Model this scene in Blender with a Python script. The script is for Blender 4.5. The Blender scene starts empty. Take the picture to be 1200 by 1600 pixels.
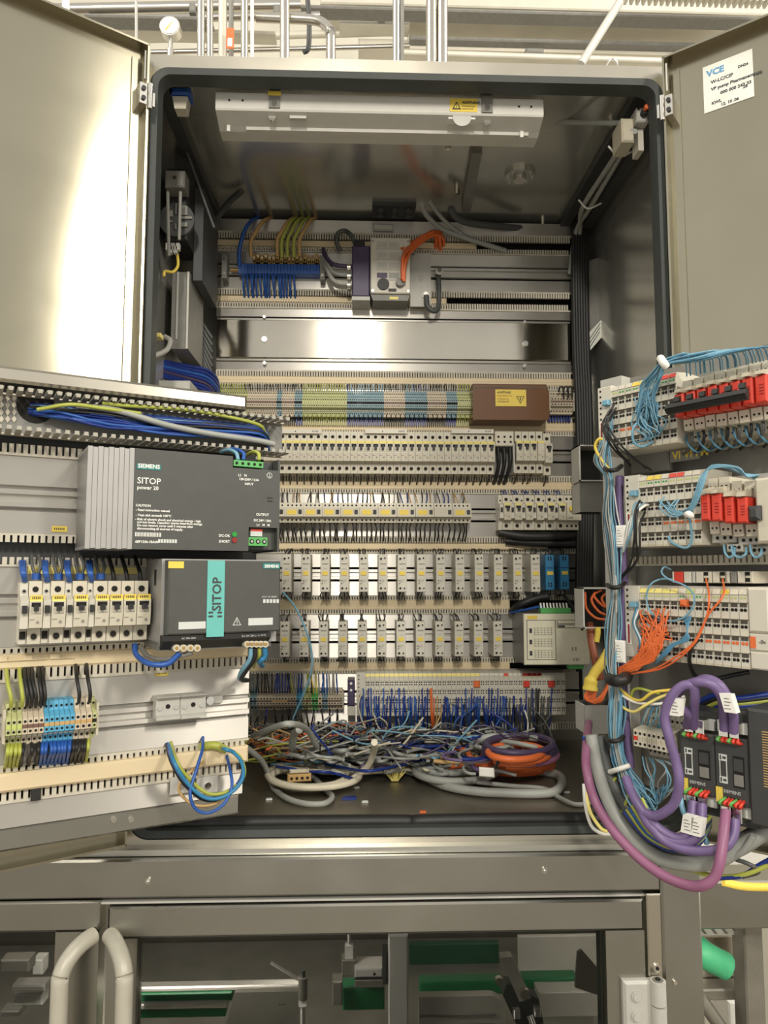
import bpy, math, random
from mathutils import Vector as V, Matrix
random.seed(7)
SC = bpy.context.scene
COL = SC.collection
# ------------------------------------------------------------------ camera
F_PX = 1156.0
CZ = 1.60
YAW = math.atan(40 / F_PX); PIT = math.atan(100 / F_PX)
FW = V((math.sin(YAW) * math.cos(PIT), math.cos(YAW) * math.cos(PIT), math.sin(PIT)))
RT = V((math.cos(YAW), -math.sin(YAW), 0)); UP = RT.cross(FW)
CAMP = V((0, 0, CZ))
cd = bpy.data.cameras.new('camera'); cam = bpy.data.objects.new('camera', cd); COL.objects.link(cam)
cam.location = CAMP
cam.rotation_euler = Matrix((RT, UP, -FW)).transposed().to_euler()
cd.sensor_fit = 'VERTICAL'; cd.sensor_height = 36.0; cd.lens = 36.0 * F_PX / 1600.0
cd.clip_start = 0.02; cd.clip_end = 60
SC.camera = cam
# ------------------------------------------------------------------ light
w = bpy.data.worlds.new('hall'); SC.world = w; w.use_nodes = True
bg = w.node_tree.nodes['Background']
bg.inputs[0].default_value = (1.0, 0.965, 0.89, 1); bg.inputs[1].default_value = 0.80
def lamp(name, loc, target, sx, sy, power, col=(1, 0.94, 0.83)):
    l = bpy.data.lights.new(name, 'AREA'); l.shape = 'RECTANGLE'; l.size = sx; l.size_y = sy
    l.energy = power; l.color = col
    o = bpy.data.objects.new(name, l); COL.objects.link(o); o.location = loc
    o.rotation_euler = (V(target) - V(loc)).to_track_quat('-Z', 'Y').to_euler(); return o
lamp('hall_lamp', (-0.075, -2.3, CZ + 1.70), (0, 1.6, CZ), 0.20, 0.50, 70)
lamp('hall_lamp', (2.11, -0.975, CZ + 1.77), (-0.2, 1.4, CZ), 0.34, 0.60, 50)
lamp('hall_lamp', (-1.6, 0.9, CZ + 2.9), (0.2, 3.5, CZ + 1.9), 1.2, 0.5, 42)
lamp('hall_lamp', (1.9, 1.6, CZ + 2.8), (0.6, 3.6, CZ + 1.9), 1.2, 0.5, 42)
lamp('machine_fill_light', (0.05, 1.27, CZ - 0.47), (0.1, 1.75, CZ - 1.2), 1.1, 0.05, 55)  # added fill under the beam, brightens the machine interior behind the glass
SC.view_settings.view_transform = 'Standard'; SC.view_settings.look = 'None'
SC.view_settings.gamma = 1.0; SC.view_settings.use_curve_mapping = False
SC.view_settings.exposure = 0.0
# ------------------------------------------------------------------ frames: a plane standing upright in the place
def ray(x, y): return FW + RT * ((x - 600) / F_PX) - UP * ((y - 800) / F_PX)
class Frame:
    def __init__(s, O, deg):
        s.a = math.radians(deg); s.O = V(O)
        s.x = V((math.cos(s.a), math.sin(s.a), 0)); s.n = V((math.sin(s.a), -math.cos(s.a), 0))
    def W(s, u, v, w=0): return s.O + s.x * u + s.n * w + V((0, 0, v))
    def pt(s, x, y, w=0):
        d = ray(x, y); return CAMP + d * (((s.O + s.n * w - CAMP).dot(s.n)) / d.dot(s.n))
    def px(s, x, y, w=0):
        q = s.pt(x, y, w) - s.O; return q.dot(s.x), q.z
    def rect(s, x0, y0, x1, y1, w=0):
        xm, ym = (x0 + x1) / 2, (y0 + y1) / 2
        return s.px(x0, ym, w)[0], s.px(x1, ym, w)[0], s.px(xm, y1, w)[1], s.px(xm, y0, w)[1]
def at_depth(x, y, Y):
    d = ray(x, y); return CAMP + d * (Y / d.y)
BK = Frame((0, 1.77, CZ), 0)                       # mounting panel at the back of the cabinet
FR = Frame((0, 1.22, CZ), 0)                       # cabinet front
MF = Frame((0, 1.19, CZ), 0)                       # front of the machine below
p = at_depth(388, 1100, 1.15); LR = Frame((p.x, p.y, CZ), 27.5)    # left swing frame
p = at_depth(985, 960, 1.07); RRF = Frame((p.x, p.y, CZ), -55)     # right swing frame, module fronts
RR = Frame(RRF.O - RRF.n * 0.085, -55)             # its mounting plate
p = at_depth(228, 78, 1.205); DL = Frame((p.x, p.y, CZ), 34)
p = at_depth(1040, 107, 1.205); DR = Frame((p.x, p.y, CZ), -39)
# ------------------------------------------------------------------ materials
def lin(c):
    c /= 255.0; return c / 12.92 if c <= 0.04045 else ((c + 0.055) / 1.055) ** 2.4
MATS = {}
def mat(key, rgb, rough=0.5, metal=0.0, var=0.06, scale=40, bump=0.0, alpha=None, stretch=(1, 1, 1), coat=0.0):
    m = bpy.data.materials.new(key); m.use_nodes = True; nt = m.node_tree; b = nt.nodes['Principled BSDF']
    c = (lin(rgb[0]), lin(rgb[1]), lin(rgb[2]), 1)
    b.inputs['Roughness'].default_value = rough; b.inputs['Metallic'].default_value = metal
    b.inputs['Base Color'].default_value = c
    if coat: b.inputs['Coat Weight'].default_value = coat
    if var or bump:
        tc = nt.nodes.new('ShaderNodeTexCoord'); mp = nt.nodes.new('ShaderNodeMapping')
        mp.inputs['Scale'].default_value = stretch
        n = nt.nodes.new('ShaderNodeTexNoise'); n.inputs['Scale'].default_value = scale; n.inputs['Detail'].default_value = 3
        nt.links.new(tc.outputs['Object'], mp.inputs['Vector']); nt.links.new(mp.outputs['Vector'], n.inputs['Vector'])
        r = nt.nodes.new('ShaderNodeValToRGB')
        r.color_ramp.elements[0].position = 0.3; r.color_ramp.elements[1].position = 0.7
        r.color_ramp.elements[0].color = (c[0] * (1 - var * 2), c[1] * (1 - var * 2), c[2] * (1 - var * 2.2), 1)
        r.color_ramp.elements[1].color = (min(1, c[0] * (1 + var)), min(1, c[1] * (1 + var)), min(1, c[2] * (1 + var)), 1)
        nt.links.new(n.outputs[0], r.inputs[0]); nt.links.new(r.outputs[0], b.inputs['Base Color'])
        if bump:
            bp = nt.nodes.new('ShaderNodeBump'); bp.inputs['Strength'].default_value = bump; bp.inputs['Distance'].default_value = 0.002
            nt.links.new(n.outputs[0], bp.inputs['Height']); nt.links.new(bp.outputs[0], b.inputs['Normal'])
    MATS[key] = m; return m
def steel(key, rgb, rough, aniso, vert=True, scale=6, smear=0.0, metal=1.0):
    m = mat(key, rgb, rough, metal, 0.03, scale, 0.0); nt = m.node_tree; b = nt.nodes['Principled BSDF']
    b.inputs['Anisotropic'].default_value = aniso; b.inputs['Anisotropic Rotation'].default_value = smear
    t = nt.nodes.new('ShaderNodeCombineXYZ'); t.inputs[0].default_value = 0.01; t.inputs[1].default_value = 0.02; t.inputs[2].default_value = 1.0   # upright grain
    nt.links.new(t.outputs[0], b.inputs['Tangent'])
    # fine scratches and cloudy wipe marks change the gloss
    tc = nt.nodes.new('ShaderNodeTexCoord')
    n = nt.nodes.new('ShaderNodeTexNoise'); n.inputs['Scale'].default_value = 9; n.inputs['Detail'].default_value = 6
    nt.links.new(tc.outputs['Object'], n.inputs['Vector'])
    mr = nt.nodes.new('ShaderNodeMapRange'); mr.inputs[3].default_value = rough * 0.75; mr.inputs[4].default_value = rough * 1.3
    nt.links.new(n.outputs[0], mr.inputs[0]); nt.links.new(mr.outputs[0], b.inputs['Roughness'])
    return m
steel('steel_door', (176, 170, 150), 0.165, 0.9)
steel('steel_frame', (196, 190, 176), 0.28, 0.5)
steel('steel_beam', (160, 158, 149), 0.30, 0.6)
steel('steel_dark', (205, 204, 196), 0.2, 0.3, metal=0.72)
steel('steel_floor', (150, 144, 130), 0.36, 0.2, metal=0.8)
steel('steel_plate', (200, 194, 182), 0.135, 0.9)
steel('alu', (208, 204, 196), 0.42, 0.97, metal=0.8)
steel('pipe', (205, 200, 190), 0.2, 0.0)
mat('alu_matte', (205, 202, 196), 0.38, 0.35, 0.03, 15)
mat('comb', (200, 193, 176), 0.6)
mat('cover_beige', (222, 203, 166), 0.5, 0, 0.03, 8)
mat('cream', (206, 199, 180), 0.45, 0, 0.03, 60)
mat('cream_dark', (196, 188, 166), 0.5)
mat('offwhite', (208, 203, 188), 0.45, 0, 0.02)
mat('grey_light', (186, 184, 176), 0.45, 0, 0.03)
mat('grey_mid', (128, 126, 120), 0.5)
mat('grey_psu', (76, 77, 73), 0.5, 0, 0.03)
mat('grey_dark', (62, 63, 62), 0.5, 0, 0.04)
mat('heat_sink', (170, 168, 165), 0.45, 0.3, 0.04, 12)
mat('maroon', (112, 84, 72), 0.5)
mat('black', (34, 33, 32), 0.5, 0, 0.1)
mat('hole', (20, 15, 12), 0.8, 0, 0)
mat('gasket', (62, 66, 64), 0.6, 0, 0.06, 20)
mat('teal', (104, 186, 178), 0.5, 0, 0.02)
mat('teal_dark', (40, 132, 130), 0.5, 0, 0.02)
mat('yellow', (232, 204, 84), 0.5, 0, 0.02)
mat('yellow_pale', (238, 222, 130), 0.5, 0, 0.02)
mat('white', (240, 238, 230), 0.5, 0, 0.02)
mat('blue', (28, 52, 130), 0.4)
mat('blue_mid', (42, 88, 165), 0.4)
mat('blue_light', (120, 168, 190), 0.4)
mat('blue_box', (52, 128, 172), 0.45, 0, 0.03)
mat('term_blue', (88, 168, 205), 0.5, 0, 0.03)
mat('term_teal', (128, 156, 164), 0.5, 0, 0.05)
mat('term_olive', (186, 188, 132), 0.5, 0, 0.05)
mat('term_beige', (204, 190, 166), 0.5, 0, 0.03)
mat('term_green', (188, 200, 110), 0.5, 0, 0.03)
mat('brown', (150, 84, 56), 0.45)
mat('core_green', (104, 176, 84), 0.4)
mat('red', (214, 66, 48), 0.38, 0, 0.03)
mat('red_dark', (150, 30, 28), 0.4)
mat('slot', (74, 69, 60), 0.7, 0, 0)  # real slots, and the painted shade lines under module ledges
mat('blue_steel', (84, 136, 166), 0.4)
mat('unit_beige', (230, 225, 200), 0.45, 0, 0.02)
mat('machine_light', (200, 196, 184), 0.4, 0.15, 0.06, 10)
mat('green_dark', (26, 78, 54), 0.5, 0, 0.1, 8)
mat('duct_finger', (168, 163, 150), 0.5, 0, 0.04)
mat('orange', (226, 112, 58), 0.42, 0, 0.05)
mat('purple', (114, 95, 138), 0.42, 0, 0.04)
mat('purple_pink', (144, 92, 122), 0.42, 0, 0.04)
mat('violet_dark', (74, 62, 92), 0.45)
mat('cable_grey', (160, 162, 156), 0.5, 0, 0.04)
mat('cable_cream', (206, 198, 176), 0.5, 0, 0.04)
mat('cable_dark', (84, 86, 84), 0.5)
mat('green_yellow', (172, 178, 78), 0.42, 0, 0.06)
mat('green_conn', (92, 176, 96), 0.45, 0, 0.03)
mat('green_guide', (28, 120, 72), 0.45, 0, 0.08, 12)
mat('green_hose', (70, 170, 120), 0.5)
mat('brass', (196, 160, 96), 0.35, 0.8, 0.05)
mat('chrome', (225, 222, 214), 0.18, 1.0, 0.0)
mat('hinge_cast', (196, 194, 186), 0.5, 0.2, 0.03)
mat('handle_grey', (188, 183, 168), 0.42, 0.1, 0.03)
mat('led_green', (40, 150, 60), 0.3, 0, 0)
mat('lamp_grey', (206, 203, 194), 0.5, 0, 0.02)
mat('tan_wire', (196, 160, 104), 0.45)
mat('machine_plate', (150, 146, 136), 0.4, 0.6, 0.08, 14)
mat('machine_dark', (100, 95, 86), 0.5, 0.4, 0.12, 9)
mat('hall_wall', (214, 208, 192), 0.7, 0, 0.06, 3)
mat('hall_duct', (206, 201, 186), 0.5, 0.2, 0.06, 4)
mat('hall_bright', (236, 234, 226), 0.6, 0, 0.02)
mat('floor_tile', (150, 140, 126), 0.5, 0, 0.08, 5)
mat('dust', (150, 148, 140), 0.8)
mat('paper', (226, 226, 216), 0.6, 0, 0.05, 20)
mat('ink', (60, 60, 62), 0.7, 0, 0)
mat('print_light', (206, 208, 204), 0.6, 0, 0)
mat('print_blue', (92, 150, 190), 0.6, 0, 0)
def glassy(key, rgb, opacity, rough=0.05):
    m = bpy.data.materials.new(key); m.use_nodes = True; nt = m.node_tree; nt.nodes.clear()
    out = nt.nodes.new('ShaderNodeOutputMaterial'); mx = nt.nodes.new('ShaderNodeMixShader')
    tr = nt.nodes.new('ShaderNodeBsdfTransparent'); pr = nt.nodes.new('ShaderNodeBsdfPrincipled')
    c = (lin(rgb[0]), lin(rgb[1]), lin(rgb[2]), 1)
    pr.inputs['Base Color'].default_value = c; pr.inputs['Roughness'].default_value = rough
    tr.inputs['Color'].default_value = (0.5 + c[0] / 2, 0.5 + c[1] / 2, 0.5 + c[2] / 2, 1)
    mx.inputs[0].default_value = opacity
    nt.links.new(tr.outputs[0], mx.inputs[1]); nt.links.new(pr.outputs[0], mx.inputs[2]); nt.links.new(mx.outputs[0], out.inputs[0])
    MATS[key] = m
glassy('glass', (60, 64, 58), 0.05)
glassy('brown_clear', (128, 92, 66), 0.74, 0.2)
glassy('clear_film', (200, 205, 210), 0.22, 0.1)
# ------------------------------------------------------------------ mesh builder
class MB:
    def __init__(s): s.v = []; s.f = []; s.m = []; s.sm = []; s.keys = []
    def k(s, key):
        if key not in s.keys: s.keys.append(key)
        return s.keys.index(key)
    def add(s, vs, fs, key, smooth=False):
        b = len(s.v); i = s.k(key); s.v += [tuple(q) for q in vs]
        for f in fs: s.f.append([b + j for j in f]); s.m.append(i); s.sm.append(smooth)
        return s
    def box(s, x0, x1, y0, y1, z0, z1, key):
        x0, x1 = min(x0, x1), max(x0, x1); y0, y1 = min(y0, y1), max(y0, y1); z0, z1 = min(z0, z1), max(z0, z1)
        return s.add([(x0, y0, z0), (x1, y0, z0), (x1, y1, z0), (x0, y1, z0), (x0, y0, z1), (x1, y0, z1), (x1, y1, z1), (x0, y1, z1)],
              [(0, 1, 5, 4), (1, 2, 6, 5), (2, 3, 7, 6), (3, 0, 4, 7), (4, 5, 6, 7), (3, 2, 1, 0)], key)
    def cbox(s, x0, x1, y0, y1, z0, z1, key, c=0.002):
        # front face (low y) with chamfered rim
        return s.add([(x0 + c, y0, z0 + c), (x1 - c, y0, z0 + c), (x1 - c, y0, z1 - c), (x0 + c, y0, z1 - c),
                      (x0, y0 + c, z0), (x1, y0 + c, z0), (x1, y0 + c, z1), (x0, y0 + c, z1),
                      (x0, y1, z0), (x1, y1, z0), (x1, y1, z1), (x0, y1, z1)],
              [(0, 1, 2, 3), (0, 4, 5, 1), (1, 5, 6, 2), (2, 6, 7, 3), (3, 7, 4, 0), (4, 8, 9, 5), (5, 9, 10, 6), (6, 10, 11, 7), (7, 11, 8, 4), (11, 10, 9, 8)], key)
    def prism(s, poly, x0, x1, key, axis='x'):
        # poly: list of (a, b); axis x: (y, z); axis y: (x, z); axis z: (x, y)
        n = len(poly)
        if axis == 'x': vs = [(x0, a, b) for a, b in poly] + [(x1, a, b) for a, b in poly]
        elif axis == 'y': vs = [(a, x0, b) for a, b in poly] + [(a, x1, b) for a, b in poly]
        else: vs = [(a, b, x0) for a, b in poly] + [(a, b, x1) for a, b in poly]
        fs = [(i, (i + 1) % n, n + (i + 1) % n, n + i) for i in range(n)] + [tuple(range(n))[::-1], tuple(range(n, 2 * n))]
        return s.add(vs, fs, key)
    def cyl(s, c, r, h, key, axis='y', seg=10, r2=None, smooth=True):
        c = V(c); r2 = r if r2 is None else r2
        ax = {'x': (V((0, 1, 0)), V((0, 0, 1)), V((1, 0, 0))), 'y': (V((1, 0, 0)), V((0, 0, 1)), V((0, 1, 0))), 'z': (V((1, 0, 0)), V((0, 1, 0)), V((0, 0, 1)))}[axis]
        a = [c + (ax[0] * math.cos(t) + ax[1] * math.sin(t)) * r for t in [2 * math.pi * i / seg for i in range(seg)]]
        b = [c + ax[2] * h + (ax[0] * math.cos(t) + ax[1] * math.sin(t)) * r2 for t in [2 * math.pi * i / seg for i in range(seg)]]
        s.add(a + b, [(i, (i + 1) % seg, seg + (i + 1) % seg, seg + i) for i in range(seg)], key, smooth)
        return s.add(a + b, [tuple(range(seg))[::-1], tuple(range(seg, 2 * seg))], key)
    def disc(s, x, y, z, r, key, seg=8):
        return s.add([(x + r * math.cos(2 * math.pi * i / seg), y, z + r * math.sin(2 * math.pi * i / seg)) for i in range(seg)], [tuple(range(seg))], key)
    def quad(s, pts, key): return s.add(pts, [(0, 1, 2, 3)], key)
    def tube(s, pts, r, key, seg=6, caps=True):
        pts = [V(q) for q in pts]; n = len(pts); vs = []; t0 = None; a = None
        for i, q in enumerate(pts):
            t = (pts[min(i + 1, n - 1)] - pts[max(i - 1, 0)])
            t = t.normalized() if t.length > 1e-9 else V((0, 0, 1))
            if a is None:
                a = t.orthogonal().normalized()
            else:
                a = a - t * a.dot(t); a = a.normalized() if a.length > 1e-6 else t.orthogonal().normalized()
            b = t.cross(a)
            rr = r[i] if isinstance(r, (list, tuple)) else r
            for j in range(seg):
                an = 2 * math.pi * j / seg; vs.append(q + (a * math.cos(an) + b * math.sin(an)) * rr)
        fs = [(i * seg + j, i * seg + (j + 1) % seg, (i + 1) * seg + (j + 1) % seg, (i + 1) * seg + j) for i in range(n - 1) for j in range(seg)]
        s.add(vs, fs, key, True)
        if caps: s.add(vs[:seg] + vs[-seg:], [tuple(range(seg))[::-1], tuple(range(seg, 2 * seg))], key)
        return s
    def sphere(s, c, r, key, seg=8, rings=5):
        c = V(c); vs = [c + V((0, 0, r))]
        for i in range(1, rings):
            p = math.pi * i / rings
            vs += [c + V((r * math.sin(p) * math.cos(2 * math.pi * j / seg), r * math.sin(p) * math.sin(2 * math.pi * j / seg), r * math.cos(p))) for j in range(seg)]
        vs.append(c - V((0, 0, r))); fs = [(0, 1 + j, 1 + (j + 1) % seg) for j in range(seg)]
        for i in range(rings - 2):
            o = 1 + i * seg; fs += [(o + j, o + seg + j, o + seg + (j + 1) % seg, o + (j + 1) % seg) for j in range(seg)]
        o = 1 + (rings - 2) * seg; fs += [(o + j, len(vs) - 1, o + (j + 1) % seg) for j in range(seg)]
        return s.add(vs, fs, key, True)
    def mesh(s, name):
        me = bpy.data.meshes.new(name); me.from_pydata(s.v, [], s.f)
        for k in s.keys: me.materials.append(MATS[k])
        me.polygons.foreach_set('material_index', s.m); me.polygons.foreach_set('use_smooth', s.sm); me.update(); return me
    def build(s, name, parent=None, loc=(0, 0, 0), label=None, kind=None):
        o = bpy.data.objects.new(name, s.mesh(name)); COL.objects.link(o); o.location = loc
        if parent is not None: o.parent = parent
        if label: o['label'] = label
        if kind: o['kind'] = kind
        return o
def B(x0, x1, y0, y1, z0, z1, key): return MB().box(x0, x1, y0, y1, z0, z1, key)
def tag(o, label, cat, group=None, kind=None):
    o['label'] = label; o['category'] = cat
    if group: o['group'] = group
    if kind: o['kind'] = kind
    return o
def thing(name, label, cat, fr, u, v, w=0, group=None):
    o = bpy.data.objects.new(name, None); COL.objects.link(o); o.empty_display_size = 0.02
    o.location = fr.W(u, v, w); o.rotation_euler = (0, 0, fr.a); return tag(o, label, cat, group)
def solo(name, mb, label, cat, fr, u, v, w=0, group=None, kind=None):
    o = mb.build(name); o.location = fr.W(u, v, w); o.rotation_euler = (0, 0, fr.a); return tag(o, label, cat, group, kind)
def dup(t, fr, u, v, label=None, w=0, group=None, dz=0):
    c = t.copy(); COL.objects.link(c); c.location = fr.W(u, v, w); c.rotation_euler = (0, 0, fr.a)
    if label: c['label'] = label
    if group: c['group'] = group
    for ch in t.children:
        d = ch.copy(); COL.objects.link(d); d.parent = c
        for g in ch.children:
            e = g.copy(); COL.objects.link(e); e.parent = d
    return c
def dpart(o, parent, loc):
    c = o.copy(); COL.objects.link(c); c.parent = parent; c.location = loc; return c
def spline(pts, n=5):
    pts = [V(q) for q in pts]; P = [pts[0] * 2 - pts[1]] + pts + [pts[-1] * 2 - pts[-2]]; out = []
    for i in range(1, len(P) - 2):
        a, b, c, d = P[i - 1], P[i], P[i + 1], P[i + 2]
        for k in range(n):
            t = k / n
            out.append(0.5 * ((2 * b) + (c - a) * t + (2 * a - 5 * b + 4 * c - d) * t * t + (3 * b - a - 3 * c + d) * t ** 3))
    out.append(pts[-1]); return out
def path(fr, pts, n=5):   # pts (px, py, w) read on a plane w in front of the frame
    return spline([fr.pt(*q) for q in pts], n)
def wire(name, pts, r, key, label=None, cat='wire', group=None, seg=6, smooth=None, parent=None):
    o0 = pts[0].copy(); m = MB().tube([q - o0 for q in pts], r, key, seg)
    o = m.build(name); o.location = o0
    if parent is not None: o.parent = parent
    else: tag(o, label, cat, group)
    return o
ONES = 'first second third fourth fifth sixth seventh eighth ninth tenth eleventh twelfth thirteenth fourteenth fifteenth sixteenth seventeenth eighteenth nineteenth twentieth'.split()
def nth(i):   # 1-based
    if i <= 20: return ONES[i - 1]
    t = {2: 'twenty', 3: 'thirty', 4: 'forty'}; d, r = divmod(i, 10)
    return (t[d] + '-' + ONES[r - 1]) if r else {3: 'thirtieth', 4: 'fortieth', 2: 'twentieth'}[d]
def text(parent, s, size, x, y, z, key, align='LEFT', name='lettering', bold=0.0, rz=0.0):
    c = bpy.data.curves.new(name, 'FONT'); c.body = s; c.size = size; c.align_x = align; c.offset = bold; c.resolution_u = 2
    c.extrude = 0.0001
    c.materials.append(MATS[key])
    t = bpy.data.objects.new('tmp', c); me = bpy.data.meshes.new_from_object(t); bpy.data.objects.remove(t)
    o = bpy.data.objects.new(name, me); COL.objects.link(o); o.parent = parent; o.location = (x, y, z); o.rotation_euler = (math.pi / 2, rz, 0)
    o['kind'] = 'stuff'
    return o
# ================================================================== the cabinet shell
def rr(x0, x1, z0, z1, r, n=6):
    out = []
    for cx, cz, a0 in ((x1 - r, z1 - r, 0), (x0 + r, z1 - r, 90), (x0 + r, z0 + r, 180), (x1 - r, z0 + r, 270)):
        for i in range(n + 1):
            a = math.radians(a0 + 90 * i / n); out.append((cx + r * math.cos(a), cz + r * math.sin(a)))
    return out
def ring(m, A, ya, Bp, yb, key, smooth=False):
    n = len(A); vs = [(x, ya, z) for x, z in A] + [(x, yb, z) for x, z in Bp]
    return m.add(vs, [(i, n + i, n + (i + 1) % n, (i + 1) % n) for i in range(n)], key, smooth)
OX0, OX1, OZ0, OZ1 = -0.361, 0.535, -0.415, 0.876
ZB = 0.445
cab = thing('electrical_cabinet', 'tall open stainless steel control cabinet with dark door gasket and both doors swung wide', 'cabinet', FR, 0, -ZB)
S = (0, 0, ZB)
m = MB()
inn = rr(OX0, OX1, OZ0, OZ1, 0.03); out = rr(-0.383, 0.557, -0.440, 0.899, 0.012)
ring(m, out, 0, inn, 0, 'steel_frame'); ring(m, inn, 0, inn, 0.03, 'steel_frame'); ring(m, out, 0, out, 0.06, 'steel_frame')
m.build('front_frame', cab, S)
m = MB(); g2 = rr(OX0 + 0.0145, OX1 - 0.0145, OZ0 + 0.0145, OZ1 - 0.0145, 0.022); g1 = rr(OX0 + 0.004, OX1 - 0.004, OZ0 + 0.004, OZ1 - 0.004, 0.027)
ring(m, inn, 0.004, g1, -0.006, 'gasket', True); ring(m, g1, -0.006, g2, -0.003, 'gasket', True); ring(m, g2, -0.003, g2, 0.03, 'gasket', True)
m.build('gasket', cab, S, 'dark grey rubber gasket around the opening')
SX0, SX1, ZT, ZF, YB = -0.41, 0.59, 0.893, -0.405, 0.64
B(SX0 - 0.003, SX0, 0.03, YB, ZF, ZT, 'steel_dark').build('side_wall', cab, S)
B(SX1, SX1 + 0.003, 0.03, YB, ZF, ZT, 'steel_dark').build('side_wall', cab, S)
B(SX0, SX1, 0.03, YB, ZT, ZT + 0.003, 'steel_dark').build('roof_panel', cab, S)
B(SX0, SX1, YB, YB + 0.003, ZF, ZT, 'steel_dark').build('rear_wall', cab, S)
m = B(SX0, SX1, 0.03, YB, ZF - 0.003, ZF, 'steel_floor'); m.build('floor_panel', cab, S)
# folded rims that close the shell to the front frame
m = MB(); m.box(SX0, OX0, 0.02, 0.033, ZF, ZT, 'steel_frame'); m.box(OX1, SX1, 0.02, 0.033, ZF, ZT, 'steel_frame'); m.build('inner_rim', cab, S)
# floor seal: two black rubber profiles along the sill
for xa, xb in ((200, 640), (645, 952)):
    a = FR.px(xa, 1288, -0.02); b = FR.px(xb, 1288, -0.02)
    MB().tube(spline([(a[0], 0.03, OZ0 + 0.012), (a[0] + 0.02, 0.026, OZ0 + 0.016), ((a[0] + b[0]) / 2, 0.026, OZ0 + 0.017), (b[0] - 0.02, 0.026, OZ0 + 0.016), (b[0], 0.03, OZ0 + 0.012)]), 0.011, 'black', 8).build('floor_seal', cab, S, 'black rubber seal lying along the cabinet sill')
# small dimples punched along the floor panel edge
m = MB()
for i in range(28): m.cyl((-0.02 + i * 0.0085 if i < 14 else 0.02 + i * 0.0085, 0.055, ZF), 0.0018, 0.0015, 'grey_light', 'z', 6)
m.build('edge_dimple', cab, S, kind='stuff')
# vent disc and mounting bar under the roof
def roofpt(x, y, z=ZT): 
    d = ray(x, y); t = (z) / d.z; q = CAMP + d * t; return q.x, q.y - 1.22
x, y = roofpt(812, 272)
m = MB().cyl((x, y, ZT - 0.008), 0.034, 0.009, 'steel_dark', 'z', 24).cyl((x, y, ZT - 0.016), 0.014, 0.009, 'alu', 'z', 16)
for i in range(8): m.cyl((x + 0.027 * math.cos(i * 0.785), y + 0.027 * math.sin(i * 0.785), ZT - 0.011), 0.0025, 0.004, 'chrome', 'z', 6)
m.build('roof_flange', cab, S)
xa, ya = roofpt(745, 225); xb, yb = roofpt(728, 318)
m = MB().prism([(xa - 0.011, ya), (xa + 0.011, ya), (xb + 0.011, yb), (xb - 0.011, yb)], ZT - 0.02, ZT, 'grey_mid', 'z'); m.build('roof_bar', cab, S)
x0, y0 = roofpt(582, 318); x1, _ = roofpt(650, 318)
m = MB().box(x0, x1, y0 - 0.01, y0 + 0.055, ZT - 0.010, ZT, 'grey_dark')
for i in range(3):
    for j in range(2): m.cyl((x0 + 0.02 + i * 0.034, y0 + 0.01 + j * 0.026, ZT - 0.015), 0.008, 0.006, 'cable_dark', 'z', 8)
m.build('cable_entry_plate', cab, S)
for sx, sy in ((714, 296), (700, 225), (955, 190), (848, 345)):
    q = roofpt(sx, sy); MB().cyl((q[0], q[1], ZT - 0.012), 0.006, 0.012, 'chrome', 'z', 8).build('stud', cab, S)
# door stay rails along the right roof edge and left roof edge
for k, (xx, zz) in enumerate(((SX1 - 0.03, ZT - 0.03), (SX1 - 0.075, ZT - 0.012), (SX0 + 0.055, ZT - 0.015))):
    B(xx - 0.012, xx + 0.012, 0.04, YB - 0.04, zz - 0.008, zz + 0.008, 'grey_dark').build('roof_rail', cab, S)
# ------------------------------------------------------------------ doors (parts of the cabinet)
def door(fr, sgn, lab):
    W = 0.62; root = bpy.data.objects.new('door', None); COL.objects.link(root); root.parent = cab
    q = fr.O - cab.location; root.location = (q.x, q.y, ZB); root.rotation_euler = (0, 0, fr.a); root['label'] = lab
    xa, xb = (-W, 0) if sgn < 0 else (0, W); z0, z1 = -0.413, 0.893
    m = MB().box(xa, xb, 0.0, 0.004, z0, z1, 'steel_door')
    for i in (0, 1):
        z = (z0, z1 - 0.0035)[i]; m.box(xa, xb, -0.022, 0, z, z + 0.0035, 'steel_door')
    h = 0 if sgn < 0 else 0
    m.box(-0.0035 if sgn < 0 else 0, 0 if sgn < 0 else 0.0035, -0.022, 0, z0, z1, 'steel_door')
    # folded inner stiffener lines
    e = -0.022 if sgn < 0 else 0.022
    m.box(e - 0.0012, e + 0.0012, -0.004, 0, z0 + 0.02, z1 - 0.02, 'steel_door')
    m.build('door_panel', root)
    for zh in (0.80, -0.33):
        s = sgn
        hm = MB().box(s * 0.004, s * 0.016, -0.026, 0.0, zh - 0.018, zh + 0.018, 'chrome').cyl((-s * 0.002, -0.022, zh - 0.022), 0.005, 0.044, 'chrome', 'z', 10)
        hm.box(-s * 0.012, s * 0.004, -0.018, -0.008, zh - 0.012, zh + 0.012, 'chrome').cyl((s * 0.010, -0.029, zh + 0.008), 0.004, 0.004, 'black', 'y', 8).cyl((s * 0.010, -0.029, zh - 0.009), 0.004, 0.004, 'black', 'y', 8)
        hm.build('hinge', root, label='bright chrome door hinge')
        MB().cyl((s * 0.006, -0.018, zh + 0.03), 0.0022, 0.05, 'chrome', 'z', 8).build('hinge_pin', root)
    return root
dl = door(DL, -1, 'left stainless door, scratched and catching a bright lamp reflection')
dr = door(DR, 1, 'right stainless door with a white paper label near its top')
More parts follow.
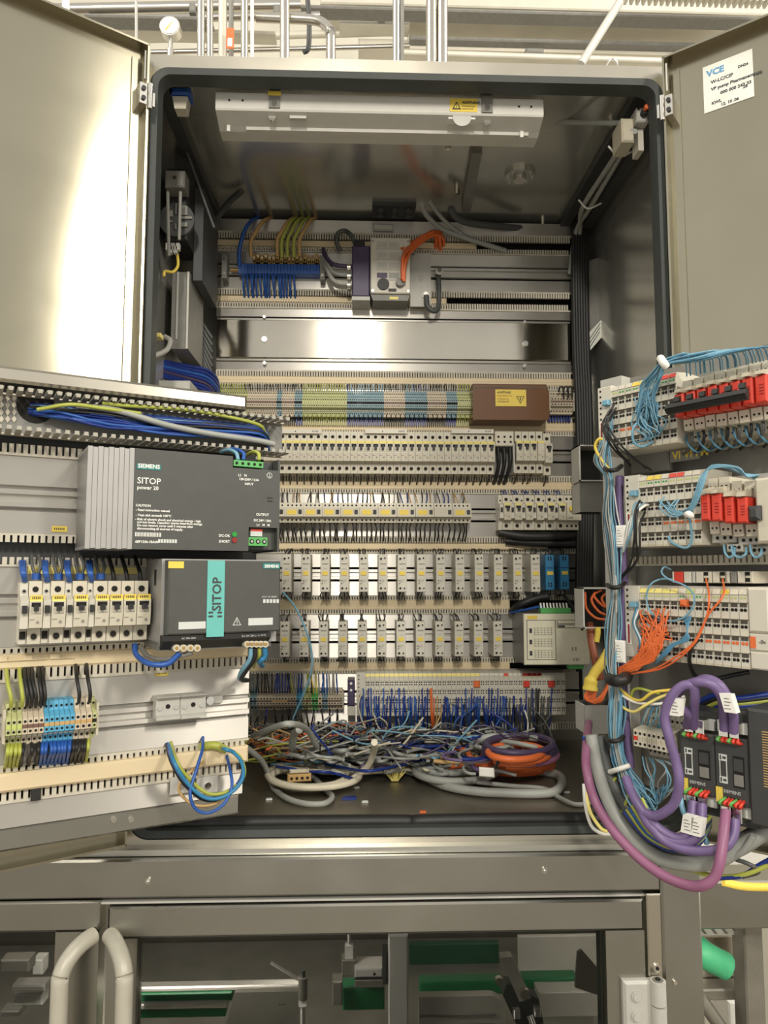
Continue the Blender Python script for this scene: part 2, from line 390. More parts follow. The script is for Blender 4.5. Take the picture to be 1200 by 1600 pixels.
# paper label on the right door
c = [DR.px(*q) for q in ((1098, 106), (1173, 78), (1181, 150), (1101, 178))]
px = [q[0] for q in c]; u0, u1 = (px[0] + px[3]) / 2, (px[1] + px[2]) / 2; v1 = (c[0][1] + c[1][1]) / 2; v0 = (c[2][1] + c[3][1]) / 2
pl = B(0, u1 - u0, -0.0012, 0, 0, v1 - v0, 'paper').build('paper_label', dr, (u0, 0, v0), 'white paper label with printed lines and a blue heading')
hh = v1 - v0; ww = u1 - u0
text(dr, 'VCE', 0.015, u0 + 0.006, -0.0014, v0 + hh * 0.76, 'print_blue', bold=0.0006)
for s, x, z, sz in (('W-LC/CIP', 0.012, .58, .008), ('VP pump Pharmazentrum', 0.012, .43, .0075), ('000 000 243 33', 0.026, .29, .0075), ('KWL', 0.012, .13, .007), ('12. 10 .06', 0.026, .04, .007), ('DN24', ww - 0.022, .70, .006), ('28', ww - 0.016, .24, .007)):
    text(dr, s, sz, u0 + x, -0.0014, v0 + hh * z, 'ink', bold=0.00025)
# ------------------------------------------------------------------ enclosure lamp
Yl = 0.048
def fpx(x, y, w): return FR.px(x, y, w)
a = fpx(337, 141, -Yl); b = fpx(849, 160, -Yl); ridge = fpx(600, 174, -Yl)[1]; top = fpx(600, 150, -Yl)[1]
bot = fpx(600, 200, -Yl - 0.03)[1]
L0, L1 = a[0], b[0]
lampt = thing('enclosure_lamp', 'long pale grey cabinet lamp housing with socket and yellow sticker under the cabinet roof', 'lamp', FR, (L0 + L1) / 2, bot, -Yl)
W2 = (L1 - L0) / 2; H1 = ridge - bot; H2 = top - bot
MB().prism([(0, H1), (0.002, H1 - 0.003), (0.034, 0), (0.045, -0.004), (0.075, -0.004), (0.075, H2), (0, H2)], -W2, W2, 'lamp_grey').build('housing', lampt)
MB().prism([(0.034, 0.0), (0.036, -0.005), (0.05, -0.005), (0.05, 0)], -W2 + 0.05, W2 - 0.02, 'lamp_grey').build('diffuser', lampt)
def lx(x): return fpx(x, 170, -Yl)[0] - (L0 + L1) / 2
for x in (429, 761):
    xx = lx(x)
    m = MB().box(xx - 0.010, xx + 0.010, -0.003, 0.0, H1 + 0.001, H2 + 0.004, 'grey_mid').box(xx - 0.010, xx + 0.010, 0.0, 0.01, H2, ZT - bot, 'grey_mid'); m.cyl((xx, -0.006, H1 + 0.009), 0.005, 0.003, 'chrome', 'y', 10)
    m.build('mounting_bracket', lampt)
def slope(t): return (0.001 + t * 0.033, H1 - 0.003 - t * (H1 - 0.003))   # point on the sloping lower face
for x in (424, 763):
    y, z = slope(0.45); MB().cyl((lx(x), y - 0.004, z), 0.0065, 0.004, 'chrome', 'y', 10).build('screw', lampt)
y, z = slope(0.35); B(lx(452), lx(478), y - 0.003, y + 0.003, z - 0.004, z + 0.004, 'grey_light').build('switch', lampt)
xx = lx(722); m = MB().box(lx(701), lx(743), 0.004, 0.02, 0.004, H1 - 0.006, 'white')
for dx in (-0.006, 0.006): m.cyl((xx + dx, 0.003, H1 * 0.5), 0.002, 0.002, 'hole', 'y', 6)
MB().cyl((xx, 0.0025, H1 * 0.5), 0.017, 0.003, 'grey_light', 'y', 16).build('socket_ring', lampt)
m.build('socket', lampt, label='white mains socket')
st = B(lx(703), lx(746), -0.001, 0, H1 + 0.002, H2 - 0.002, 'yellow').build('sticker', lampt, label='yellow warning sticker with black triangle')
x0 = lx(703); hz = H1 + 0.004
MB().prism([(x0 + 0.004, hz + 0.002), (x0 + 0.020, hz + 0.002), (x0 + 0.012, hz + 0.017)], -0.0016, -0.001, 'ink', 'y').prism([(x0 + 0.007, hz + 0.004), (x0 + 0.017, hz + 0.004), (x0 + 0.012, hz + 0.0135)], -0.0019, -0.0016, 'yellow', 'y').prism([(x0 + 0.0115, hz + 0.005), (x0 + 0.0125, hz + 0.005), (x0 + 0.0125, hz + 0.011), (x0 + 0.0115, hz + 0.011)], -0.0022, -0.0018, 'ink', 'y').build('warning_triangle', st)
text(st, 'ACHTUNG!', 0.0062, x0 + 0.022, -0.0018, H2 - 0.012, 'ink', bold=0.0002)
for i in range(2): text(st, 'Fremdspannung' if i == 0 else 'auch bei AUS', 0.0036, x0 + 0.022, -0.0018, H2 - 0.018 - i * 0.005, 'ink')
B(lx(419), lx(439), -0.0045, -0.003, H2 - 0.006, H2 + 0.002, 'yellow').build('marker', lampt, label='yellow marker tag')
m = MB()
for x in (358, 379, 811, 830): m.disc(lx(x), -0.0006, (H1 + H2) / 2, 0.0022, 'hole', 8)
m.build('vent_hole', lampt)
for x in (350, 818): B(lx(x), lx(x) + 0.006, 0.03, 0.036, -0.012, 0.0, 'lamp_grey').build('tube_holder', lampt)
# ------------------------------------------------------------------ door switches in the top corners
def door_switch(x0, y0, x1, y1, w, label, deep, blue):
    u0, u1, v0, v1 = FR.rect(x0, y0, x1, y1, w); W = u1 - u0; H = v1 - v0
    t = thing('door_switch', label, 'switch', FR, (u0 + u1) / 2, v0, w)
    MB().cbox(-W / 2, W / 2, 0, deep, 0, H, 'grey_light', 0.002).build('switch_body', t)
    MB().cyl((0, -0.012, H * 0.5), W * 0.26, 0.012, 'black', 'y', 12).cyl((0, -0.02, H * 0.6), W * 0.2, 0.01, 'orange', 'y', 12).build('plunger', t, label='orange and black plunger')
    for sx in (-1, 1): MB().cyl((sx * W * 0.38, -0.002, H * 0.85), 0.0022, 0.003, 'chrome', 'y', 8).build('screw', t)
    if blue:
        MB().cbox(-W * 0.55, W * 0.6, 0.004, deep * 0.7, -H * 0.85, -0.001, 'blue_mid', 0.004).build('terminal_cover', t, label='blue terminal cover')
        MB().prism([(-W * 0.45, -H * 1.0), (W * 0.45, -H * 1.0), (W * 0.35, -H * 2.2), (-W * 0.3, -H * 2.2)], 0.006, 0.03, 'cream', 'y').build('cable_gland', t)
    else:
        MB().cbox(-W * 1.6, -W * 0.55, 0.01, deep, -H * 1.2, H * 0.5, 'cream_dark', 0.003).build('terminal_cover', t)
        B(-W * .1, W * .35, 0.02, 0.05, -H * 1.6, -0.001, 'offwhite').build('actuator_arm', t)
door_switch(267, 115, 294, 131, -0.05, 'door switch with blue cover in the upper left cabinet corner', 0.05, True)
door_switch(995, 168, 1014, 190, -0.05, 'door switch with grey terminal box in the upper right cabinet corner', 0.06, False)
q0 = [FR.pt(850, 188, -0.17), FR.pt(900, 191, -0.14), FR.pt(972, 192, -0.085)]
wire('lamp_cable', spline(q0), 0.0052, 'cable_grey', 'straight grey cable running from the lamp to the right door switch', 'cable')
# cables along the right roof edge with clips
for k, (dx, nm) in enumerate(((0, 'nearer the door'), (-0.022, 'nearer the back panel'))):
    A = FR.pt(992 - 4 * k, 205, -0.06); e = FR.pt(900 + 6 * k, 362, -0.52)
    pts = [A, A.lerp(e, 0.35) + V((dx * 0.6, 0, 0.0)), A.lerp(e, 0.72) + V((dx, 0, 0)), e, e + V((-0.012, 0.02, -0.10))]
    wire('roof_edge_cable', spline(pts), 0.0055, 'cable_grey', 'grey cable along the upper right cabinet edge, the one %s' % nm, 'cable')
for k, (x, y, w) in enumerate(((975, 240, -0.13), (925, 322, -0.36))):
    a = FR.pt(x, y, w)
    wire('cable_tie', spline([a + V((-0.03, 0, 0.014)), a + V((-0.012, -0.008, -0.010)), a + V((0.02, -0.002, 0.006))]), 0.0022, 'white', 'white cable tie round the roof edge cables, %s one' % ('upper' if k == 0 else 'lower'), 'cable tie')
# grey hoses dropping from the cable entry plate
for k, pts in enumerate(([(658, 318, -0.40), (668, 338, -0.44), (700, 362, -0.50), (790, 392, -0.545)], [(672, 316, -0.41), (690, 340, -0.46), (720, 365, -0.51), (765, 386, -0.55)], [(704, 325, -0.43), (714, 340, -0.46), (742, 350, -0.5), (830, 358, -0.57)])):
    wire('entry_cable', path(FR, pts), (0.0062, 0.005, 0.0085)[k], 'cable_dark' if k == 2 else 'cable_grey', ('long grey cable sagging from the roof entry plate to the open top duct', 'short grey cable beside the long one under the roof entry plate', 'thick dark grey conduit bending behind the top profile')[k], 'cable')
wire('loop_cable', path(FR, [(378, 298, -0.42), (356, 318, -0.46), (333, 352, -0.50), (328, 385, -0.53), (340, 402, -0.55)]), 0.0075, 'cable_dark', 'grey cable looping down the back left corner beside the top profile', 'cable')
# ------------------------------------------------------------------ fan filter assembly on the left side wall
flt = thing('cooling_fan_unit', 'dark fan unit with metal brackets on the left cabinet wall', 'fan', FR, SX0 + 0.06, 0.36, -0.25)
def fl(x, y, w=-0.25):
    u, v = FR.px(x, y, w); return u - (SX0 + 0.06), v - 0.36
x0, z1 = fl(260, 262); x1, z0 = fl(292, 375)
MB().cbox(x0, x1, 0, 0.10, z0, z1, 'black', 0.004).build('fan_frame', flt)
x0, z1 = fl(258, 265, -0.21); x1, z0 = fl(288, 292, -0.21)
MB().cbox(x0, x1, -0.04, 0.0, z0, z1, 'grey_mid', 0.003).cyl(((x0 + x1) / 2, -0.043, (z0 + z1) / 2), 0.004, 0.003, 'chrome').build('terminal_box', flt)
x0, z1 = fl(270, 208); x1, z0 = fl(288, 262)
MB().box(x0, x1, 0.02, 0.1, z0, z1, 'grey_dark').build('bracket', flt)
x0, z1 = fl(295, 270); x1, z0 = fl(306, 420); MB().box(x0, x1, 0.06, 0.22, z0, z1, 'grey_dark').build('side_plate', flt)
for (xa, ya, xb, yb) in ((255, 140, 285, 225), (290, 232, 330, 345), (240, 240, 262, 290)):
    a = fl(xa, ya); b = fl(xb, yb); MB().tube([(a[0], 0.0, a[1]), (b[0], 0.03, b[1])], 0.003, 'cable_dark').build('stay_rod', flt)
for (xa, ya, xb, yb) in ((262, 300, 264, 400), (282, 300, 280, 375)):
    a = fl(xa, ya, -.2); b = fl(xb, yb, -.2); MB().tube([(a[0], -0.05, a[1]), (b[0], -0.05, b[1])], 0.0035, 'grey_mid').build('guard_wire', flt)
cx, cz = fl(277, 345); m = MB().cyl((cx, -0.006, cz), 0.036, 0.006, 'grey_dark', 'y', 18)
for i in range(7):
    a = i * 0.9; m.box(cx + 0.008 * math.cos(a), cx + 0.026 * math.cos(a) + 0.006, -0.010, -0.006, cz + 0.010 * math.sin(a), cz + 0.028 * math.sin(a) + 0.005, 'grey_mid')
m.build('fan_rotor', flt)
m = MB()
for i in range(5): a = fl(262 + i * 4, 384 + (i % 2) * 5, -.22); m.box(a[0] - 0.004, a[0] + 0.003, -0.03, -0.02, a[1] - 0.008, a[1] + 0.006, 'grey_light')
m.build('terminal', flt)
wire('fan_earth_wire', path(FR, [(277, 397, -0.24), (278, 415, -0.23), (270, 425, -0.22), (258, 424, -0.22), (256, 432, -0.22)]), 0.003, 'yellow', 'yellow wire curling below the dark fan unit', 'wire')
q = FR.rect(268, 425, 295, 545, -0.30); solo('side_channel', MB().box(0, q[1] - q[0], 0, 0.14, 0, q[3] - q[2], 'grey_mid').box(0.01, 0.014, -0.002, 0, 0.02, q[3] - q[2], 'grey_light').box(q[1] - q[0] - 0.004, q[1] - q[0], -0.003, 0.002, 0, q[3] - q[2], 'grey_light'), 'dark grey upright channel on the left wall below the fan unit', 'channel', FR, q[0], q[2], -0.30)
# ================================================================== wiring profiles and duct covers
def comb(m, x0, x1, z0, z1, up, y=-0.003, pitch=0.0062, key='comb', fill=0.66):
    n = max(1, int((x1 - x0) / pitch)); h = z1 - z0
    a, b = (z0, z0 + h * 0.22) if up else (z1 - h * 0.22, z1)
    m.box(x0, x1, y, 0.004, a, b, key)
    c, d = (b, z1) if up else (z0, a)
    for i in range(n):
        x = x0 + pitch * i; m.box(x, x + pitch * fill, y, 0.004, c, d, key)
    return m
def rail_profile(m, x0, x1, z0, z1, key, zr=None):
    # flat aluminium profile with a shallow groove pair that makes the 35 mm mounting rail
    zr = (z0 + z1) / 2 if zr is None else zr
    h = 0.0135
    m.prism([(0.004, z0), (0, z0), (0, zr - h - 0.004), (0.004, zr - h - 0.003), (0.004, zr - h + 0.001), (-0.003, zr - h + 0.002), (-0.003, zr - h + 0.008), (0.003, zr - h + 0.009),
             (0.003, zr + h - 0.009), (-0.003, zr + h - 0.008), (-0.003, zr + h - 0.002), (0.004, zr + h - 0.001), (0.004, zr + h + 0.003), (0, zr + h + 0.004), (0, z1), (0.004, z1)][::-1], x0, x1, key)
def profile(fr, lab, x0, x1, y0, y1, up=None, dn=None, rail=True, key='alu', yr=None, w=0.0, pitch=0.0062, group=None, name='mounting_profile'):
    u0, u1, v0, v1 = fr.rect(x0, y0, x1, y1, w); W = u1 - u0; xm = (x0 + x1) / 2
    t = thing(name, lab, 'profile', fr, (u0 + u1) / 2, v0, w, group); H = v1 - v0
    m = MB()
    if rail: rail_profile(m, -W / 2, W / 2, 0, H, key, None if yr is None else fr.px(xm, yr, w)[1] - v0)
    else: m.box(-W / 2, W / 2, 0, 0.006, 0, H, key)
    m.build('rail', t)
    if up: comb(MB(), -W / 2, W / 2, H + 0.0003, fr.px(xm, up, w)[1] - v0, True, pitch=pitch).build('comb', t, kind='stuff')
    if dn: comb(MB(), -W / 2, W / 2, fr.px(xm, dn, w)[1] - v0, -0.0003, False, pitch=pitch).build('comb', t, kind='stuff')
    return t
def cover(fr, lab, x0, x1, y0, y1, w=0.004, key='cover_beige', group=None):
    u0, u1, v0, v1 = fr.rect(x0, y0, x1, y1, w); W = u1 - u0; H = v1 - v0
    return solo('duct_cover', MB().cbox(-W / 2, W / 2, 0, 0.022, 0, H, key, 0.0025).box(-W / 2, W / 2, 0.0, -0.0006, H * .48, H * .5, key), lab, 'duct cover', fr, (u0 + u1) / 2, v0, w)
profile(BK, 'top aluminium strip of the back panel, carrying a row of teeth below', 338, 892, 346, 365, None, 376, False)
profile(BK, 'upper aluminium profile with the blue busbar and the small drive on it', 338, 892, 397, 454, 388, 464, True)
profile(BK, 'thin aluminium strip with upward teeth just above the blank stainless sheet', 338, 892, 485, 497, 474, None, False)
profile(BK, 'thin aluminium strip with downward teeth just below the blank stainless sheet', 338, 894, 567, 580, None, 590, False)
profile(BK, 'aluminium profile behind the long terminal block row', 334, 897, 609, 650, 600, 659, True)
profile(BK, 'aluminium profile behind the long breaker row', 400, 899, 681, 743, 673, 752, True)
profile(BK, 'aluminium profile behind the contactor row', 400, 902, 772, 838, 764, 848, True)
profile(BK, 'aluminium profile behind the upper relay row', 400, 902, 865, 930, 857, 938, True)
profile(BK, 'aluminium profile behind the lower relay row', 395, 850, 960, 1027, 952, 1036, True)
profile(BK, 'aluminium profile behind the lowest row of terminals and input modules', 388, 905, 1052, 1128, 1047, 1141, True)
cover(BK, 'beige duct cover, topmost, above the blue busbar and drive', 338, 745, 376, 389, 0.003)
cover(BK, 'beige duct cover between the drive and the blank stainless sheet', 338, 698, 463, 475, 0.003)
cover(BK, 'beige duct cover just above the long terminal block row', 338, 900, 589, 601)
cover(BK, 'beige duct cover between terminal block row and long breaker row', 338, 905, 658, 673)
cover(BK, 'beige duct cover between long breaker row and contactor row', 400, 902, 752, 765)
cover(BK, 'narrow beige duct cover just above the upper relay row', 400, 857, 849, 859, 0.012)
cover(BK, 'beige duct cover between the two relay rows', 395, 797, 937, 953)
cover(BK, 'beige duct cover between lower relay row and lowest module row', 388, 797, 1035, 1049)
# black sheet added to stand in for the shade behind the profiles
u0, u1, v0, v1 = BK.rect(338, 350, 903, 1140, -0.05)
solo('gap_shade_sheet', MB().box(u0, u1, 0, 0.003, v0, v1, 'black'), 'black sheet added for the shade in the wiring space behind the mounting profiles', 'plate', BK, 0, 0, -0.05)
# blank stainless sheet
u0, u1, v0, v1 = BK.rect(338, 502, 892, 561, 0.01); W = u1 - u0; H = v1 - v0
sh = thing('blank_sheet', 'blank polished stainless sheet across the back panel with a bright lamp reflection', 'sheet', BK, (u0 + u1) / 2, v0, 0.01)
MB().cbox(-W / 2, W / 2, 0, 0.012, 0, H, 'steel_plate', 0.0015).build('sheet', sh)
MB().box(-W / 2, W / 2, 0.004, 0.014, -0.006, -0.001, 'alu').box(-W / 2, W / 2, 0.004, 0.014, H + 0.001, H + 0.005, 'alu').build('edge_strip', sh, kind='stuff')
for x, y in ((413, 530), (821, 537), (413, 495), (820, 503), (413, 567), (820, 571)):
    a = BK.px(x, y, 0.012); MB().cyl((a[0] - (u0 + u1) / 2, -0.004, a[1] - v0), 0.007 if 500 < y < 560 and y > 510 else 0.004, 0.006, 'chrome', 'y', 10).build('screw', sh)
# tiny cable marker plugs on the beige cover and clip on the top strip
u0, u1, v0, v1 = BK.rect(583, 350, 615, 361, 0.008)
solo('label_clip', MB().cbox(0, u1 - u0, 0, 0.01, 0, v1 - v0, 'grey_light').box(0.004, u1 - u0 - .004, -0.001, 0, 0.004, v1 - v0 - .004, 'offwhite'), 'small pale clip on the top aluminium strip above the drive', 'clip', BK, u0, v0, 0.01)
# ================================================================== devices
HUE = {}
def breaker(name, lab, cat, fr, u, v, w, W, H, D=0.066, grp=None, wires=0, wlen=0.018, marker=True, toggle=True, up=0, wkey='black', upkey='black', body='cream'):
    t = thing(name, lab, cat, fr, u, v, w, grp); g = W * 0.485
    poly = [(0, 0), (-D * 0.66, 0), (-D * 0.68, H * .24), (-D * .96, H * .27), (-D, H * .46), (-D, H * .68), (-D * .93, H * .74), (-D * .70, H * .76), (-D * .70, H), (0, H)]
    MB().prism(poly, -g, g, body).build('body', t)
    for z in (0.12, 0.87):
        MB().cyl((0, -D * .66 - 0.0012, H * z), W * 0.30, 0.004, 'cream_dark', 'y', 10).disc(0, -D * .70 - 0.0006, H * z, W * 0.24, 'hole', 10).build('terminal', t)
    if marker: MB().prism([(-D * .94, H * .685), (-D * 1.005, H * .685), (-D * .95, H * .745), (-D * .9, H * .745)], -g * .96, g * .96, 'yellow_pale').build('marker', t)
    if toggle:
        MB().box(-W * .34, W * .34, -D * 1.004, -D * .9, H * .60, H * .668, 'hole').box(-W * .17, W * .17, -D * 1.12, -D * .95, H * .535, H * .625, 'black').build('toggle', t)
    m = MB().box(-g * .9, -g * .2, -D * .985 - .0012, -D * .9, H * .40, H * .405, 'grey_mid').box(-g * .5, g * .8, -D * 1.003, -D * .9, H * .49, H * .495, 'grey_mid')
    m.disc(g * .3, -D * .985 - 0.0012, H * .36, W * .1, 'grey_mid', 6); m.build('print', t, kind='stuff')
    for i in range(wires):
        x = (i - (wires - 1) / 2) * W * .4; s = random.uniform(-.3, .3) * W
        MB().tube(spline([(x, -D * .45, 0.004), (x + s * .4, -D * .48, -wlen * .45), (x + s, -D * .15, -wlen), (x + s, 0.004, -wlen * 1.4)], 3), 0.0016, wkey, 5).build('wire', t)
    for i in range(up):
        x = (i - (up - 1) / 2) * W * .4
        MB().tube(spline([(x, -D * .5, H - 0.003), (x, -D * .5, H + wlen * .4), (x * 1.2, -D * .1, H + wlen)], 3), 0.0016, upkey, 5).build('wire', t)
    return t
# ---- long breaker row
w0 = 0.066
def bkx(x, y, w): return BK.px(x, y, w)
v_lo = BK.px(600, 738, w0)[1]; v_hi = BK.px(600, 672, w0)[1]; Hm = v_hi - v_lo
pit = BK.px(611.3, 700, w0)[0] - BK.px(600, 700, w0)[0]
bp = None
for k in range(32):
    x = 417.4 + 11.31 * k; u = BK.px(x, 705, w0)[0]; n = 32 - k
    lab = 'cream breaker in the long row, %s left of the three thick black cables' % nth(n)
    if bp is None: bp = breaker('circuit_breaker', lab, 'breaker', BK, u, v_lo, 0, pit, Hm, grp='breakers of the long row', wires=1)
    else: dup(bp, BK, u, v_lo, lab)
for xa, xb, nm in ((434, 502, 'leftmost'), (571, 636, 'middle'), (705, 771, 'rightmost')):
    u0, u1, _, v1 = BK.rect(xa, 671, xb, 679, 0.05)
    st = solo('label_strip', B(0, u1 - u0, -0.002, 0, 0, 0.010, 'offwhite'), 'white write-on label strip on top of the long breaker row, %s of three' % nm, 'label strip', BK, u0, v1 - 0.010, 0.052)
    mm = MB()
    for i in range(5): mm.box((u1 - u0) * (0.8 + i * .03), (u1 - u0) * (.81 + i * .03), -0.0026, -0.002, 0.003, 0.007, 'ink')
    mm.box((u1 - u0) * .40, (u1 - u0) * .42, -0.0026, -0.002, .003, .006, 'ink'); mm.build('print', st, kind='stuff')
# ---- feed terminal with three black cables
u0, u1, v0, v1 = BK.rect(775, 672, 805, 738, w0); W = u1 - u0; H = v1 - v0
ft = thing('feed_terminal', 'cream three-pole feed terminal holding three thick black cables beside the long breaker row', 'terminal', BK, (u0 + u1) / 2, v0, 0)
MB().cbox(-W / 2, W / 2, -0.055, 0, H * .64, H, 'cream').box(-W / 2, W / 2, -0.02, 0, 0, H * .64, 'grey_mid').box(W / 2 - 0.003, W / 2, -0.06, 0, 0, H * .7, 'grey_light').build('body', ft)
for i in (-1, 0, 1):
    for z in (.74, .86): MB().disc(i * W * .32, -0.0558, H * z, 0.0028, 'hole').build('terminal', ft)
    MB().tube(spline([(i * W * .32, -0.045, H * .64), (i * W * .30 + .001, -0.05, H * .3), (i * W * .28 - 0.004, -0.03, -0.005), (i * W * .28 - 0.006, 0.004, -0.022)], 4), 0.0042, 'black', 8).build('cable', ft, label='thick black cable')
# ---- right end of the long row
for k, x in enumerate((812.5, 823.5, 834.5)):
    breaker('circuit_breaker', 'cream breaker right of the three thick black cables, %s of three with a black toggle' % nth(k + 1), 'breaker', BK, BK.px(x, 705, w0)[0], BK.px(800, 737, w0)[1], 0, pit * .97, Hm, wires=1)
breaker('circuit_breaker', 'cream modular block without toggle right of the three small black toggles', 'breaker', BK, BK.px(846, 705, w0)[0], BK.px(800, 737, w0)[1], 0, pit * .97, Hm, toggle=False, wires=0)
breaker('residual_current_device', 'cream device with a grey lever at the right end of the long breaker row', 'breaker', BK, BK.px(858, 708, w0)[0], BK.px(800, 740, w0)[1], 0, pit * 1.05, Hm, wires=1, marker=False)
# ---- contactors
wc = 0.062
v0 = BK.px(600, 816, wc)[1]; v1 = BK.px(600, 785, wc)[1]; Hc = v1 - v0; pc = BK.px(629.2, 800, wc)[0] - BK.px(600, 800, wc)[0]
def contactor(lab, u, seed, yellow):
    rnd = random.Random(seed); t = thing('contactor', lab, 'contactor', BK, u, v0, 0, 'small contactors of the second row'); W = pc * .985 / 2
    MB().prism([(0, 0), (-0.046, 0), (-0.048, Hc * .26), (-wc, Hc * .28), (-wc, Hc * .74), (-0.048, Hc * .76), (-0.046, Hc), (0, Hc)], -W, W, 'cream').build('body', t)
    for i in range(4):
        for z in (.13, .87): 
            x = -W * .72 + i * W * .46; MB().disc(x, -0.0478, Hc * z, 0.0024, 'hole', 6).build('terminal', t)
    if yellow: B(-W * .75, W * .25, -wc - .0008, -wc, Hc * .38, Hc * .62, 'yellow').build('marker', t, label='yellow marker')
    B(W * .48, W * .82, -wc - .003, -wc, Hc * .42, Hc * .62, 'black').build('indicator', t, label='black indicator')
    for i in range(4):
        x = -W * .72 + i * W * .46; s = rnd.uniform(-.005, .005); key = rnd.choice(('black', 'black', 'cable_grey', 'tan_wire', 'blue', 'black'))
        if i < 4: MB().tube(spline([(x, -0.036, Hc - .003), (x + s, -0.04, Hc + .012), (x + s * 1.5, -0.016, Hc + .026), (x + s * 1.5, 0.006, Hc + .031)], 3), 0.0014, key, 5).build('wire', t)
        s = rnd.uniform(-.006, .006)
        MB().tube(spline([(x, -0.036, .003), (x + s, -0.042, -.014), (x + s * .5, -0.03, -.030), (x + s * .5, 0.004, -.042)], 3), 0.0018, 'black', 5).build('wire', t)
    return t
for k in range(11):
    x = 430.3 + 29.22 * k
    contactor('small cream contactor, %s from the right end of the contactor row' % nth(11 - k), BK.px(x, 800, wc)[0], k, k != 9)
# ---- breaker group at the right of the contactor row
wg = 0.066; v0g = BK.px(840, 827, wg)[1]; Hg = BK.px(840, 772, wg)[1] - v0g; pg = BK.px(851.3, 800, wg)[0] - BK.px(834, 800, wg)[0]
for k in range(6):
    x = 792 + 17.1 * k
    t = breaker('circuit_breaker', 'cream breaker with auxiliary contact at the right of the contactor row, %s from left' % nth(k + 1), 'breaker', BK, BK.px(x + 1.5, 800, wg)[0], v0g, 0, pg * .66, Hg, wires=1, up=2, upkey='blue', wlen=.016)
    m = MB().prism([(0, 0), (-0.040, 0), (-0.042, Hg * .3), (-0.060, Hg * .32), (-0.060, Hg * .72), (-0.042, Hg * .76), (-0.042, Hg), (0, Hg)], -pg * .67, -pg * .34, 'offwhite'); m.build('auxiliary_contact', t)
    MB().disc(-pg * .5, -0.0426, Hg * .84, 0.0022, 'hole', 6).box(-pg * .6, -pg * .42, -0.064, -0.06, Hg * .50, Hg * .62, 'black').build('indicator', t, kind='stuff')
u0, u1, v0, v1 = BK.rect(886, 772, 908, 827, 0.075); W = u1 - u0; H = v1 - v0
mp = thing('motor_protector', 'cream motor protection switch with yellow knob at the right end of the contactor row', 'switch', BK, (u0 + u1) / 2, v0, 0)
MB().prism([(0, 0), (-0.05, 0), (-0.052, H * .22), (-0.075, H * .26), (-0.075, H * .74), (-0.052, H * .78), (-0.05, H), (0, H)], -W / 2, W / 2, 'cream').build('body', mp)
MB().cyl((-W * .2, -0.083, H * .58), 0.006, 0.008, 'yellow', 'y', 10).build('knob', mp, label='yellow knob')
text(mp, 'LINE', 0.006, -W * .45, -0.0755, H * .3, 'ink'); B(-W * .1, W * .46, -0.079, -0.075, H * .68, H * .72, 'yellow').build('marker', mp)
for i in (-1, 0, 1):
    for z in (.11, .89): MB().disc(i * W * .32, -0.0525, H * z, 0.003, 'hole', 8).build('terminal', mp)
solo('black_wire_bundle', MB().tube(spline([BK.pt(x, y, w_) - BK.O for x, y, w_ in ((780, 832, .03), (820, 838, .04), (870, 838, .04), (905, 834, .03))]), 0.011, 'black', 8).tube(spline([BK.pt(x, y, w_) - BK.O for x, y, w_ in ((790, 845, .02), (840, 848, .03), (900, 850, .03))]), 0.010, 'black', 8), 'black bundle of wires under the right-hand breaker group', 'wire bundle', BK, 0, 0, 0, kind='stuff')
# ---- relay modules
def relay(lab, fr, u, v, W, H, D, key='offwhite', grp=None, blue=False, seed=0):
    rnd = random.Random(seed); t = thing('relay_module', lab, 'relay', fr, u, v, 0, grp); a = W / 2
    MB().cbox(-a, a, -D, 0, 0, H, key, 0.0012).build('body', t)
    f = -D - 0.0006
    if not blue:
        for x, z, r in ((-.4, .88, .24), (.45, .90, .17), (-.4, .10, .24), (.5, .10, .17)): MB().cyl((x * a, f - .001, z * H), r * a * 1.25, 0.002, 'grey_light', 'y', 8).disc(x * a, f - .0012, z * H, r * a, 'hole', 8).build('terminal', t)
        m = MB().box(-a * .6, a * .7, f, -D, H * .73, H * .755, 'grey_mid').box(-a * .4, a * .4, f, -D, H * .60, H * .63, 'grey_light')
        for i in range(4): m.box(a * (-.45 + i * .28), a * (-.38 + i * .28), f, -D, H * .22 + .002 * i, H * .33, 'grey_mid')
        m.disc(-a * .6, f, H * .30, a * .12, 'hole', 6); m.disc(-a * .6, f, H * .22, a * .12, 'hole', 6); m.build('front_print', t, kind='stuff')
        B(-a * .55, a * .6, f - .001, -D, H * .44, H * .55, 'yellow').build('marker', t, label='yellow marker')
    else:
        MB().box(-a * .7, a * .7, f - .001, -D, H * .43, H * .53, 'yellow').build('marker', t, label='yellow marker')
        for z in (.90, .84, .16, .09):
            MB().box(-a * .5, -a * .2, f, -D, H * z, H * z + .004, 'hole').box(a * .1, a * .4, f, -D, H * z, H * z + .004, 'hole').build('terminal', t)
        MB().box(-a, a, f, -D, H * .62, H * .64, 'blue').build('seam', t)
    for i in range(3):
        x = a * (-.6 + .5 * i); s = rnd.uniform(-.008, .008); k1 = rnd.choice(('black', 'black', 'cable_dark'))
        MB().tube(spline([(x, -D * .72, H - .002), (x + s, -D * .8, H + .010), (x + s, -D * .3, H + .014), (x + s * .6, 0.004, H + .013)], 3), 0.0015, k1, 5).build('wire', t)
        s = rnd.uniform(-.007, .007)
        MB().tube(spline([(x, -D * .70, .002), (x + s, -D * .75, -.010), (x + s * .4, -D * .3, -.015), (x, 0.004, -.016)], 3), 0.0015, 'black', 5).build('wire', t)
    return t
D1 = 0.075
v0 = BK.px(650, 925, D1)[1]; H1r = BK.px(650, 866, D1)[1] - v0; Wr = BK.px(614.4, 895, D1)[0] - BK.px(600, 895, D1)[0]
xs = [447.5 + 30.15 * k for k in range(14)]; xs[-1] = 837
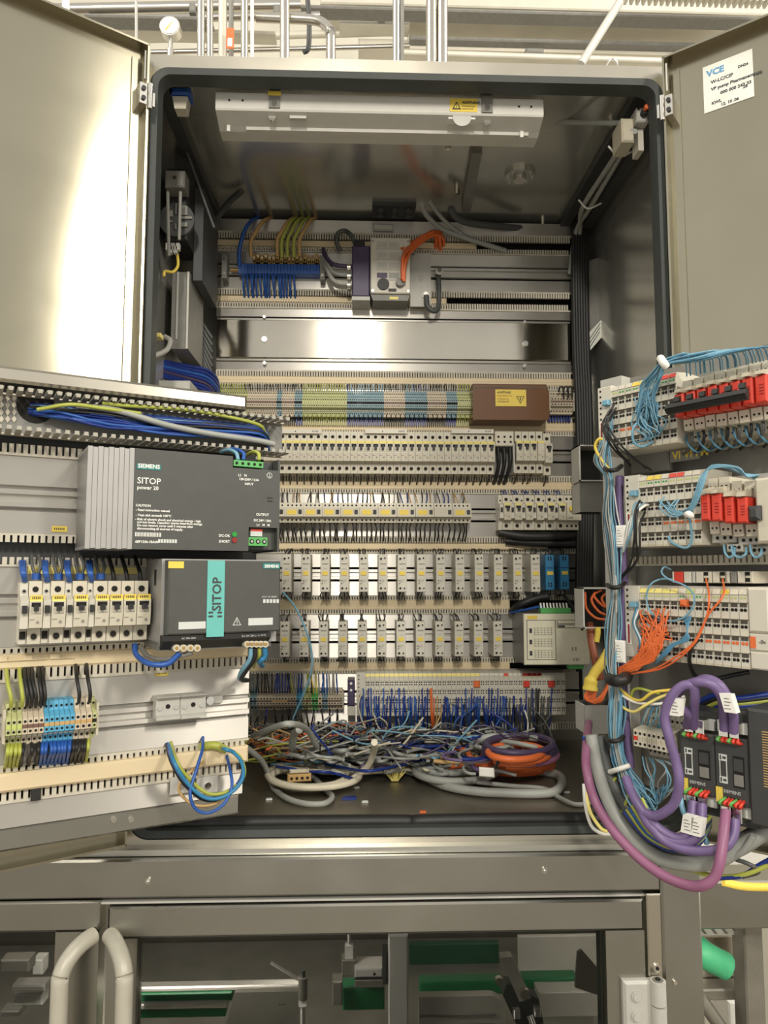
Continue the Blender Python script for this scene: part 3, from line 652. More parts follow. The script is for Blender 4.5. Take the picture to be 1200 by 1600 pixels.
for k, x in enumerate(xs):
    relay('white relay module in the upper relay row, %s left of the blue modules' % nth(14 - k), BK, BK.px(x, 895, D1)[0], v0, Wr, H1r, D1, grp='upper row relay modules', seed=k)
for k, (x, y0, y1) in enumerate(((860, 867, 922), (883, 867, 921))):
    u, vv = BK.px(x, y1, 0.07); relay('blue module with yellow marker at the right end of the upper relay row, %s one' % ('left' if k == 0 else 'right'), BK, u, vv, Wr * .95, BK.px(x, y0, 0.07)[1] - vv, 0.07, 'blue_box', blue=True, seed=50 + k)
v0 = BK.px(650, 1026, D1)[1]; H2r = BK.px(650, 971, D1)[1] - v0
for k in range(12):
    x = 444.5 + 30.35 * k
    relay('white relay module in the lower relay row, %s left of the beige power unit' % nth(12 - k), BK, BK.px(x, 998, D1)[0], v0, Wr, H2r, D1, grp='lower row relay modules', seed=80 + k)
# ---- beige power unit
wp = 0.135
u0, u1, v0, v1 = BK.rect(819, 959, 922, 1039, wp); W = u1 - u0; H = v1 - v0
pu = thing('power_unit', 'beige electronic unit with printed diagrams and green plug at the right of the relay rows', 'power unit', BK, (u0 + u1) / 2, v0, 0)
MB().cbox(-W / 2, W / 2, -wp, -wp + .006, 0, H, 'unit_beige', 0.002).build('front_panel', pu)
MB().box(-W / 2 + .002, W / 2 - .002, -wp + .006, 0, .001, H - .001, 'grey_mid').build('housing', pu)
f = -wp - 0.0005
def frame(m, x0, x1, z0, z1, t, key):
    for a in ((x0, x1, z0, z0 + t), (x0, x1, z1 - t, z1), (x0, x0 + t, z0, z1), (x1 - t, x1, z0, z1)): m.box(a[0], a[1], f, f + .0006, a[2], a[3], key)
m = MB(); frame(m, -W * .46, -W * .02, H * .10, H * .88, .0012, 'ink'); frame(m, 0.0, W * .44, H * .80, H * .88, .001, 'ink'); frame(m, 0.0, W * .44, H * .72, H * .79, .001, 'ink')
m.box(W * .02, W * .12, f, f + .0006, H * .735, H * .77, 'ink')
for j in range(3):
    z = H * (.66 - .22 * j); m.box(-W * .42, -W * .38, f, f + .0006, z - .004, z + .006, 'ink')
    for i in range(4): m.box(-W * .36, -W * .06, f, f + .0006, z - .008 + i * .005, z - .0074 + i * .005, 'grey_mid')
    for i in range(6): m.box(-W * (.34 - i * .05), -W * (.335 - i * .05), f, f + .0006, z - .009, z + .008, 'grey_mid')
for i in range(2):
    for j in range(2): m.box(W * (.22 + .05 * i), W * (.24 + .05 * i), f, f + .0006, H * (.28 + .04 * j), H * (.30 + .04 * j), 'ink')
for i in range(5): m.box(W * (.24 + .02 * i), W * (.25 + .02 * i), f, f + .0006, H * (.07 + .02 * (i % 2)), H * .13, 'grey_mid')
m.build('front_print', pu, kind='stuff')
B(-W * .45, -W * .30, f - .0005, f + .0005, H * .90, H * .965, 'yellow').build('marker', pu, label='yellow marker')
m = MB().box(-W * .22, W * .24, -wp + .012, -wp + .03, H, H + .012, 'green_conn').build('plug', pu, label='green plug connector with white wire ends')
for i in range(9): x = -W * .20 + i * W * .05; MB().tube([(x, -wp + .02, H + .010), (x + .001, -wp + .03, H + .022)], .0022, 'white', 5).build('wire_end', pu)
B(W * .18, W * .42, -wp + .01, -wp + .025, -.010, -.0005, 'green_conn').build('plug', pu, label='small green plug under the unit')
wire('black_cable', path(BK, [(800, 955, .02), (812, 945, .06), (838, 935, .07), (858, 932, .08)]), 0.009, 'black', 'black cable sheath lying across the top of the beige power unit', 'cable')
wire('blue_wire', path(BK, [(798, 957, .03), (820, 953, .07), (845, 948, .1), (850, 953, .11)]), 0.003, 'blue_mid', 'blue wire beside the black cable above the beige power unit', 'wire')
wire('black_wire', path(BK, [(880, 930, .08), (893, 945, .12), (903, 962, .15), (910, 985, .16)]), 0.003, 'black', 'black wire hanging over the right edge of the beige power unit', 'wire')
# ---- long terminal block row
wt = 0.042
def terminal_mesh(H, W, D, key, mark='offwhite', mid='hole', legs=None):
    m = MB(); g = W * .46
    m.prism([(0, 0), (-D * .62, 0), (-D * .66, H * .22), (-D, H * .30), (-D, H * .68), (-D * .66, H * .78), (-D * .62, H), (0, H)], -g, g, key)
    f = -D - .0004
    m.disc(0, f, H * .60, W * .30, 'hole', 6).disc(0, f, H * .37, W * .30, 'hole', 6)
    m.box(-g, g, f, -D, H * .44, H * .53, mid)
    for z in (.12, .88): m.disc(0, -D * .645 - .0012, H * z, W * .28, 'hole', 6)
    m.box(-g * .9, g * .9, -D * .72, -D * .6, H * .20, H * .245, mark)
    if legs: m.box(-g * .6, g * .6, -D * .3, -D * .15, -H * .28, 0.0, legs)
    return m.mesh('terminal_block')
def terminal_row(name, lab, fr, segs, y0, y1, w, pitch_px, legs=True, cat='terminal strip', grp=None):
    xa = segs[0][0]; xb = segs[-1][1]
    u0, u1, v0, v1 = fr.rect(xa, y0, xb, y1, w); H = v1 - v0; t = thing(name, lab, cat, fr, (u0 + u1) / 2, v0, 0, grp)
    for x0, x1, key, mid, lg in segs:
        a = fr.px(x0, (y0 + y1) / 2, w)[0]; b = fr.px(x1, (y0 + y1) / 2, w)[0]; n = max(1, round((x1 - x0) / pitch_px)); W = (b - a) / n
        me = terminal_mesh(H, W, w, key, 'offwhite', mid, lg)
        for i in range(n):
            o = bpy.data.objects.new('terminal_block', me); COL.objects.link(o); o.parent = t; o.location = (a + W * (i + .5) - (u0 + u1) / 2, 0, 0)
    MB().box(u0 - (u0 + u1) / 2 - .003, u0 - (u0 + u1) / 2, -w * .9, 0, H * .1, H * .9, 'cream_dark').box(u1 - (u0 + u1) / 2, u1 - (u0 + u1) / 2 + .003, -w * .9, 0, H * .1, H * .9, 'cream_dark').build('end_bracket', t, kind='stuff')
    return t
terminal_row('terminal_strip', 'long row of small terminal blocks in beige, blue and yellow-green across the back panel', BK,
    [(331, 350, 'term_olive', 'hole', 'black'), (350, 386, 'term_olive', 'maroon', 'term_olive'), (386, 432, 'term_beige', 'maroon', 'black'), (432, 440, 'term_teal', 'hole', 'blue'), (440, 460, 'term_beige', 'maroon', 'black'), (460, 472, 'term_teal', 'hole', 'blue'),
     (472, 542, 'term_olive', 'term_olive', 'term_olive'), (542, 600, 'term_teal', 'hole', 'blue'), (600, 633, 'term_beige', 'maroon', 'black'), (633, 668, 'term_teal', 'hole', 'blue'), (668, 698, 'term_beige', 'maroon', 'black'), (698, 715, 'term_teal', 'hole', 'blue'), (715, 739, 'term_olive', 'term_olive', 'term_olive')], 608, 649, wt, 3.5)
# wire fringe entering the top of the long terminal row
wf = MB(); rnd = random.Random(3)
for i in range(112):
    x = 334 + i * 3.6; key = 'black' if i % 3 else 'grey_mid'
    if 472 < x < 542 or x < 384 or x > 715: key = 'green_yellow'
    elif 542 < x < 600 or 633 < x < 668: key = rnd.choice(('blue', 'cable_dark', 'blue_light'))
    a = BK.pt(x, 611, .03) - BK.O; b = BK.pt(x + rnd.uniform(-1.2, 1.2), 600, .004) - BK.O
    wf.tube([a, a.lerp(b, .5) + V((0, -.006, .002)), b], .0012, key, 4, False)
    if i % 2: c = BK.pt(x, 648, .03) - BK.O; d = BK.pt(x + rnd.uniform(-1.2, 1.2), 659, .004) - BK.O; wf.tube([c, c.lerp(d, .5) + V((0, -.008, 0)), d], .0014, 'green_yellow' if key == 'green_yellow' else 'black', 4, False)
solo('terminal_wires', wf, 'fringe of short thin wires along the long terminal block row', 'wires', BK, 0, 0, 0, kind='stuff')
terminal_row('terminal_strip', 'short beige terminal row at the right of the brown plastic cover', BK, [(861, 897, 'term_beige', 'maroon', 'blue')], 609, 645, wt, 4.5)
for k, x in enumerate((873, 880, 886)): wire('black_wire', path(BK, [(x, 612, .045), (x + 2, 605, .055), (x + 7, 606, .055), (x + 8, 622, .05)]), 0.0022, 'black', 'thin black wire looped over the short beige terminal row, %s of three' % nth(k + 1), 'wire')
# brown transparent cover
wb = 0.075
u0, u1, v0, v1 = BK.rect(739, 600, 858, 656, wb); W = u1 - u0; H = v1 - v0
bc = thing('terminal_cover', 'brown translucent plastic cover with yellow warning sticker over the main terminals', 'cover', BK, (u0 + u1) / 2, v0, 0)
m = MB(); th = .003; r = .016
outp = [(-W / 2, 0), (W / 2 - r * .3, 0), (W / 2, r * .4), (W / 2, H - r), (W / 2 - r * .4, H), (-W / 2, H)]
m.prism(outp, -wb, -wb + th, 'brown_clear', 'y'); m.box(-W / 2, W / 2 - r * .5, -wb + th, -.004, H - th, H, 'brown_clear'); m.box(-W / 2, W / 2 - r * .3, -wb + th, -.004, 0, th, 'brown_clear'); m.box(-W / 2, -W / 2 + th, -wb + th, -.004, th, H - th, 'brown_clear'); m.box(W / 2 - th, W / 2, -wb + th, -.004, r * .4, H - r, 'brown_clear')
m.build('plastic_shell', bc)
B(-W * .5, W * .5, -wb - .001, -wb + .002, H * .9, H * .92, 'machine_dark').build('edge_rib', bc)
sx0, sx1, sz0, sz1 = BK.rect(774, 609, 822, 635, wb); sx0 -= (u0 + u1) / 2; sx1 -= (u0 + u1) / 2; sz0 -= v0; sz1 -= v0
st = B(sx0, sx1, -wb - .0015, -wb, sz0, sz1, 'yellow').build('sticker', bc, label='yellow warning sticker')
tx = sx1 - .014; tz = sz0 + .006
MB().prism([(tx - .010, tz + .018), (tx + .010, tz + .018), (tx, tz)], -wb - .0019, -wb - .0015, 'ink', 'y').prism([(tx - .0075, tz + .0165), (tx + .0075, tz + .0165), (tx, tz + .003)], -wb - .0022, -wb - .0019, 'yellow', 'y').prism([(tx - .001, tz + .015), (tx + .0025, tz + .015), (tx, tz + .010), (tx + .002, tz + .010), (tx - .001, tz + .004), (tx, tz + .009), (tx - .002, tz + .009)], -wb - .0025, -wb - .0022, 'ink', 'y').build('warning_triangle', st)
text(st, 'ACHTUNG', .0065, sx0 + .004, -wb - .002, sz1 - .009, 'ink', bold=.0002)
for i, s in enumerate(('Bei geoeffneter Tuer', 'Fremdspannung', 'VORSICHT')): text(st, s, (.0042, .0042, .006)[i], sx0 + .004, -wb - .002, sz1 - .016 - i * .0075, 'red_dark' if i < 2 else 'ink')
for x in (750, 790, 825): B(BK.px(x, 630, .04)[0] - (u0 + u1) / 2, BK.px(x + 26, 630, .04)[0] - (u0 + u1) / 2, -.045, 0, .006, H - .012, 'grey_mid').build('terminal', bc)
# ================================================================== top profile: busbar, cables, drive
wz = 0.03
u0, u1, v0, v1 = BK.rect(372, 412, 505, 428, wz); W = u1 - u0; H = v1 - v0; uc = (u0 + u1) / 2
bb = thing('neutral_busbar', 'blue ribbed neutral busbar with brass clamps on the upper profile', 'busbar', BK, uc, v0, 0)
m = MB().box(-W / 2, W / 2, -wz + .003, -.004, 0, H, 'blue_mid').build('bar', bb)
n = 26
for i in range(n): x = -W / 2 + W * i / n; bx = B(x + .0008, x + W / n - .0008, -wz, -wz + .003, .001, H - .001, 'blue_mid').build('rib', bb) if i == 0 else dpart(bx, bb, (W * i / n, 0, 0))
cl = None
for i in range(18):
    x = BK.px(397 + i * 6.1, 400, wz)[0] - uc
    if cl is None:
        cl = MB().box(-.0036, .0036, -wz, -.006, H, H + .022, 'brass').cyl((0, -wz - .002, H + .014), .0028, .003, 'chrome', 'y', 8).box(-.002, .002, -wz - .0004, -wz, H + .002, H + .008, 'hole').build('brass_clamp', bb, (x, 0, 0))
    else: dpart(cl, bb, (x, 0, 0.004 if i % 5 in (1, 3) else 0))
for x in (351, 504):
    a = BK.px(x, 415, wz)[0] - uc; MB().box(a - .006, a + .006, -wz - .004, 0, -.014, H + .020, 'grey_mid').cyl((a, -wz - .007, H + .008), .004, .004, 'chrome', 'y', 10).cyl((a, -wz - .007, -.004), .004, .004, 'chrome', 'y', 10).build('support', bb)
MB().tube([(-W / 2 - .02, -wz * .6, H * .5), (W / 2, -wz * .6, H * .5)], .004, 'brass', 8).build('rod', bb)
for i in range(17):
    x = BK.px(381 + i * 4.8, 440, wz)[0] - uc; s = random.uniform(-.002, .004)
    MB().tube(spline([(x, -wz * .8, .004), (x + s, -wz * 1.05, -.020), (x + s * 1.4, -.012, -.042), (x + s, .004, -.052)], 3), .0026, 'blue_mid', 6).build('wire', bb)
def over(lab, x0, y0, x1, r, key, wtop=.04, name='busbar_cable'):
    pts = [(x0, y0, .03), (x0, y0 - 25, .045), (x0 + (x1 - x0) * .25, 362, .05), (x0 + (x1 - x0) * .6, 346, .03), (x1, 341, -.02), (x1 + 3, 348, -.07)]
    wire(name, path(BK, pts), r, key, lab, 'cable')
over('thick light blue cable rising from the left end of the busbar over the top edge', 374, 416, 404, .0052, 'blue_mid')
over('tan cable right of the light blue cable on the busbar', 392, 402, 424, .0050, 'tan_wire')
over('tan cable left of the green-yellow cables on the busbar', 433, 400, 462, .0050, 'tan_wire')
over('green-yellow earth cable on the busbar, leftmost of three', 440, 402, 464, .0046, 'green_yellow')
over('green-yellow earth cable on the busbar, middle of three', 449, 402, 474, .0046, 'green_yellow')
over('green-yellow earth cable on the busbar, rightmost of three', 459, 402, 484, .0046, 'green_yellow')
over('dull olive-tan cable right of the green-yellow cables on the busbar', 468, 400, 494, .0046, 'tan_wire')
# drive
wd = 0.07
u0, u1, v0, v1 = BK.rect(579, 371, 641, 468, wd); W = u1 - u0; H = v1 - v0; uc = (u0 + u1) / 2
dv = thing('small_drive', 'pale small drive module with dark side block and orange cables on the upper profile', 'drive', BK, uc, v0, 0)
MB().cbox(-W / 2, W / 2, -wd, 0, H * .10, H, 'offwhite', .002).prism([(-W / 2, H * .1), (W / 2, H * .1), (W / 2 - .006, 0), (-W / 2 + .006, 0)], -wd * .9, 0, 'grey_mid', 'y').build('body', dv)
for j in range(4):
    for i in range(2):
        MB().box(-W * .34 + i * W * .30, -W * .08 + i * W * .30, -wd - .001, -wd, H * (.84 - j * .165), H * (.92 - j * .165), 'violet_dark' if (j, i) == (3, 0) else ('grey_light' if j != 3 else 'cable_grey')).build('label_field', dv)
    B(-W * .36, W * .25, -wd - .0008, -wd, H * (.80 - j * .165), H * (.825 - j * .165), 'grey_light').build('seam', dv)
MB().cyl((-W * .18, -wd - .004, H * .24), W * .15, .005, 'black', 'y', 14).build('plug', dv); B(-W * .05, W * .15, -wd - .003, -wd, H * .13, H * .17, 'black').build('latch', dv)
MB().cyl((W * .24, -wd - .012, H * .26), W * .11, .014, 'grey_mid', 'y', 14).build('gland', dv); B(W * -.02, W * .2, -wd * .9 - .001, -wd * .9, H * .02, H * .06, 'yellow_pale').build('marker', dv)
for z in (.94, .14):
    for s in (-1, 1): MB().cyl((s * W * .45, -wd - .001, H * z), .0032, .002, 'chrome', 'y', 8).build('screw', dv)
x0 = BK.px(550, 420, wd)[0] - uc; x1 = BK.px(578, 420, wd)[0] - uc
MB().cbox(x0, x1, -wd * .9, 0, H * .06, H * .88, 'violet_dark', .003).box(x0, x1, -wd * .91, 0, 0, H * .06, 'grey_light').box(x0 + .004, x1 - .012, -wd * .8, -.01, H * .88, H * 1.0, 'black').build('side_block', dv, label='dark violet side block')
ex0 = BK.px(641, 420, .03)[0] - uc; ex1 = BK.px(673, 420, .03)[0] - uc
MB().prism([(ex0, -.002), (ex1, -.002), (ex1, H * .86), (ex0 + .012, H * .86), (ex0, H * .7)], -.032, -.028, 'grey_light', 'y').box(ex0, ex1, -.028, 0, H * .3, H * .5, 'grey_mid').cyl(((ex0 + ex1) / 2, -.036, H * .45), .005, .004, 'chrome', 'y', 10).build('shield_plate', dv)
for k, (xx, yy) in enumerate(((536, 416), (536, 431), (536, 445))):
    wire('drive_lead', path(BK, [(505 + k, 389 + 4 * k, .02), (511, 404 + 8 * k, .04), (524, 414 + 13 * k, .05), (553, 417 + 14 * k, .05)]), .0055, ('violet_dark', 'cable_grey', 'grey_light')[k], '%s lead curving into the dark side of the small drive' % ('violet', 'middle grey', 'lowest pale')[k], 'cable')
    a = BK.px(545, 418 + 14 * k, .05); solo('lead_clip', MB().cyl((-.004, 0, 0), .008, .008, 'chrome', 'x', 12), 'chrome ring on the %s lead left of the small drive' % ('violet', 'middle grey', 'lowest pale')[k], 'clip', BK, a[0], a[1], .05)
wire('grey_loop', path(BK, [(531, 393, .02), (526, 378, .03), (529, 364, .04), (540, 361, .04), (550, 370, .05), (556, 384, .05)]), .0055, 'cable_dark', 'dark grey cable looped over left of the small drive', 'cable')
for k, pts in enumerate(([(629, 437, .085), (629, 415, .09), (632, 397, .085), (650, 380, .06), (676, 363, .04), (690, 364, .02)], [(631, 440, .085), (633, 412, .088), (643, 392, .07), (668, 372, .045), (684, 368, .03), (688, 385, .01), (686, 398, -.01)], [(627, 390, .07), (640, 382, .06), (660, 370, .05), (678, 362, .035), (683, 372, .02), (678, 396, -.01)], [(633, 396, .07), (648, 386, .06), (672, 366, .04), (692, 372, .02), (692, 392, -.01)], [(630, 425, .088), (630, 404, .085), (637, 388, .07), (664, 368, .045), (679, 366, .03), (682, 396, -.01)])):
    wire('drive_cable', path(BK, pts), .0045, 'orange', 'orange-red cable at the small drive, %s of the bundle' % nth(k + 1), 'cable', 'orange drive cables')
strap = path(BK, [(666, 462, .04), (668, 478, .045), (678, 486, .045), (685, 478, .04), (686, 455, .03), (685, 425, .02)]); 
wire('earth_strap', strap, .0065, 'cable_dark', 'flat dark earth strap bolted to the shield plate right of the drive', 'strap')
for x, y in ((665, 462), (686, 425)): a = BK.px(x, y, .03); solo('strap_bolt', MB().cyl((0, -.012, 0), .006, .012, 'chrome', 'y', 6).cyl((0, -.005, 0), .009, .003, 'alu', 'y', 12), 'bright bolt at the %s end of the dark earth strap' % ('lower left' if x < 670 else 'upper right'), 'bolt', BK, a[0], a[1], .03)
# ================================================================== lowest row
def io_mesh(W, H, D, mark, leds='term_green', red=False, big=1.0):
    m = MB(); g = W * (.48 if big == 1 else .465)
    m.box(-g, g, -D, 0, 0, H * .90, 'offwhite'); m.prism([(0, H * .90), (-D, H * .90), (-D * .97, H * .97), (-D * .70, H), (0, H)], -g, g, 'offwhite')
    f = -D - .0005
    m.prism([(-D - .0012, H * .905), (-D * .972, H * .965), (-D * .94, H * .965), (-D * .94, H * .905)], -g * .94, g * .94, mark)
    for r in range(4):
        z = H * (.68 - r * .205)
        m.box(-g, g, f if big == 1 else -D - .0022, -D + .001, z + H * .125, z + H * .134, 'cream_dark')
        if big > 1: m.box(-g, g, -D - .0008, -D + .001, z + H * .117, z + H * .125, 'slot')  # thin dark line paints the shade below each row ledge
        for s in (-.42, .42):
            m.box(g * s - W * .13 * big, g * s + W * .13 * big, f, -D, z + H * (.09 - .015 * big), z + H * (.09 + .017 * big), 'slot' if big > 1 else 'hole')
            m.disc(g * s, f, z + H * .035, W * .15 * big, 'hole' if not red or r != 2 else 'orange', 6)
    for s in (-.42, .42):
        m.box(g * s - W * .12, g * s + W * .12, f, -D, H * .855, H * .875, leds)
    m.box(-g, g, f, -D, 0.0, H * .03, 'cream_dark')
    return m.mesh('io_module')
def io_station(name, lab, fr, x0, x1, y0, y1, w, pitch, marks, cat='input module row', coupler=True, reds=(), bodyW=None, grp=None):
    u0, u1, v0, v1 = fr.rect(x0, y0, x1, y1, w); H = v1 - v0; uc = (u0 + u1) / 2
    t = thing(name, lab, cat, fr, uc, v0, 0, grp); x = u0
    if coupler:
        cw = coupler; m = MB().cbox(x - uc, x - uc + cw, -w, 0, 0, H, 'offwhite', .001)
        for i in range(5): m.cyl((x - uc + cw * .25, -w - .0006, H * (.93 - i * .09)), .0016, .001, 'hole', 'y', 6)
        m.build('bus_coupler', t)
        MB().box(x - uc + cw * .15, x - uc + cw * .85, -w - .001, -w, H * .28, H * .50, 'cream').box(x - uc + cw * .3, x - uc + cw * .42, -w - .0014, -w - .001, H * .3, H * .48, 'red_dark').build('coupler_label', t)
        x += cw
    n = round((u1 - x) / pitch); cache = {}
    for i in range(n):
        key = (marks(i, n), i in reds)
        if key not in cache: cache[key] = io_mesh(pitch, H, w, marks(i, n), 'term_green' if i % 3 else 'cream_dark', i in reds)
        o = bpy.data.objects.new('io_module', cache[key]); COL.objects.link(o); o.parent = t; o.location = (x + pitch * (i + .5) - uc, 0, 0)
    return t, n
wi = 0.062
pio = BK.px(607.5, 1080, wi)[0] - BK.px(600, 1080, wi)[0]
def marks_low(i, n): return 'yellow_pale' if i < n * .55 else ('offwhite' if i < n * .62 else ('red' if n * .62 <= i < n * .80 and i % 4 == 1 else ('red_dark' if n * .80 < i < n * .88 else 'offwhite')))
io_station('input_module_row', 'long row of white input modules with blue wires low on the back panel', BK, 557, 881, 1050, 1118, wi, pio, marks_low, coupler=.020)
for k, (x, key) in enumerate(((745, 'orange'), (823, 'red'), (862, 'red'))):
    u, v = BK.px(x, 1069, wi + .006); solo('coding_plug', MB().cbox(-.007, .007, 0, .006, -.007, .007, key, .001), '%s plug on the lower input module row, %s of three' % (key, nth(k + 1)), 'plug', BK, u, v, wi + .007)
u0, u1, v0, v1 = BK.rect(543, 1063, 554, 1103, .06); W = u1 - u0; H = v1 - v0
bcn = thing('bus_connector', 'dark brown bus connector with two screws left of the lower input module row', 'connector', BK, (u0 + u1) / 2, v0, 0)
MB().cbox(-W / 2, W / 2, -.06, 0, 0, H, 'violet_dark', .002).build('body', bcn)
for z in (.62, .88): MB().cyl((0, -.062, H * z), .003, .003, 'chrome', 'y', 8).build('screw', bcn)
B(-W * .5, W * .6, -.055, -.01, -.022, -.001, 'offwhite').build('cable_clamp', bcn)
terminal_row('terminal_strip', 'lower left row of mixed terminal blocks with blue and dark wires under the relays', BK,
    [(390, 401, 'term_teal', 'hole', None), (401, 425, 'term_beige', 'maroon', None), (425, 449, 'term_beige', 'tan_wire', None), (449, 463, 'term_beige', 'maroon', None), (463, 472, 'term_blue', 'hole', None), (472, 487, 'term_olive', 'maroon', None), (487, 497, 'green_conn', 'hole', None), (497, 503, 'term_beige', 'tan_wire', None), (503, 512, 'term_teal', 'hole', None), (512, 535, 'term_beige', 'maroon', None)], 1079, 1111, .045, 4.4)
rnd = random.Random(11)
for i in range(34):
    x = 392 + i * 4.1; key = 'black'
    if 426 < x < 450: key = 'blue'
    elif x < 400: key = 'cable_dark'
    elif 463 < x < 476: key = rnd.choice(('blue', 'cable_grey'))
    elif 488 < x < 498: key = 'yellow'
    elif x > 500: key = rnd.choice(('blue_mid', 'black', 'cable_grey'))
    elif 450 < x: key = rnd.choice(('black', 'cable_grey', 'green_yellow'))
    s = rnd.uniform(-4, 4)
    wire('terminal_wire', path(BK, [(x, 1083, .04), (x + s * .3, 1073, .05), (x + s, 1060, .03), (x + s, 1050, -.01)], 3), .0017, key, 'short wire running up from the lower left terminal row into the duct', 'wire', 'wires above the lower left terminal row', 5)
    if i % 3 == 0 or 448 < x < 470: wire('terminal_wire', path(BK, [(x, 1108, .04), (x + s * .4, 1120, .05), (x + s, 1132, .02), (x + s, 1142, -.01)], 3), .0019, rnd.choice(('black', 'black', 'blue', 'cable_dark')), 'short wire hanging down from the lower left terminal row', 'wire', 'wires below the lower left terminal row', 5)
for i in range(96):
    x = 562 + i * 3.15 + rnd.uniform(-1.5, 1.5)
    if 672 < x < 690: key = 'orange' if x < 682 else 'tan_wire'
    elif x > 795: key = rnd.choice(('blue', 'black', 'cable_dark', 'blue'))
    else: key = rnd.choice(('blue', 'blue_mid', 'blue', 'blue_mid', 'blue'))
    y0 = rnd.choice((1076, 1088, 1090, 1101)); s = rnd.uniform(-7, 7)
    wire('input_wire', path(BK, [(x, y0, wi), (x + rnd.uniform(-1, 1), y0 + 8, wi + .012), (x + s * .3, 1118, wi + .012), (x + s * .7, 1138, .055), (x + s * 1.3, 1162, rnd.uniform(-.02, .05))], 4), .0016, key, '%s wire hanging from the lower input module row' % {'blue': 'dark blue', 'blue_mid': 'mid blue', 'orange': 'orange', 'tan_wire': 'tan', 'black': 'black', 'cable_dark': 'dark grey'}[key], 'wire', '%s wires hanging from the lower input modules' % {'blue': 'dark blue', 'blue_mid': 'mid blue', 'orange': 'orange', 'tan_wire': 'tan', 'black': 'black', 'cable_dark': 'dark grey'}[key], 5)
# ================================================================== left swing frame
def prof2(fr, lab, xl, xr, xref, top, bot, up=None, dn=None, yr=None, key='alu', pitch=0.0085, rail=True, xrr=None, w=0.0):
    u0 = fr.px(xl, (top + bot) / 2, w)[0]; u1 = fr.px(xr, (top + bot) / 2, w)[0]; V_ = lambda y, x=None: fr.px(xref if x is None else x, y, w)[1]
    v0, v1 = V_(bot), V_(top); W = u1 - u0; H = v1 - v0
    t = thing('mounting_profile', lab, 'profile', fr, (u0 + u1) / 2, v0, w); m = MB()
    if rail: rail_profile(m, -W / 2, W / 2, 0, H, key, None if yr is None else V_(yr, xrr) - v0)
    else: m.box(-W / 2, W / 2, 0, .006, 0, H, key)
    m.build('rail', t)
    if up: comb(MB(), -W / 2, W / 2, H + .0003, V_(up) - v0, True, pitch=pitch).build('comb', t, kind='stuff')
    if dn: comb(MB(), -W / 2, W / 2, V_(dn) - v0, -.0003, False, pitch=pitch).build('comb', t, kind='stuff')
    return t
prof2(LR, 'upper aluminium profile of the left swing frame behind the large dark power supply', -70, 388, 65, 715, 834, 697, 848, 780)
prof2(LR, 'middle aluminium profile of the left swing frame behind the seven breakers', -70, 388, 65, 886, 1009, 871, 1020, 948)
prof2(LR, 'lower aluminium profile of the left swing frame with two grey end brackets', -70, 388, 65, 1063, 1188, 1043, 1205, 1122, xrr=165)
prof2(LR, 'lowest narrow aluminium profile of the left swing frame', -70, 378, 65, 1248, 1286, 1230, None, None, rail=False)
def lref(x0, x1, xref, y0, y1, w=0.0, fr=None):
    fr = fr or LR; ym = (y0 + y1) / 2
    return fr.px(x0, ym, w)[0], fr.px(x1, ym, w)[0], fr.px(xref, y1, w)[1], fr.px(xref, y0, w)[1]
for lab, x1, y0, y1, w in (('beige duct cover with notches under the seven breakers of the left frame', 388, 1019, 1044, .004), ('wide beige duct cover low on the left swing frame', 388, 1203, 1232, .012)):
    u0, u1, v0, v1 = lref(-70, x1, 65, y0, y1, w); W = u1 - u0; H = v1 - v0
    m = MB().cbox(-W / 2, W / 2, 0, .02, 0, H, 'cover_beige', .003)
    if w < .01:
        for x in (-5, 35, 78): a = LR.px(x, 1030, w)[0] - (u0 + u1) / 2; m.box(a, a + .012, -.003, .001, H * .55, H * .85, 'cover_beige'); m.box(a + .012, a + .03, -.003, .001, H * .55, H * .6, 'cover_beige')
    solo('duct_cover', m, lab, 'duct cover', LR, (u0 + u1) / 2, v0, w)
# steel carcass of the frame
sf = thing('left_swing_frame', 'stainless steel carcass of the left swing frame with bright top lip', 'frame', LR, LR.px(160, 1300)[0], LR.px(65, 1320)[1], 0)
cu, cv = LR.px(160, 1300)[0], LR.px(65, 1320)[1]
u0, u1, v0, v1 = lref(-70, 383, 190, 597, 620)
MB().cbox(u0 - cu, u1 - cu, -.012, .03, v0 - cv, v1 - cv, 'steel_frame', .004).build('top_lip', sf)
u0, u1, v0, v1 = lref(-70, 374, 65, 1286, 1322)
MB().cbox(u0 - cu, u1 - cu, .0, .03, v0 - cv, v1 - cv, 'steel_beam', .003).build('bottom_tray', sf)
for x in (178, 205):
    a = LR.px(x, 1281, .002); MB().cyl((a[0] - cu, -.002, a[1] - cv), .004, .003, 'chrome', 'y', 8).build('screw', sf)
MB().box(LR.px(-70, 900)[0] - cu, LR.px(386, 900)[0] - cu, .022, .028, 0.002, v1 - cv + .58, 'grey_dark').build('backing_sheet', sf)
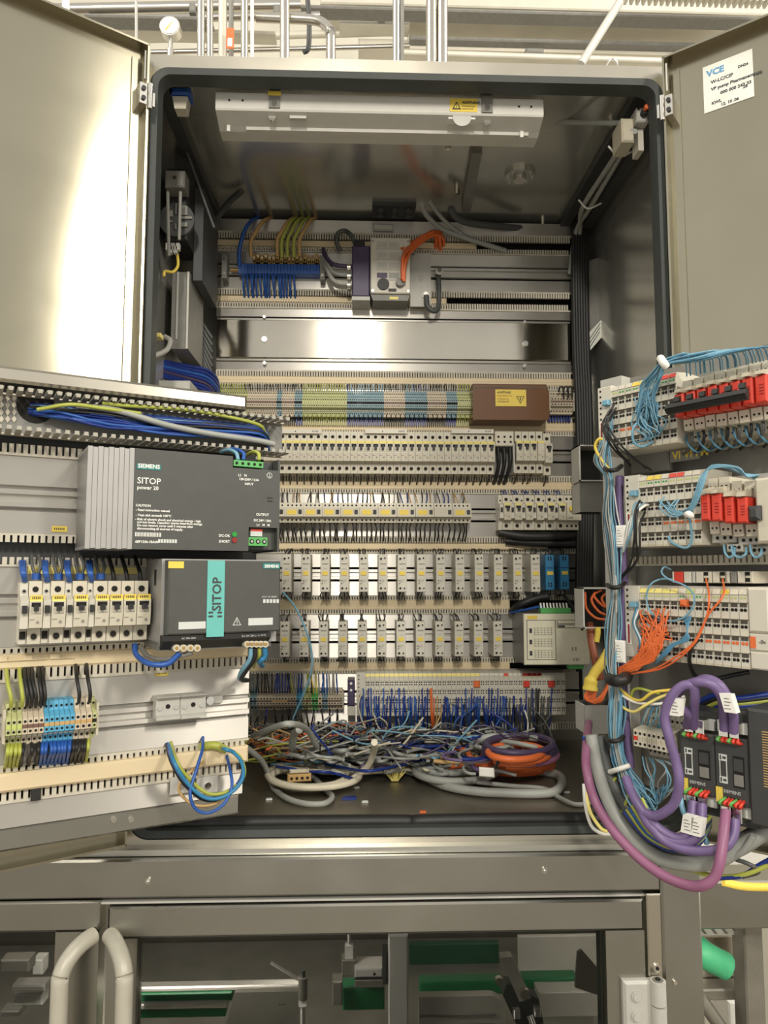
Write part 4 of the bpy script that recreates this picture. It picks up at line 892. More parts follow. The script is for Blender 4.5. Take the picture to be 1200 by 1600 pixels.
# ---- open duct full of cables on top of the frame
u0, u1 = LR.px(-70, 640)[0], LR.px(440, 660, .0)[0]
vt = LR.px(0, 603, .05)[1]; vb = LR.px(0, 668, .05)[1]
od = thing('open_wire_duct', 'open slotted duct without cover along the top of the left frame, packed with cables', 'wire duct', LR, (u0 + u1) / 2, vb, 0); uc = (u0 + u1) / 2; H = vt - vb
MB().box(u0 - uc, u1 - uc, -.003, .002, 0, H, 'grey_mid').build('base', od)
n = int((u1 - u0) / .0115); f0 = None
for wall, z in (('upper', H), ('lower', 0)):
    m = MB().box(u0 - uc, u1 - uc, -.010, 0, z - .001, z + .001, 'comb'); m.build('duct_wall', od)
    tm = None
    for i in range(n):
        if tm is None: tm = MB().box(0, .0075, -.050, -.010, z - .001, z + .001, 'duct_finger').box(0.001, .0065, -.053, -.050, z - .004 if wall == 'upper' else z - .001, z + .001 if wall == 'upper' else z + .004, 'duct_finger').build('duct_finger', od, (u0 - uc, 0, 0))
        else: dpart(tm, od, (u0 - uc + .0115 * i, 0, 0))
a = LR.px(56, 634, .004); MB().cyl((a[0] - uc, -.0045, a[1] - vb), .024, .002, 'hole', 'y', 20).build('cable_hole', od)
m = MB()
for i in range(3):
    for j in range(4):
        b = LR.px(2 + i * 10, 622 + j * 11, .004); m.prism([(b[0] - uc - .003, b[1] - vb), (b[0] - uc, b[1] - vb + .005), (b[0] - uc + .003, b[1] - vb), (b[0] - uc, b[1] - vb - .005)], -.005, -.003, 'comb', 'y')
m.build('grid', od, kind='stuff')
rnd = random.Random(5)
dcol = ['blue', 'blue', 'blue_mid', 'blue', 'black', 'blue_light', 'blue', 'black', 'blue_mid', 'blue']
dn_ = {'blue': 'dark blue', 'blue_mid': 'mid blue', 'black': 'black', 'blue_light': 'pale blue'}
for i in range(34):
    key = dcol[i % 10]; t0 = rnd.uniform(0, 1); w = rnd.uniform(.012, .042)
    yL = 640 + t0 * 16 - 4; yM = 650 + t0 * 22; yR = 668 + t0 * 18
    pts = [(50 + rnd.uniform(-6, 8), yL - 4, .004), (95, yL + rnd.uniform(-3, 3), w * .7), (170, yM - 6 + rnd.uniform(-4, 4), w), (260, yM + 4 + rnd.uniform(-4, 4), w), (350, yR - 6 + rnd.uniform(-3, 3), w), (405, yR + rnd.uniform(-4, 3), w), (418, yR + 10, w * .6), (420, yR + 24, .004)]
    wire('duct_wire', path(LR, pts, 3), .0022, key, '%s wire among the cables in the open duct of the left frame' % dn_[key], 'wire', '%s wires lying in the open duct' % dn_[key], 5)
wire('green_yellow_wire', path(LR, [(58, 640, .03), (110, 632, .045), (160, 638, .047), (220, 646, .047)], 4), .0026, 'green_yellow', 'green-yellow wire along the left half of the open duct', 'wire')
wire('green_yellow_wire', path(LR, [(160, 630, .04), (200, 634, .046), (290, 640, .046), (360, 652, .046), (405, 664, .044), (415, 678, .03)], 4), .0027, 'green_yellow', 'green-yellow wire along the right half of the open duct', 'wire')
wire('grey_cable', path(LR, [(120, 634, .03), (185, 642, .045), (260, 664, .046), (330, 678, .046), (400, 688, .047), (428, 694, .045)], 4), .0044, 'cable_grey', 'thick grey cable on top of the wires in the open duct', 'cable')
# ---- large power supply with heat sink
wp1 = .105
u0, u1, v0, v1 = LR.rect(209, 706, 437, 860, wp1)
v1 = LR.px(209, 700, wp1)[1]; v0 = LR.px(209, 858, wp1)[1]; W = u1 - u0; H = v1 - v0; uc = (u0 + u1) / 2
ps = thing('power_supply', 'large dark grey power supply with ribbed heat sink and green plugs on the left frame', 'power supply', LR, uc, v0, 0)
def pl(x, y, w=wp1): a = LR.px(x, y, w); return a[0] - uc, a[1] - v0
f = -wp1
xn = pl(389, 800)[0]; zn = pl(400, 824)[1]; zt = pl(400, 733)[1]; xg = pl(364, 720)[0]; xge = pl(437, 720)[0]
# front panel with the two stepped notches
MB().prism([(-W / 2, 0), (xn, 0), (xn, zn), (W / 2 - .003, zn), (W / 2 - .003, zt), (xg, zt), (xg, H), (-W / 2, H)], f, f + .004, 'grey_psu', 'y').build('front_panel', ps)
MB().box(-W / 2 + .001, W / 2 - .004, f + .022, 0, .002, H - .002, 'grey_dark').box(-W / 2 + .001, xg - .001, f + .004, f + .022, .002, H - .002, 'grey_dark').box(W / 2 - .003, W / 2, f, 0, 0, H, 'grey_psu').box(xn, W / 2 - .003, f + .012, f + .022, .003, zn, 'grey_psu').build('case', ps)
x0 = pl(134, 780, .09)[0]
m = MB(); n = 9
for i in range(n):
    a = x0 + (-W / 2 - x0) * i / n; b = x0 + (-W / 2 - x0) * (i + .95) / n; m.box(a, b, -.096 - .0010 * i, 0, .0 + .001 * (i % 2), H - .001 * (i % 2), 'heat_sink')
m.box(x0, -W / 2, -.093, 0, .004, H - .004, 'heat_sink'); m.build('heat_sink', ps, label='ribbed light grey heat sink', kind='stuff')
a = pl(366, 718); b = pl(412, 731)
gc = MB().box(a[0], b[0], f + .002, f + .02, b[1], a[1], 'green_conn'); gc.build('plug', ps, label='green input plug')
for i in range(5): MB().disc(a[0] + (b[0] - a[0]) * (i + .5) / 5, f + .0015, (a[1] + b[1]) / 2, .0022, 'hole', 8).build('screw', ps)
a = pl(389, 839); b = pl(418, 853)
MB().box(a[0], b[0], f + .001, f + .012, b[1], a[1], 'green_conn').build('plug', ps, label='green output plug')
for i in range(3): MB().disc(a[0] + (b[0] - a[0]) * (i + .5) / 3, f + .0005, (a[1] + b[1]) / 2, .0034, 'hole', 10).cyl((a[0] + (b[0] - a[0]) * (i + .5) / 3, f, (a[1] + b[1]) / 2), .002, .001, 'chrome', 'y', 6).build('screw', ps)
a = pl(394, 826); b = pl(412, 838); MB().box(a[0], b[0], f + .006, f + .0115, b[1], a[1], 'print_light').box(a[0], b[0], f + .0055, f + .006, a[1] - .003, a[1], 'red').build('marker', ps, label='red and white marker')
a = pl(214, 724); b = pl(251, 735); lg = B(a[0], b[0], f - .0006, f, b[1], a[1], 'teal_dark').build('logo_label', ps, label='teal maker label')
text(lg, 'SIEMENS', .0075, (a[0] + b[0]) / 2, f - .0009, b[1] + .0018, 'white', 'CENTER', bold=.0002)
for s, x, y, sz, al in (('SITOP', 214, 755, .0115, 'LEFT'), ('power 20', 214, 764, .007, 'LEFT'), ('CAUTION', 212, 791, .0042, 'LEFT'), ('- Read instruction manual', 212, 798, .0042, 'LEFT'), ('- Heat sink exceeds 100°C', 212, 806, .0042, 'LEFT'),
    ('- Risk of electric shock and electrical energy - high', 211, 812.5, .0042, 'LEFT'), ('  current levels. Capacitor stores hazardous energy.', 211, 817, .0042, 'LEFT'), ('  Do not remove cover until 5 minutes after', 211, 822, .0042, 'LEFT'), ('  disconnecting all sources of supply.', 211, 827, .0042, 'LEFT'),
    ('6EP1336-1BA00', 211, 848, .0045, 'LEFT'), ('L1   N', 372, 744, .0048, 'LEFT'), ('120-230V / 3,5A', 389, 751, .0044, 'CENTER'), ('INPUT', 389, 758, .0044, 'CENTER'),
    ('DC-OK', 359, 839, .0048, 'RIGHT'), ('SHORT', 359, 848, .0048, 'RIGHT'), ('OUTPUT', 410, 806, .0048, 'CENTER'), ('DC 24V / 20A', 410, 815, .0044, 'CENTER'), ('L+   M   M', 411, 822, .0045, 'CENTER')):
    a = pl(x, y); text(ps, s, sz, a[0], f - .0004, a[1], 'white', al, bold=.00012)
m = MB(); a = pl(211, 838)
for i in range(26): m.box(a[0] + i * .0013, a[0] + i * .0013 + (.0005 if i % 3 else .0009), f - .0003, f, a[1], a[1] + .0055, 'white')
a = pl(247, 848)
for i in range(7): m.box(a[0] + i * .0036, a[0] + i * .0036 + .0028, f - .0003, f, a[1], a[1] + .0048, 'print_light')
m.build('bar_code', ps, kind='stuff')
for (x, y, key, lb) in ((366, 835, 'led_green', 'green indicator lamp'), (366, 844, 'red_dark', 'dark red indicator lamp')):
    a = pl(x, y); MB().cyl((a[0], f - .002, a[1]), .0036, .003, key, 'y', 12).build('indicator', ps, label=lb)
a = pl(421, 743); MB().cyl((a[0], f - .0004, a[1]), .0042, .0005, 'print_light', 'y', 14).cyl((a[0], f - .0006, a[1]), .0034, .0004, 'grey_psu', 'y', 14).box(a[0] - .0004, a[0] + .0004, f - .0008, f, a[1] - .002, a[1] + .002, 'print_light').box(a[0] - .002, a[0] + .002, f - .0008, f, a[1] - .0024, a[1] - .0018, 'print_light').build('earth_symbol', ps, kind='stuff')
for y in (778, 783): a = pl(422, y); MB().box(a[0] - .004, a[0] + .004, f - .0006, f, a[1] - .0008, a[1] + .0008, 'black').build('vent_slot', ps)
for k, (pts, key, lb) in enumerate((([(372, 719, .1), (369, 708, .09), (358, 703, .07), (345, 706, .04)], 'blue_light', 'pale blue wire at the left of the green input plug'), ([(380, 719, .1), (381, 709, .095), (372, 703, .08), (360, 701, .05)], 'blue_mid', 'blue wire in the middle of the green input plug'), ([(405, 719, .1), (404, 709, .095), (396, 706, .08), (384, 712, .04)], 'green_yellow', 'green-yellow wire at the right of the green input plug'))):
    wire('supply_wire', path(LR, pts), .0028, key, lb, 'wire')
# ---- seven breakers
wb7 = .068; vb7 = LR.px(140, 1005, wb7)[1]; vt7 = LR.px(140, 908, wb7)[1]; H7 = vt7 - vb7
for k, (xa, xb) in enumerate(((45.5, 67), (80.5, 103), (115, 138.5), (148.5, 171), (171.5, 192.5), (193, 213.5), (214, 236))):
    ua, ub = LR.px(xa, 955, wb7)[0], LR.px(xb, 955, wb7)[0]; W7 = ub - ua
    t = breaker('circuit_breaker', 'large cream breaker on the left swing frame, %s of seven from left' % nth(k + 1), 'breaker', LR, (ua + ub) / 2, vb7, 0, W7, H7, D=wb7, marker=True)
    a = B(-W7 * .42, W7 * .46, -wb7 * .985, -wb7 * .9, H7 * .70, H7 * .78, 'yellow').build('label', t, label='yellow label')
    m = MB()
    for i in range(5): m.box(-W7 * .3 + i * W7 * .13, -W7 * .23 + i * W7 * .13, -wb7 * .99, -wb7 * .985, H7 * .72, H7 * .76, 'ink')
    m.build('print', t, kind='stuff')
    text(t, 'x2', .006, -W7 * .4, -wb7 * .96, H7 * .29, 'ink')
    if k < 4:
        xaux = (31.5, 67.5, 103.5, 139)[k]; uu = LR.px(xaux, 955, wb7)[0]; A = ua - uu; c = uu + A / 2 - (ua + ub) / 2
        MB().prism([(0, 0), (-wb7 * .6, 0), (-wb7 * .62, H7 * .22), (-wb7 * .93, H7 * .26), (-wb7 * .97, H7 * .7), (-wb7 * .66, H7 * .78), (-wb7 * .64, H7 * .98), (0, H7 * .98)], c - A * .47, c + A * .47, 'offwhite').build('auxiliary_contact', t)
        MB().cyl((c, -wb7 * .645 - .002, H7 * .84), A * .33, .003, 'grey_light', 'y', 10).disc(c, -wb7 * .645 - .0025, H7 * .84, A * .2, 'hole', 8).box(c - A * .3, c + A * .3, -wb7 * 1.05, -wb7 * .95, H7 * .50, H7 * .62, 'black').box(c - A * .35, c + A * .35, -wb7 * .64, -wb7 * .6, H7 * .08, H7 * .2, 'hole').build('auxiliary_toggle', t, kind='stuff')
    if k < 4:
        MB().cyl((W7 * .05, -.040, H7 + .002), .0058, .008, 'blue_mid', 'z', 10).build('ferrule', t, label='blue wire ferrule')
        for s in (-1, 1): MB().tube(spline([(W7 * .05 + s * .002, -.040, H7 + .009), (W7 * .05 + s * .005, -.036, H7 + .020), (W7 * .05 + s * .004, -.01, H7 + .034)], 3), .0021, 'cable_dark', 6).build('wire', t)
    else: MB().tube(spline([(0, -.042, H7), (-.002, -.040, H7 + .014), (-.003, -.01, H7 + .034)], 3), .0028, 'black', 6).build('wire', t)
    if k < 4:
        xx = (37, 72, 107, 142)[k]
        for s in range(3):
            wire('blue_wire', path(LR, [(xx + s * 1.8, 908, .045), (xx - 2 + s * 1.8, 897, .055), (xx - 4 + s * 2.4, 888, .045), (xx - 5 + s * 3, 877, .004)], 4), .0024, 'blue_mid', 'blue wire entering the top of the %s auxiliary contact on the left frame' % nth(k + 1), 'wire', 'blue wires at the %s auxiliary contact' % nth(k + 1))
u0, u1, v0, v1 = LR.rect(44, 886, 218, 897, .01)
solo('marker_strip', B(0, u1 - u0, -.001, 0, 0, v1 - v0, 'yellow_pale'), 'pale yellow marker strip behind the wires above the seven breakers', 'strip', LR, u0, v0, .006)
# ---- second power supply
wp2 = .120
v1 = LR.px(262, 875, wp2)[1]; v0 = LR.px(262, 1020, wp2)[1]; u0 = LR.px(262, 940, wp2)[0]; u1 = LR.px(438, 940, wp2)[0]; W = u1 - u0; H = v1 - v0; uc = (u0 + u1) / 2
p2_ = thing('power_supply', 'dark power supply with a vertical teal stripe on the left frame', 'power supply', LR, uc, v0, 0); f = -wp2
zl = LR.px(262, 993, wp2)[1] - v0
def pp(x, y, w=wp2): a = LR.px(x, y, w); return a[0] - uc, a[1] - v0
MB().cbox(-W / 2, W / 2, f, f + .05, zl, H, 'grey_psu', .002).build('front_panel', p2_)
MB().box(-W / 2 - .004, W / 2 + .002, f + .02, 0, zl * .3, H + .002, 'heat_sink').build('case', p2_)
MB().prism([(f + .022, zl - .001), (f + .004, zl - .001), (f + .004, zl - .008), (f + .022, .002)], -W / 2 - .004, W / 2 - .012, 'black').box(-W / 2 - .004, W / 2 - .004, f + .024, 0, 0, zl * .5, 'grey_mid').build('terminal_deck', p2_)
a = pp(324, 900); b = pp(351, 900); ts = B(a[0], b[0], f - .0008, f, zl - .004, H, 'teal').build('stripe', p2_, label='vertical teal stripe')
o = text(ts, 'SITOP', .017, pp(345, 927)[0], f - .0012, pp(345, 957)[1] + .002, 'grey_dark', 'LEFT', bold=.0003); o.rotation_euler = (math.pi / 2, -math.pi / 2, 0)
for x in (329, 343):
    for y in (957, 963): a = pp(x, y); B(a[0] - .003, a[0] + .003, f - .0012, f - .0008, a[1] - .0012, a[1] + .0012, 'grey_dark').build('indicator_slot', p2_)
a = pp(263, 877); b = pp(287, 888); B(a[0], b[0], f - .0008, f, b[1], a[1], 'yellow').build('marker', p2_, label='yellow marker')
a = pp(411, 880); b = pp(437, 888.5); lg = B(a[0], b[0], f - .0008, f, b[1], a[1], 'teal_dark').build('logo_label', p2_, label='teal maker label'); text(lg, 'SIEMENS', .0056, (a[0] + b[0]) / 2, f - .0011, b[1] + .0014, 'white', 'CENTER', bold=.0002)
for (xa, ya, xb, yb) in ((279, 972, 321, 982), (388, 966, 426, 976)): a = pp(xa, ya); b = pp(xb, yb); B(a[0], b[0], f - .0006, f, b[1], a[1], 'print_light').build('write_on_label', p2_)
a = pp(370, 977)
MB().prism([(a[0] - .006, a[1]), (a[0] + .006, a[1]), (a[0], a[1] + .011)], f - .0004, f, 'print_light', 'y').prism([(a[0] - .0045, a[1] + .0009), (a[0] + .0045, a[1] + .0009), (a[0], a[1] + .009)], f - .0006, f - .0004, 'grey_psu', 'y').box(a[0] - .0004, a[0] + .0004, f - .0008, f - .0005, a[1] + .002, a[1] + .007, 'print_light').build('warning_triangle', p2_, kind='stuff')
m = MB()
for i in range(5):
    a = pp(411 + i * 5.2, 942); m.box(a[0], a[0] + .0036, f - .0004, f, a[1], a[1] + .005, 'print_light')
m.build('switch_print', p2_, kind='stuff'); a = pp(409, 934); text(p2_, 'OUT 24-28,8V', .0036, a[0], f - .0004, a[1], 'print_light')
a = pp(285, 991, wp2); text(p2_, 'AC 400-500V', .0034, a[0], f + .0036, zl - .006, 'print_light'); a = pp(388, 985); text(p2_, 'DC 24V 20A L+ L+ M M', .0034, a[0] - .008, f + .0036, zl - .006, 'print_light')
for (xa, xb, y, n) in ((269, 312, 1012, 4), (381, 416, 1006, 5)):
    for i in range(n):
        a = pp(xa + (xb - xa) * (i + .5) / n, y, wp2 - .014); MB().cyl((a[0], f + .008, a[1]), .0046, .012, 'cream', 'y', 12).cyl((a[0], f + .007, a[1]), .0024, .002, 'brass', 'y', 8).build('terminal', p2_)
B(-W / 2 - .0045, -W / 2 - .0038, f + .05, f + .062, H * .72, H * .9, 'black').build('vent_slot', p2_)
for k, (pts, r, key, lb) in enumerate((([(211, 1008, .04), (213, 1023, .06), (233, 1037, .09), (262, 1037, .10), (281, 1020, .105)], .0038, 'blue_mid', 'blue wire hanging in a U under the teal-striped power supply'), ([(219, 1010, .03), (232, 1026, .06), (260, 1030, .09), (300, 1020, .105)], .0035, 'grey_mid', 'grey wire above the blue U wire under the teal-striped power supply'),
    ([(392, 1012, .105), (390, 1030, .10), (378, 1048, .08), (374, 1060, .05), (384, 1062, .03)], .0032, 'blue_light', 'light blue wire below the right terminals of the teal-striped supply'), ([(398, 1012, .105), (397, 1030, .10), (383, 1050, .08), (377, 1062, .06), (388, 1063, .03)], .0032, 'black', 'black wire looping below the right terminals of the teal-striped supply'),
    ([(405, 1012, .105), (405, 1024, .10), (398, 1032, .08), (396, 1042, .03)], .0028, 'green_yellow', 'green-yellow wire below the right terminals of the teal-striped supply'), ([(413, 1010, .105), (414, 1025, .10), (406, 1034, .09), (410, 1040, .04)], .004, 'blue_box', 'blue wire at the far right under the teal-striped supply'))):
    wire('supply_wire', path(LR, pts), r, key, lb, 'wire')
# ---- lower terminal strip
def lterm(): 
    segs = [(9, 35, 'term_olive', 'term_green', None), (35, 69, 'term_beige', 'maroon', None), (69, 117, 'term_blue', 'tan_wire', None), (117, 144, 'term_beige', 'tan_wire', None), (144, 151, 'term_olive', 'hole', None)]
    t = terminal_row('terminal_strip', 'terminal strip of yellow-green, beige and light blue blocks at the lower left', LR, segs, 1098, 1163, .045, 8.4)
    return t
lterm()
rnd = random.Random(21)
for i, (x, key, nm) in enumerate(((14, 'green_yellow', 'green-yellow'), (31, 'green_yellow', 'green-yellow'), (39, 'black', 'black'), (46, 'black', 'black'), (53, 'black', 'black'), (60, 'black', 'black'), (66, 'black', 'black'), (120, 'black', 'black'), (137, 'black', 'black'))):
    s = rnd.uniform(-3, 3); yb = 1106 - x * .07
    wire('terminal_wire', path(LR, [(x + 3, yb, .04), (x + 4 + s * .3, yb - 14, .05), (x + s, yb - 38, .04), (x - 2 + s, yb - 60, .0)], 4), .0026, key, '%s wire above the lower left terminal strip, %s of nine' % (nm, nth(i + 1)), 'wire', None, 6)
for i in range(22):
    x = 13 + i * 6; key, nm = ('green_yellow', 'green-yellow') if x < 33 or x > 134 else (('blue_mid', 'blue') if 66 < x < 112 else ('black', 'black')); yb = 1168 - x * .07
    if 34 < x < 66 and i % 2: continue
    wire('terminal_wire', path(LR, [(x, yb - 3, .03), (x + rnd.uniform(-2, 2), yb + 10, .045), (x - 3, yb + 22, .02), (x - 5, yb + 34, -.004)], 3), .0026, key, '%s wire running down from the lower left terminal strip' % nm, 'wire', '%s wires under the lower left terminal strip' % nm, 5)
for k, (xa, xb) in enumerate(((244, 281.5), (282.5, 322))):
    u0, u1, v0, v1 = LR.rect(xa, 1088 - k * 3, xb, 1124 - k * 3, .022); W = u1 - u0; H = v1 - v0
    t = thing('end_bracket', 'grey metal clamp bracket on the bare lower rail, %s of two' % ('left' if k == 0 else 'right'), 'bracket', LR, (u0 + u1) / 2, v0, 0)
    MB().prism([(0, 0), (-.026, 0), (-.026, .004), (-.020, .006), (-.020, H * .9), (-.028, H * .96), (-.024, H), (0, H)], -W / 2, W / 2, 'grey_light').build('body', t)
    MB().disc(0, -.0205, H * .55, .0034, 'hole', 10).build('hole', t)
    for s in (-1, 1): MB().cyl((s * W * .34, -.022, H * .5), .0035, .003, 'chrome', 'y', 8).build('screw', t)
u, v = LR.px(327, 1094, .008); solo('rail_bolt', MB().cyl((0, -.006, 0), .006, .006, 'chrome', 'y', 10).box(-.003, .02, 0, .002, -.005, .005, 'grey_light'), 'bright bolt on the bare lower rail right of the two clamp brackets', 'bolt', LR, u, v, .008)
for x, y in ((283, 1226), (323, 1226)): u, v = LR.px(x, y, .004); solo('rail_plate', MB().cbox(-.016, .016, -.004, 0, -.012, .012, 'alu_matte', .001).cyl((0, -.007, 0), .005, .003, 'chrome', 'y', 8), 'small bolted plate on the lowest profile, %s of two' % ('left' if x < 300 else 'right'), 'plate', LR, u, v, .004)
for (xa, ya, xb, yb, nm) in ((81, 822, 105, 831, 'upper profile left of the heat sink'), (243, 1048, 263, 1056, 'top edge of the lower profile')):
    u0, u1, v0, v1 = LR.rect(xa, ya, xb, yb, .001); W = u1 - u0
    t = solo('yellow_label', B(0, W, -.0008, 0, 0, v1 - v0, 'yellow'), 'small yellow label on the %s' % nm, 'label', LR, u0, v0, .001); m = MB()
    for i in range(6): m.box(W * (.15 + .12 * i), W * (.21 + .12 * i), -.0011, -.0008, .0025, .0055, 'ink')
    m.build('print', t, kind='stuff')
u, v = LR.px(56, 1238, .004); solo('black_plug', MB().cbox(-.006, .006, -.006, 0, -.010, .012, 'black', .001), 'small black plug in the lowest row of teeth of the left frame', 'plug', LR, u, v, .002)
# ---- cable loop at the bottom right corner of the frame
base = [(262, 1162), (270, 1190), (290, 1222), (320, 1246), (352, 1242), (376, 1218), (379, 1192), (366, 1176), (352, 1170), (346, 1167)]
for k, (key, dx, dy, lb, w) in enumerate((('blue_mid', 0, 0, 'mid blue wire of the hanging loop', .05), ('black', -2, 3, 'black wire of the hanging loop', .045), ('green_yellow', 5, -6, 'green-yellow wire of the hanging loop', .05), ('blue_box', 2, 1, 'light blue wire of the hanging loop', .058))):
    pts = [(x + dx * (1 if i < 6 else -.5), y + dy * (1 if 1 < i < 7 else .3), w if 0 < i < 9 else .0) for i, (x, y) in enumerate(base)]
    wire('loop_wire', path(LR, pts, 6), .0027, key, lb + ' at the lower right corner of the left frame', 'wire')
wire('loop_wire', path(LR, [(317, 1152, 0), (316, 1172, .03), (306, 1205, .05), (297, 1240, .06), (306, 1264, .06), (326, 1270, .06), (350, 1256, .06), (362, 1230, .055), (360, 1205, .04), (354, 1180, .01)], 6), .0023, 'blue_mid', 'thin blue wire hanging lowest at the right corner of the left frame', 'wire')
wire('loop_wire', path(LR, [(318, 1190, .02), (300, 1204, .04), (282, 1222, .045), (282, 1240, .045), (305, 1258, .05), (335, 1256, .05), (352, 1240, .045)], 6), .0021, 'tan_wire', 'thin grey-tan wire crossing inside the hanging loop', 'wire')
u, v = LR.px(346, 1168, .01); solo('green_sleeve', MB().tube(spline([(-.03, 0, .004), (-.012, -.012, .006), (.004, -.016, -.002)]), .0058, 'green_yellow', 8), 'green-yellow sleeve at the end of the hanging loop', 'sleeve', LR, u, v, .006)
# grey cable bundle and dark cables behind on the left cabinet wall
for k in range(7):
    dy = k * 7; key = ('blue', 'blue', 'blue_mid', 'blue', 'violet_dark', 'blue', 'blue')[k]
    wire('wall_wire', path(FR, [(240, 562 + dy * .5, -.30), (262, 566 + dy * .6, -.33), (295, 572 + dy * .7, -.38), (322, 578 + dy * .8, -.43), (337, 590 + dy, -.47), (342, 606 + dy * .6, -.52)], 4), .0042, key, ('blue wire of the taped bundle at the left wall under the fan unit', 'violet wire of the taped bundle at the left wall')[key == 'violet_dark'], 'wire', 'blue wires of the bundle at the left cabinet wall' if key != 'violet_dark' else None)
for k in range(9):
    wire('dark_cable', path(FR, [(300, 480 + k * 7, -.46), (316, 505 + k * 9, -.47), (331, 528 + k * 11, -.48)], 3), .004, 'cable_dark', 'dark cable fanned out beside the back panel under the fan unit', 'cable', 'dark cables fanned out on the left wall')
wire('white_hose', path(FR, [(241, 556, -.18), (252, 552, -.19), (262, 545, -.2), (266, 532, -.21), (258, 526, -.22)], 4), .0052, 'grey_light', 'pale ribbed hose curling at the left wall below the yellow tag', 'hose')
u, v = FR.px(244, 523, -.12); solo('yellow_tag', MB().cbox(-.008, .008, 0, .02, -.004, .004, 'yellow_pale', .001), 'small yellow tag at the left edge of the opening', 'tag', FR, u, v, -.12)
u0, u1, v0, v1 = FR.rect(246, 594, 296, 640, -.22); solo('wall_box', MB().cbox(0, u1 - u0, 0, .1, 0, v1 - v0, 'grey_light', .003), 'pale box on the left wall just above the left frame lip', 'box', FR, u0, v0, -.22)
# ================================================================== right swing frame (seen steeply, its left edge farthest)
WF = 0.085
pm = 0.0121
rk = thing('right_swing_frame', 'dark mounting plate of the right swing frame behind the tiers of modules', 'frame', RR, 0.12, -0.42, 0)
ru = RR.px(962, 900, 0)[0]
MB().box(ru - .12, .26, .004, .008, .10, .74, 'grey_mid').build('mounting_plate', rk)
MB().box(ru - .125, ru - .085, -.02, .008, .10, .74, 'grey_light').build('edge_rail', rk)
for ya, yb, xr in ((612, 700, 1000), (748, 850, 1000), (920, 1030, 1000)):
    va, vb = RR.px(xr, yb, WF)[1], RR.px(xr, ya, WF)[1]; m = MB(); rail_profile(m, ru - .08, .26, va + .42, vb + .42, 'alu_matte'); m.build('mounting_rail', rk)
for y0, y1, lb in ((706, 716, 'upper'), (872, 884, 'lower')):
    va, vb = RR.px(1020, y1, .03)[1], RR.px(1020, y0, .03)[1]
    m = MB(); comb(m, -.13, .13, 0, .014, True, pitch=.008); solo('comb_strip', m, 'strip of duct teeth on the right swing frame, %s one' % lb, 'comb', RR, RR.px(1060, y0, .02)[0] + .05, va, .02, kind='stuff')
def mk1(i, n): return 'offwhite' if i < 3 else ('yellow' if i < 6 else ('red' if i in (7, 8) else 'offwhite'))
def mk2(i, n): return ('offwhite', 'yellow', 'yellow', 'offwhite', 'red', 'red')[i] if i < 6 else 'cream'
def mk3(i, n): return 'yellow_pale' if i < 5 else ('term_green' if i == 6 else ('yellow' if i == n - 3 else 'cream'))
def rio(lab, x0, x1, xt, yt, yb, mk, reds, cw=.026):
    u0 = RR.px(x0, (yt + yb) / 2, WF)[0]; u1 = RR.px(x1, (yt + yb) / 2, WF)[0]; v1 = RR.px(xt, yt, WF)[1]; v0 = RR.px(xt, yb, WF)[1]; H = v1 - v0; uc = (u0 + u1) / 2
    t = thing('input_module_row', lab, 'input module row', RR, uc, v0, 0)
    m = MB().cbox(u0 - uc, u0 - uc + cw, -WF, 0, 0, H, 'offwhite', .0015); m.build('bus_coupler', t)
    for i in range(6): MB().disc(u0 - uc + .006, -WF - .0005, H * (.94 - i * .085), .0018, 'hole', 8).build('coupler_lamp', t)
    MB().box(u0 - uc + .003, u0 - uc + .012, -WF - .001, -WF, H * .18, H * .48, 'paper').box(u0 - uc + .006, u0 - uc + .0085, -WF - .0014, -WF - .001, H * .2, H * .46, 'red_dark').build('coupler_label', t)
    a = u0 - uc + cw * .72; MB().cbox(a - .005, a + .006, -WF - .008, -WF, H * .70, H * .78, 'blue_light', .001).build('plug', t)
    n = round((u1 - u0 - cw) / pm); W = (u1 - u0 - cw) / n; cache = {}
    for i in range(n):
        key = (mk(i, n), i in reds)
        if key not in cache: cache[key] = io_mesh(W, H, WF, mk(i, n), 'led_green' if i % 2 else 'term_green', i in reds, 1.35)
        o = bpy.data.objects.new('io_module', cache[key]); COL.objects.link(o); o.parent = t; o.location = (u0 - uc + cw + W * (i + .5), 0, 0)
    return t
rio('top tier of white input modules on the right swing frame, left of the red relays', 934, 1058, 975, 597, 704, mk1, (1, 2, 3))
rio('middle tier of white input modules on the right swing frame', 976, 1096, 985, 743, 855, mk2, (3, 4, 5, 6, 7, 8))
rio('lowest tier of white input modules on the right swing frame, with orange wires', 976, 1170, 985, 915, 1027, mk3, (8, 9, 10, 11, 12, 13))
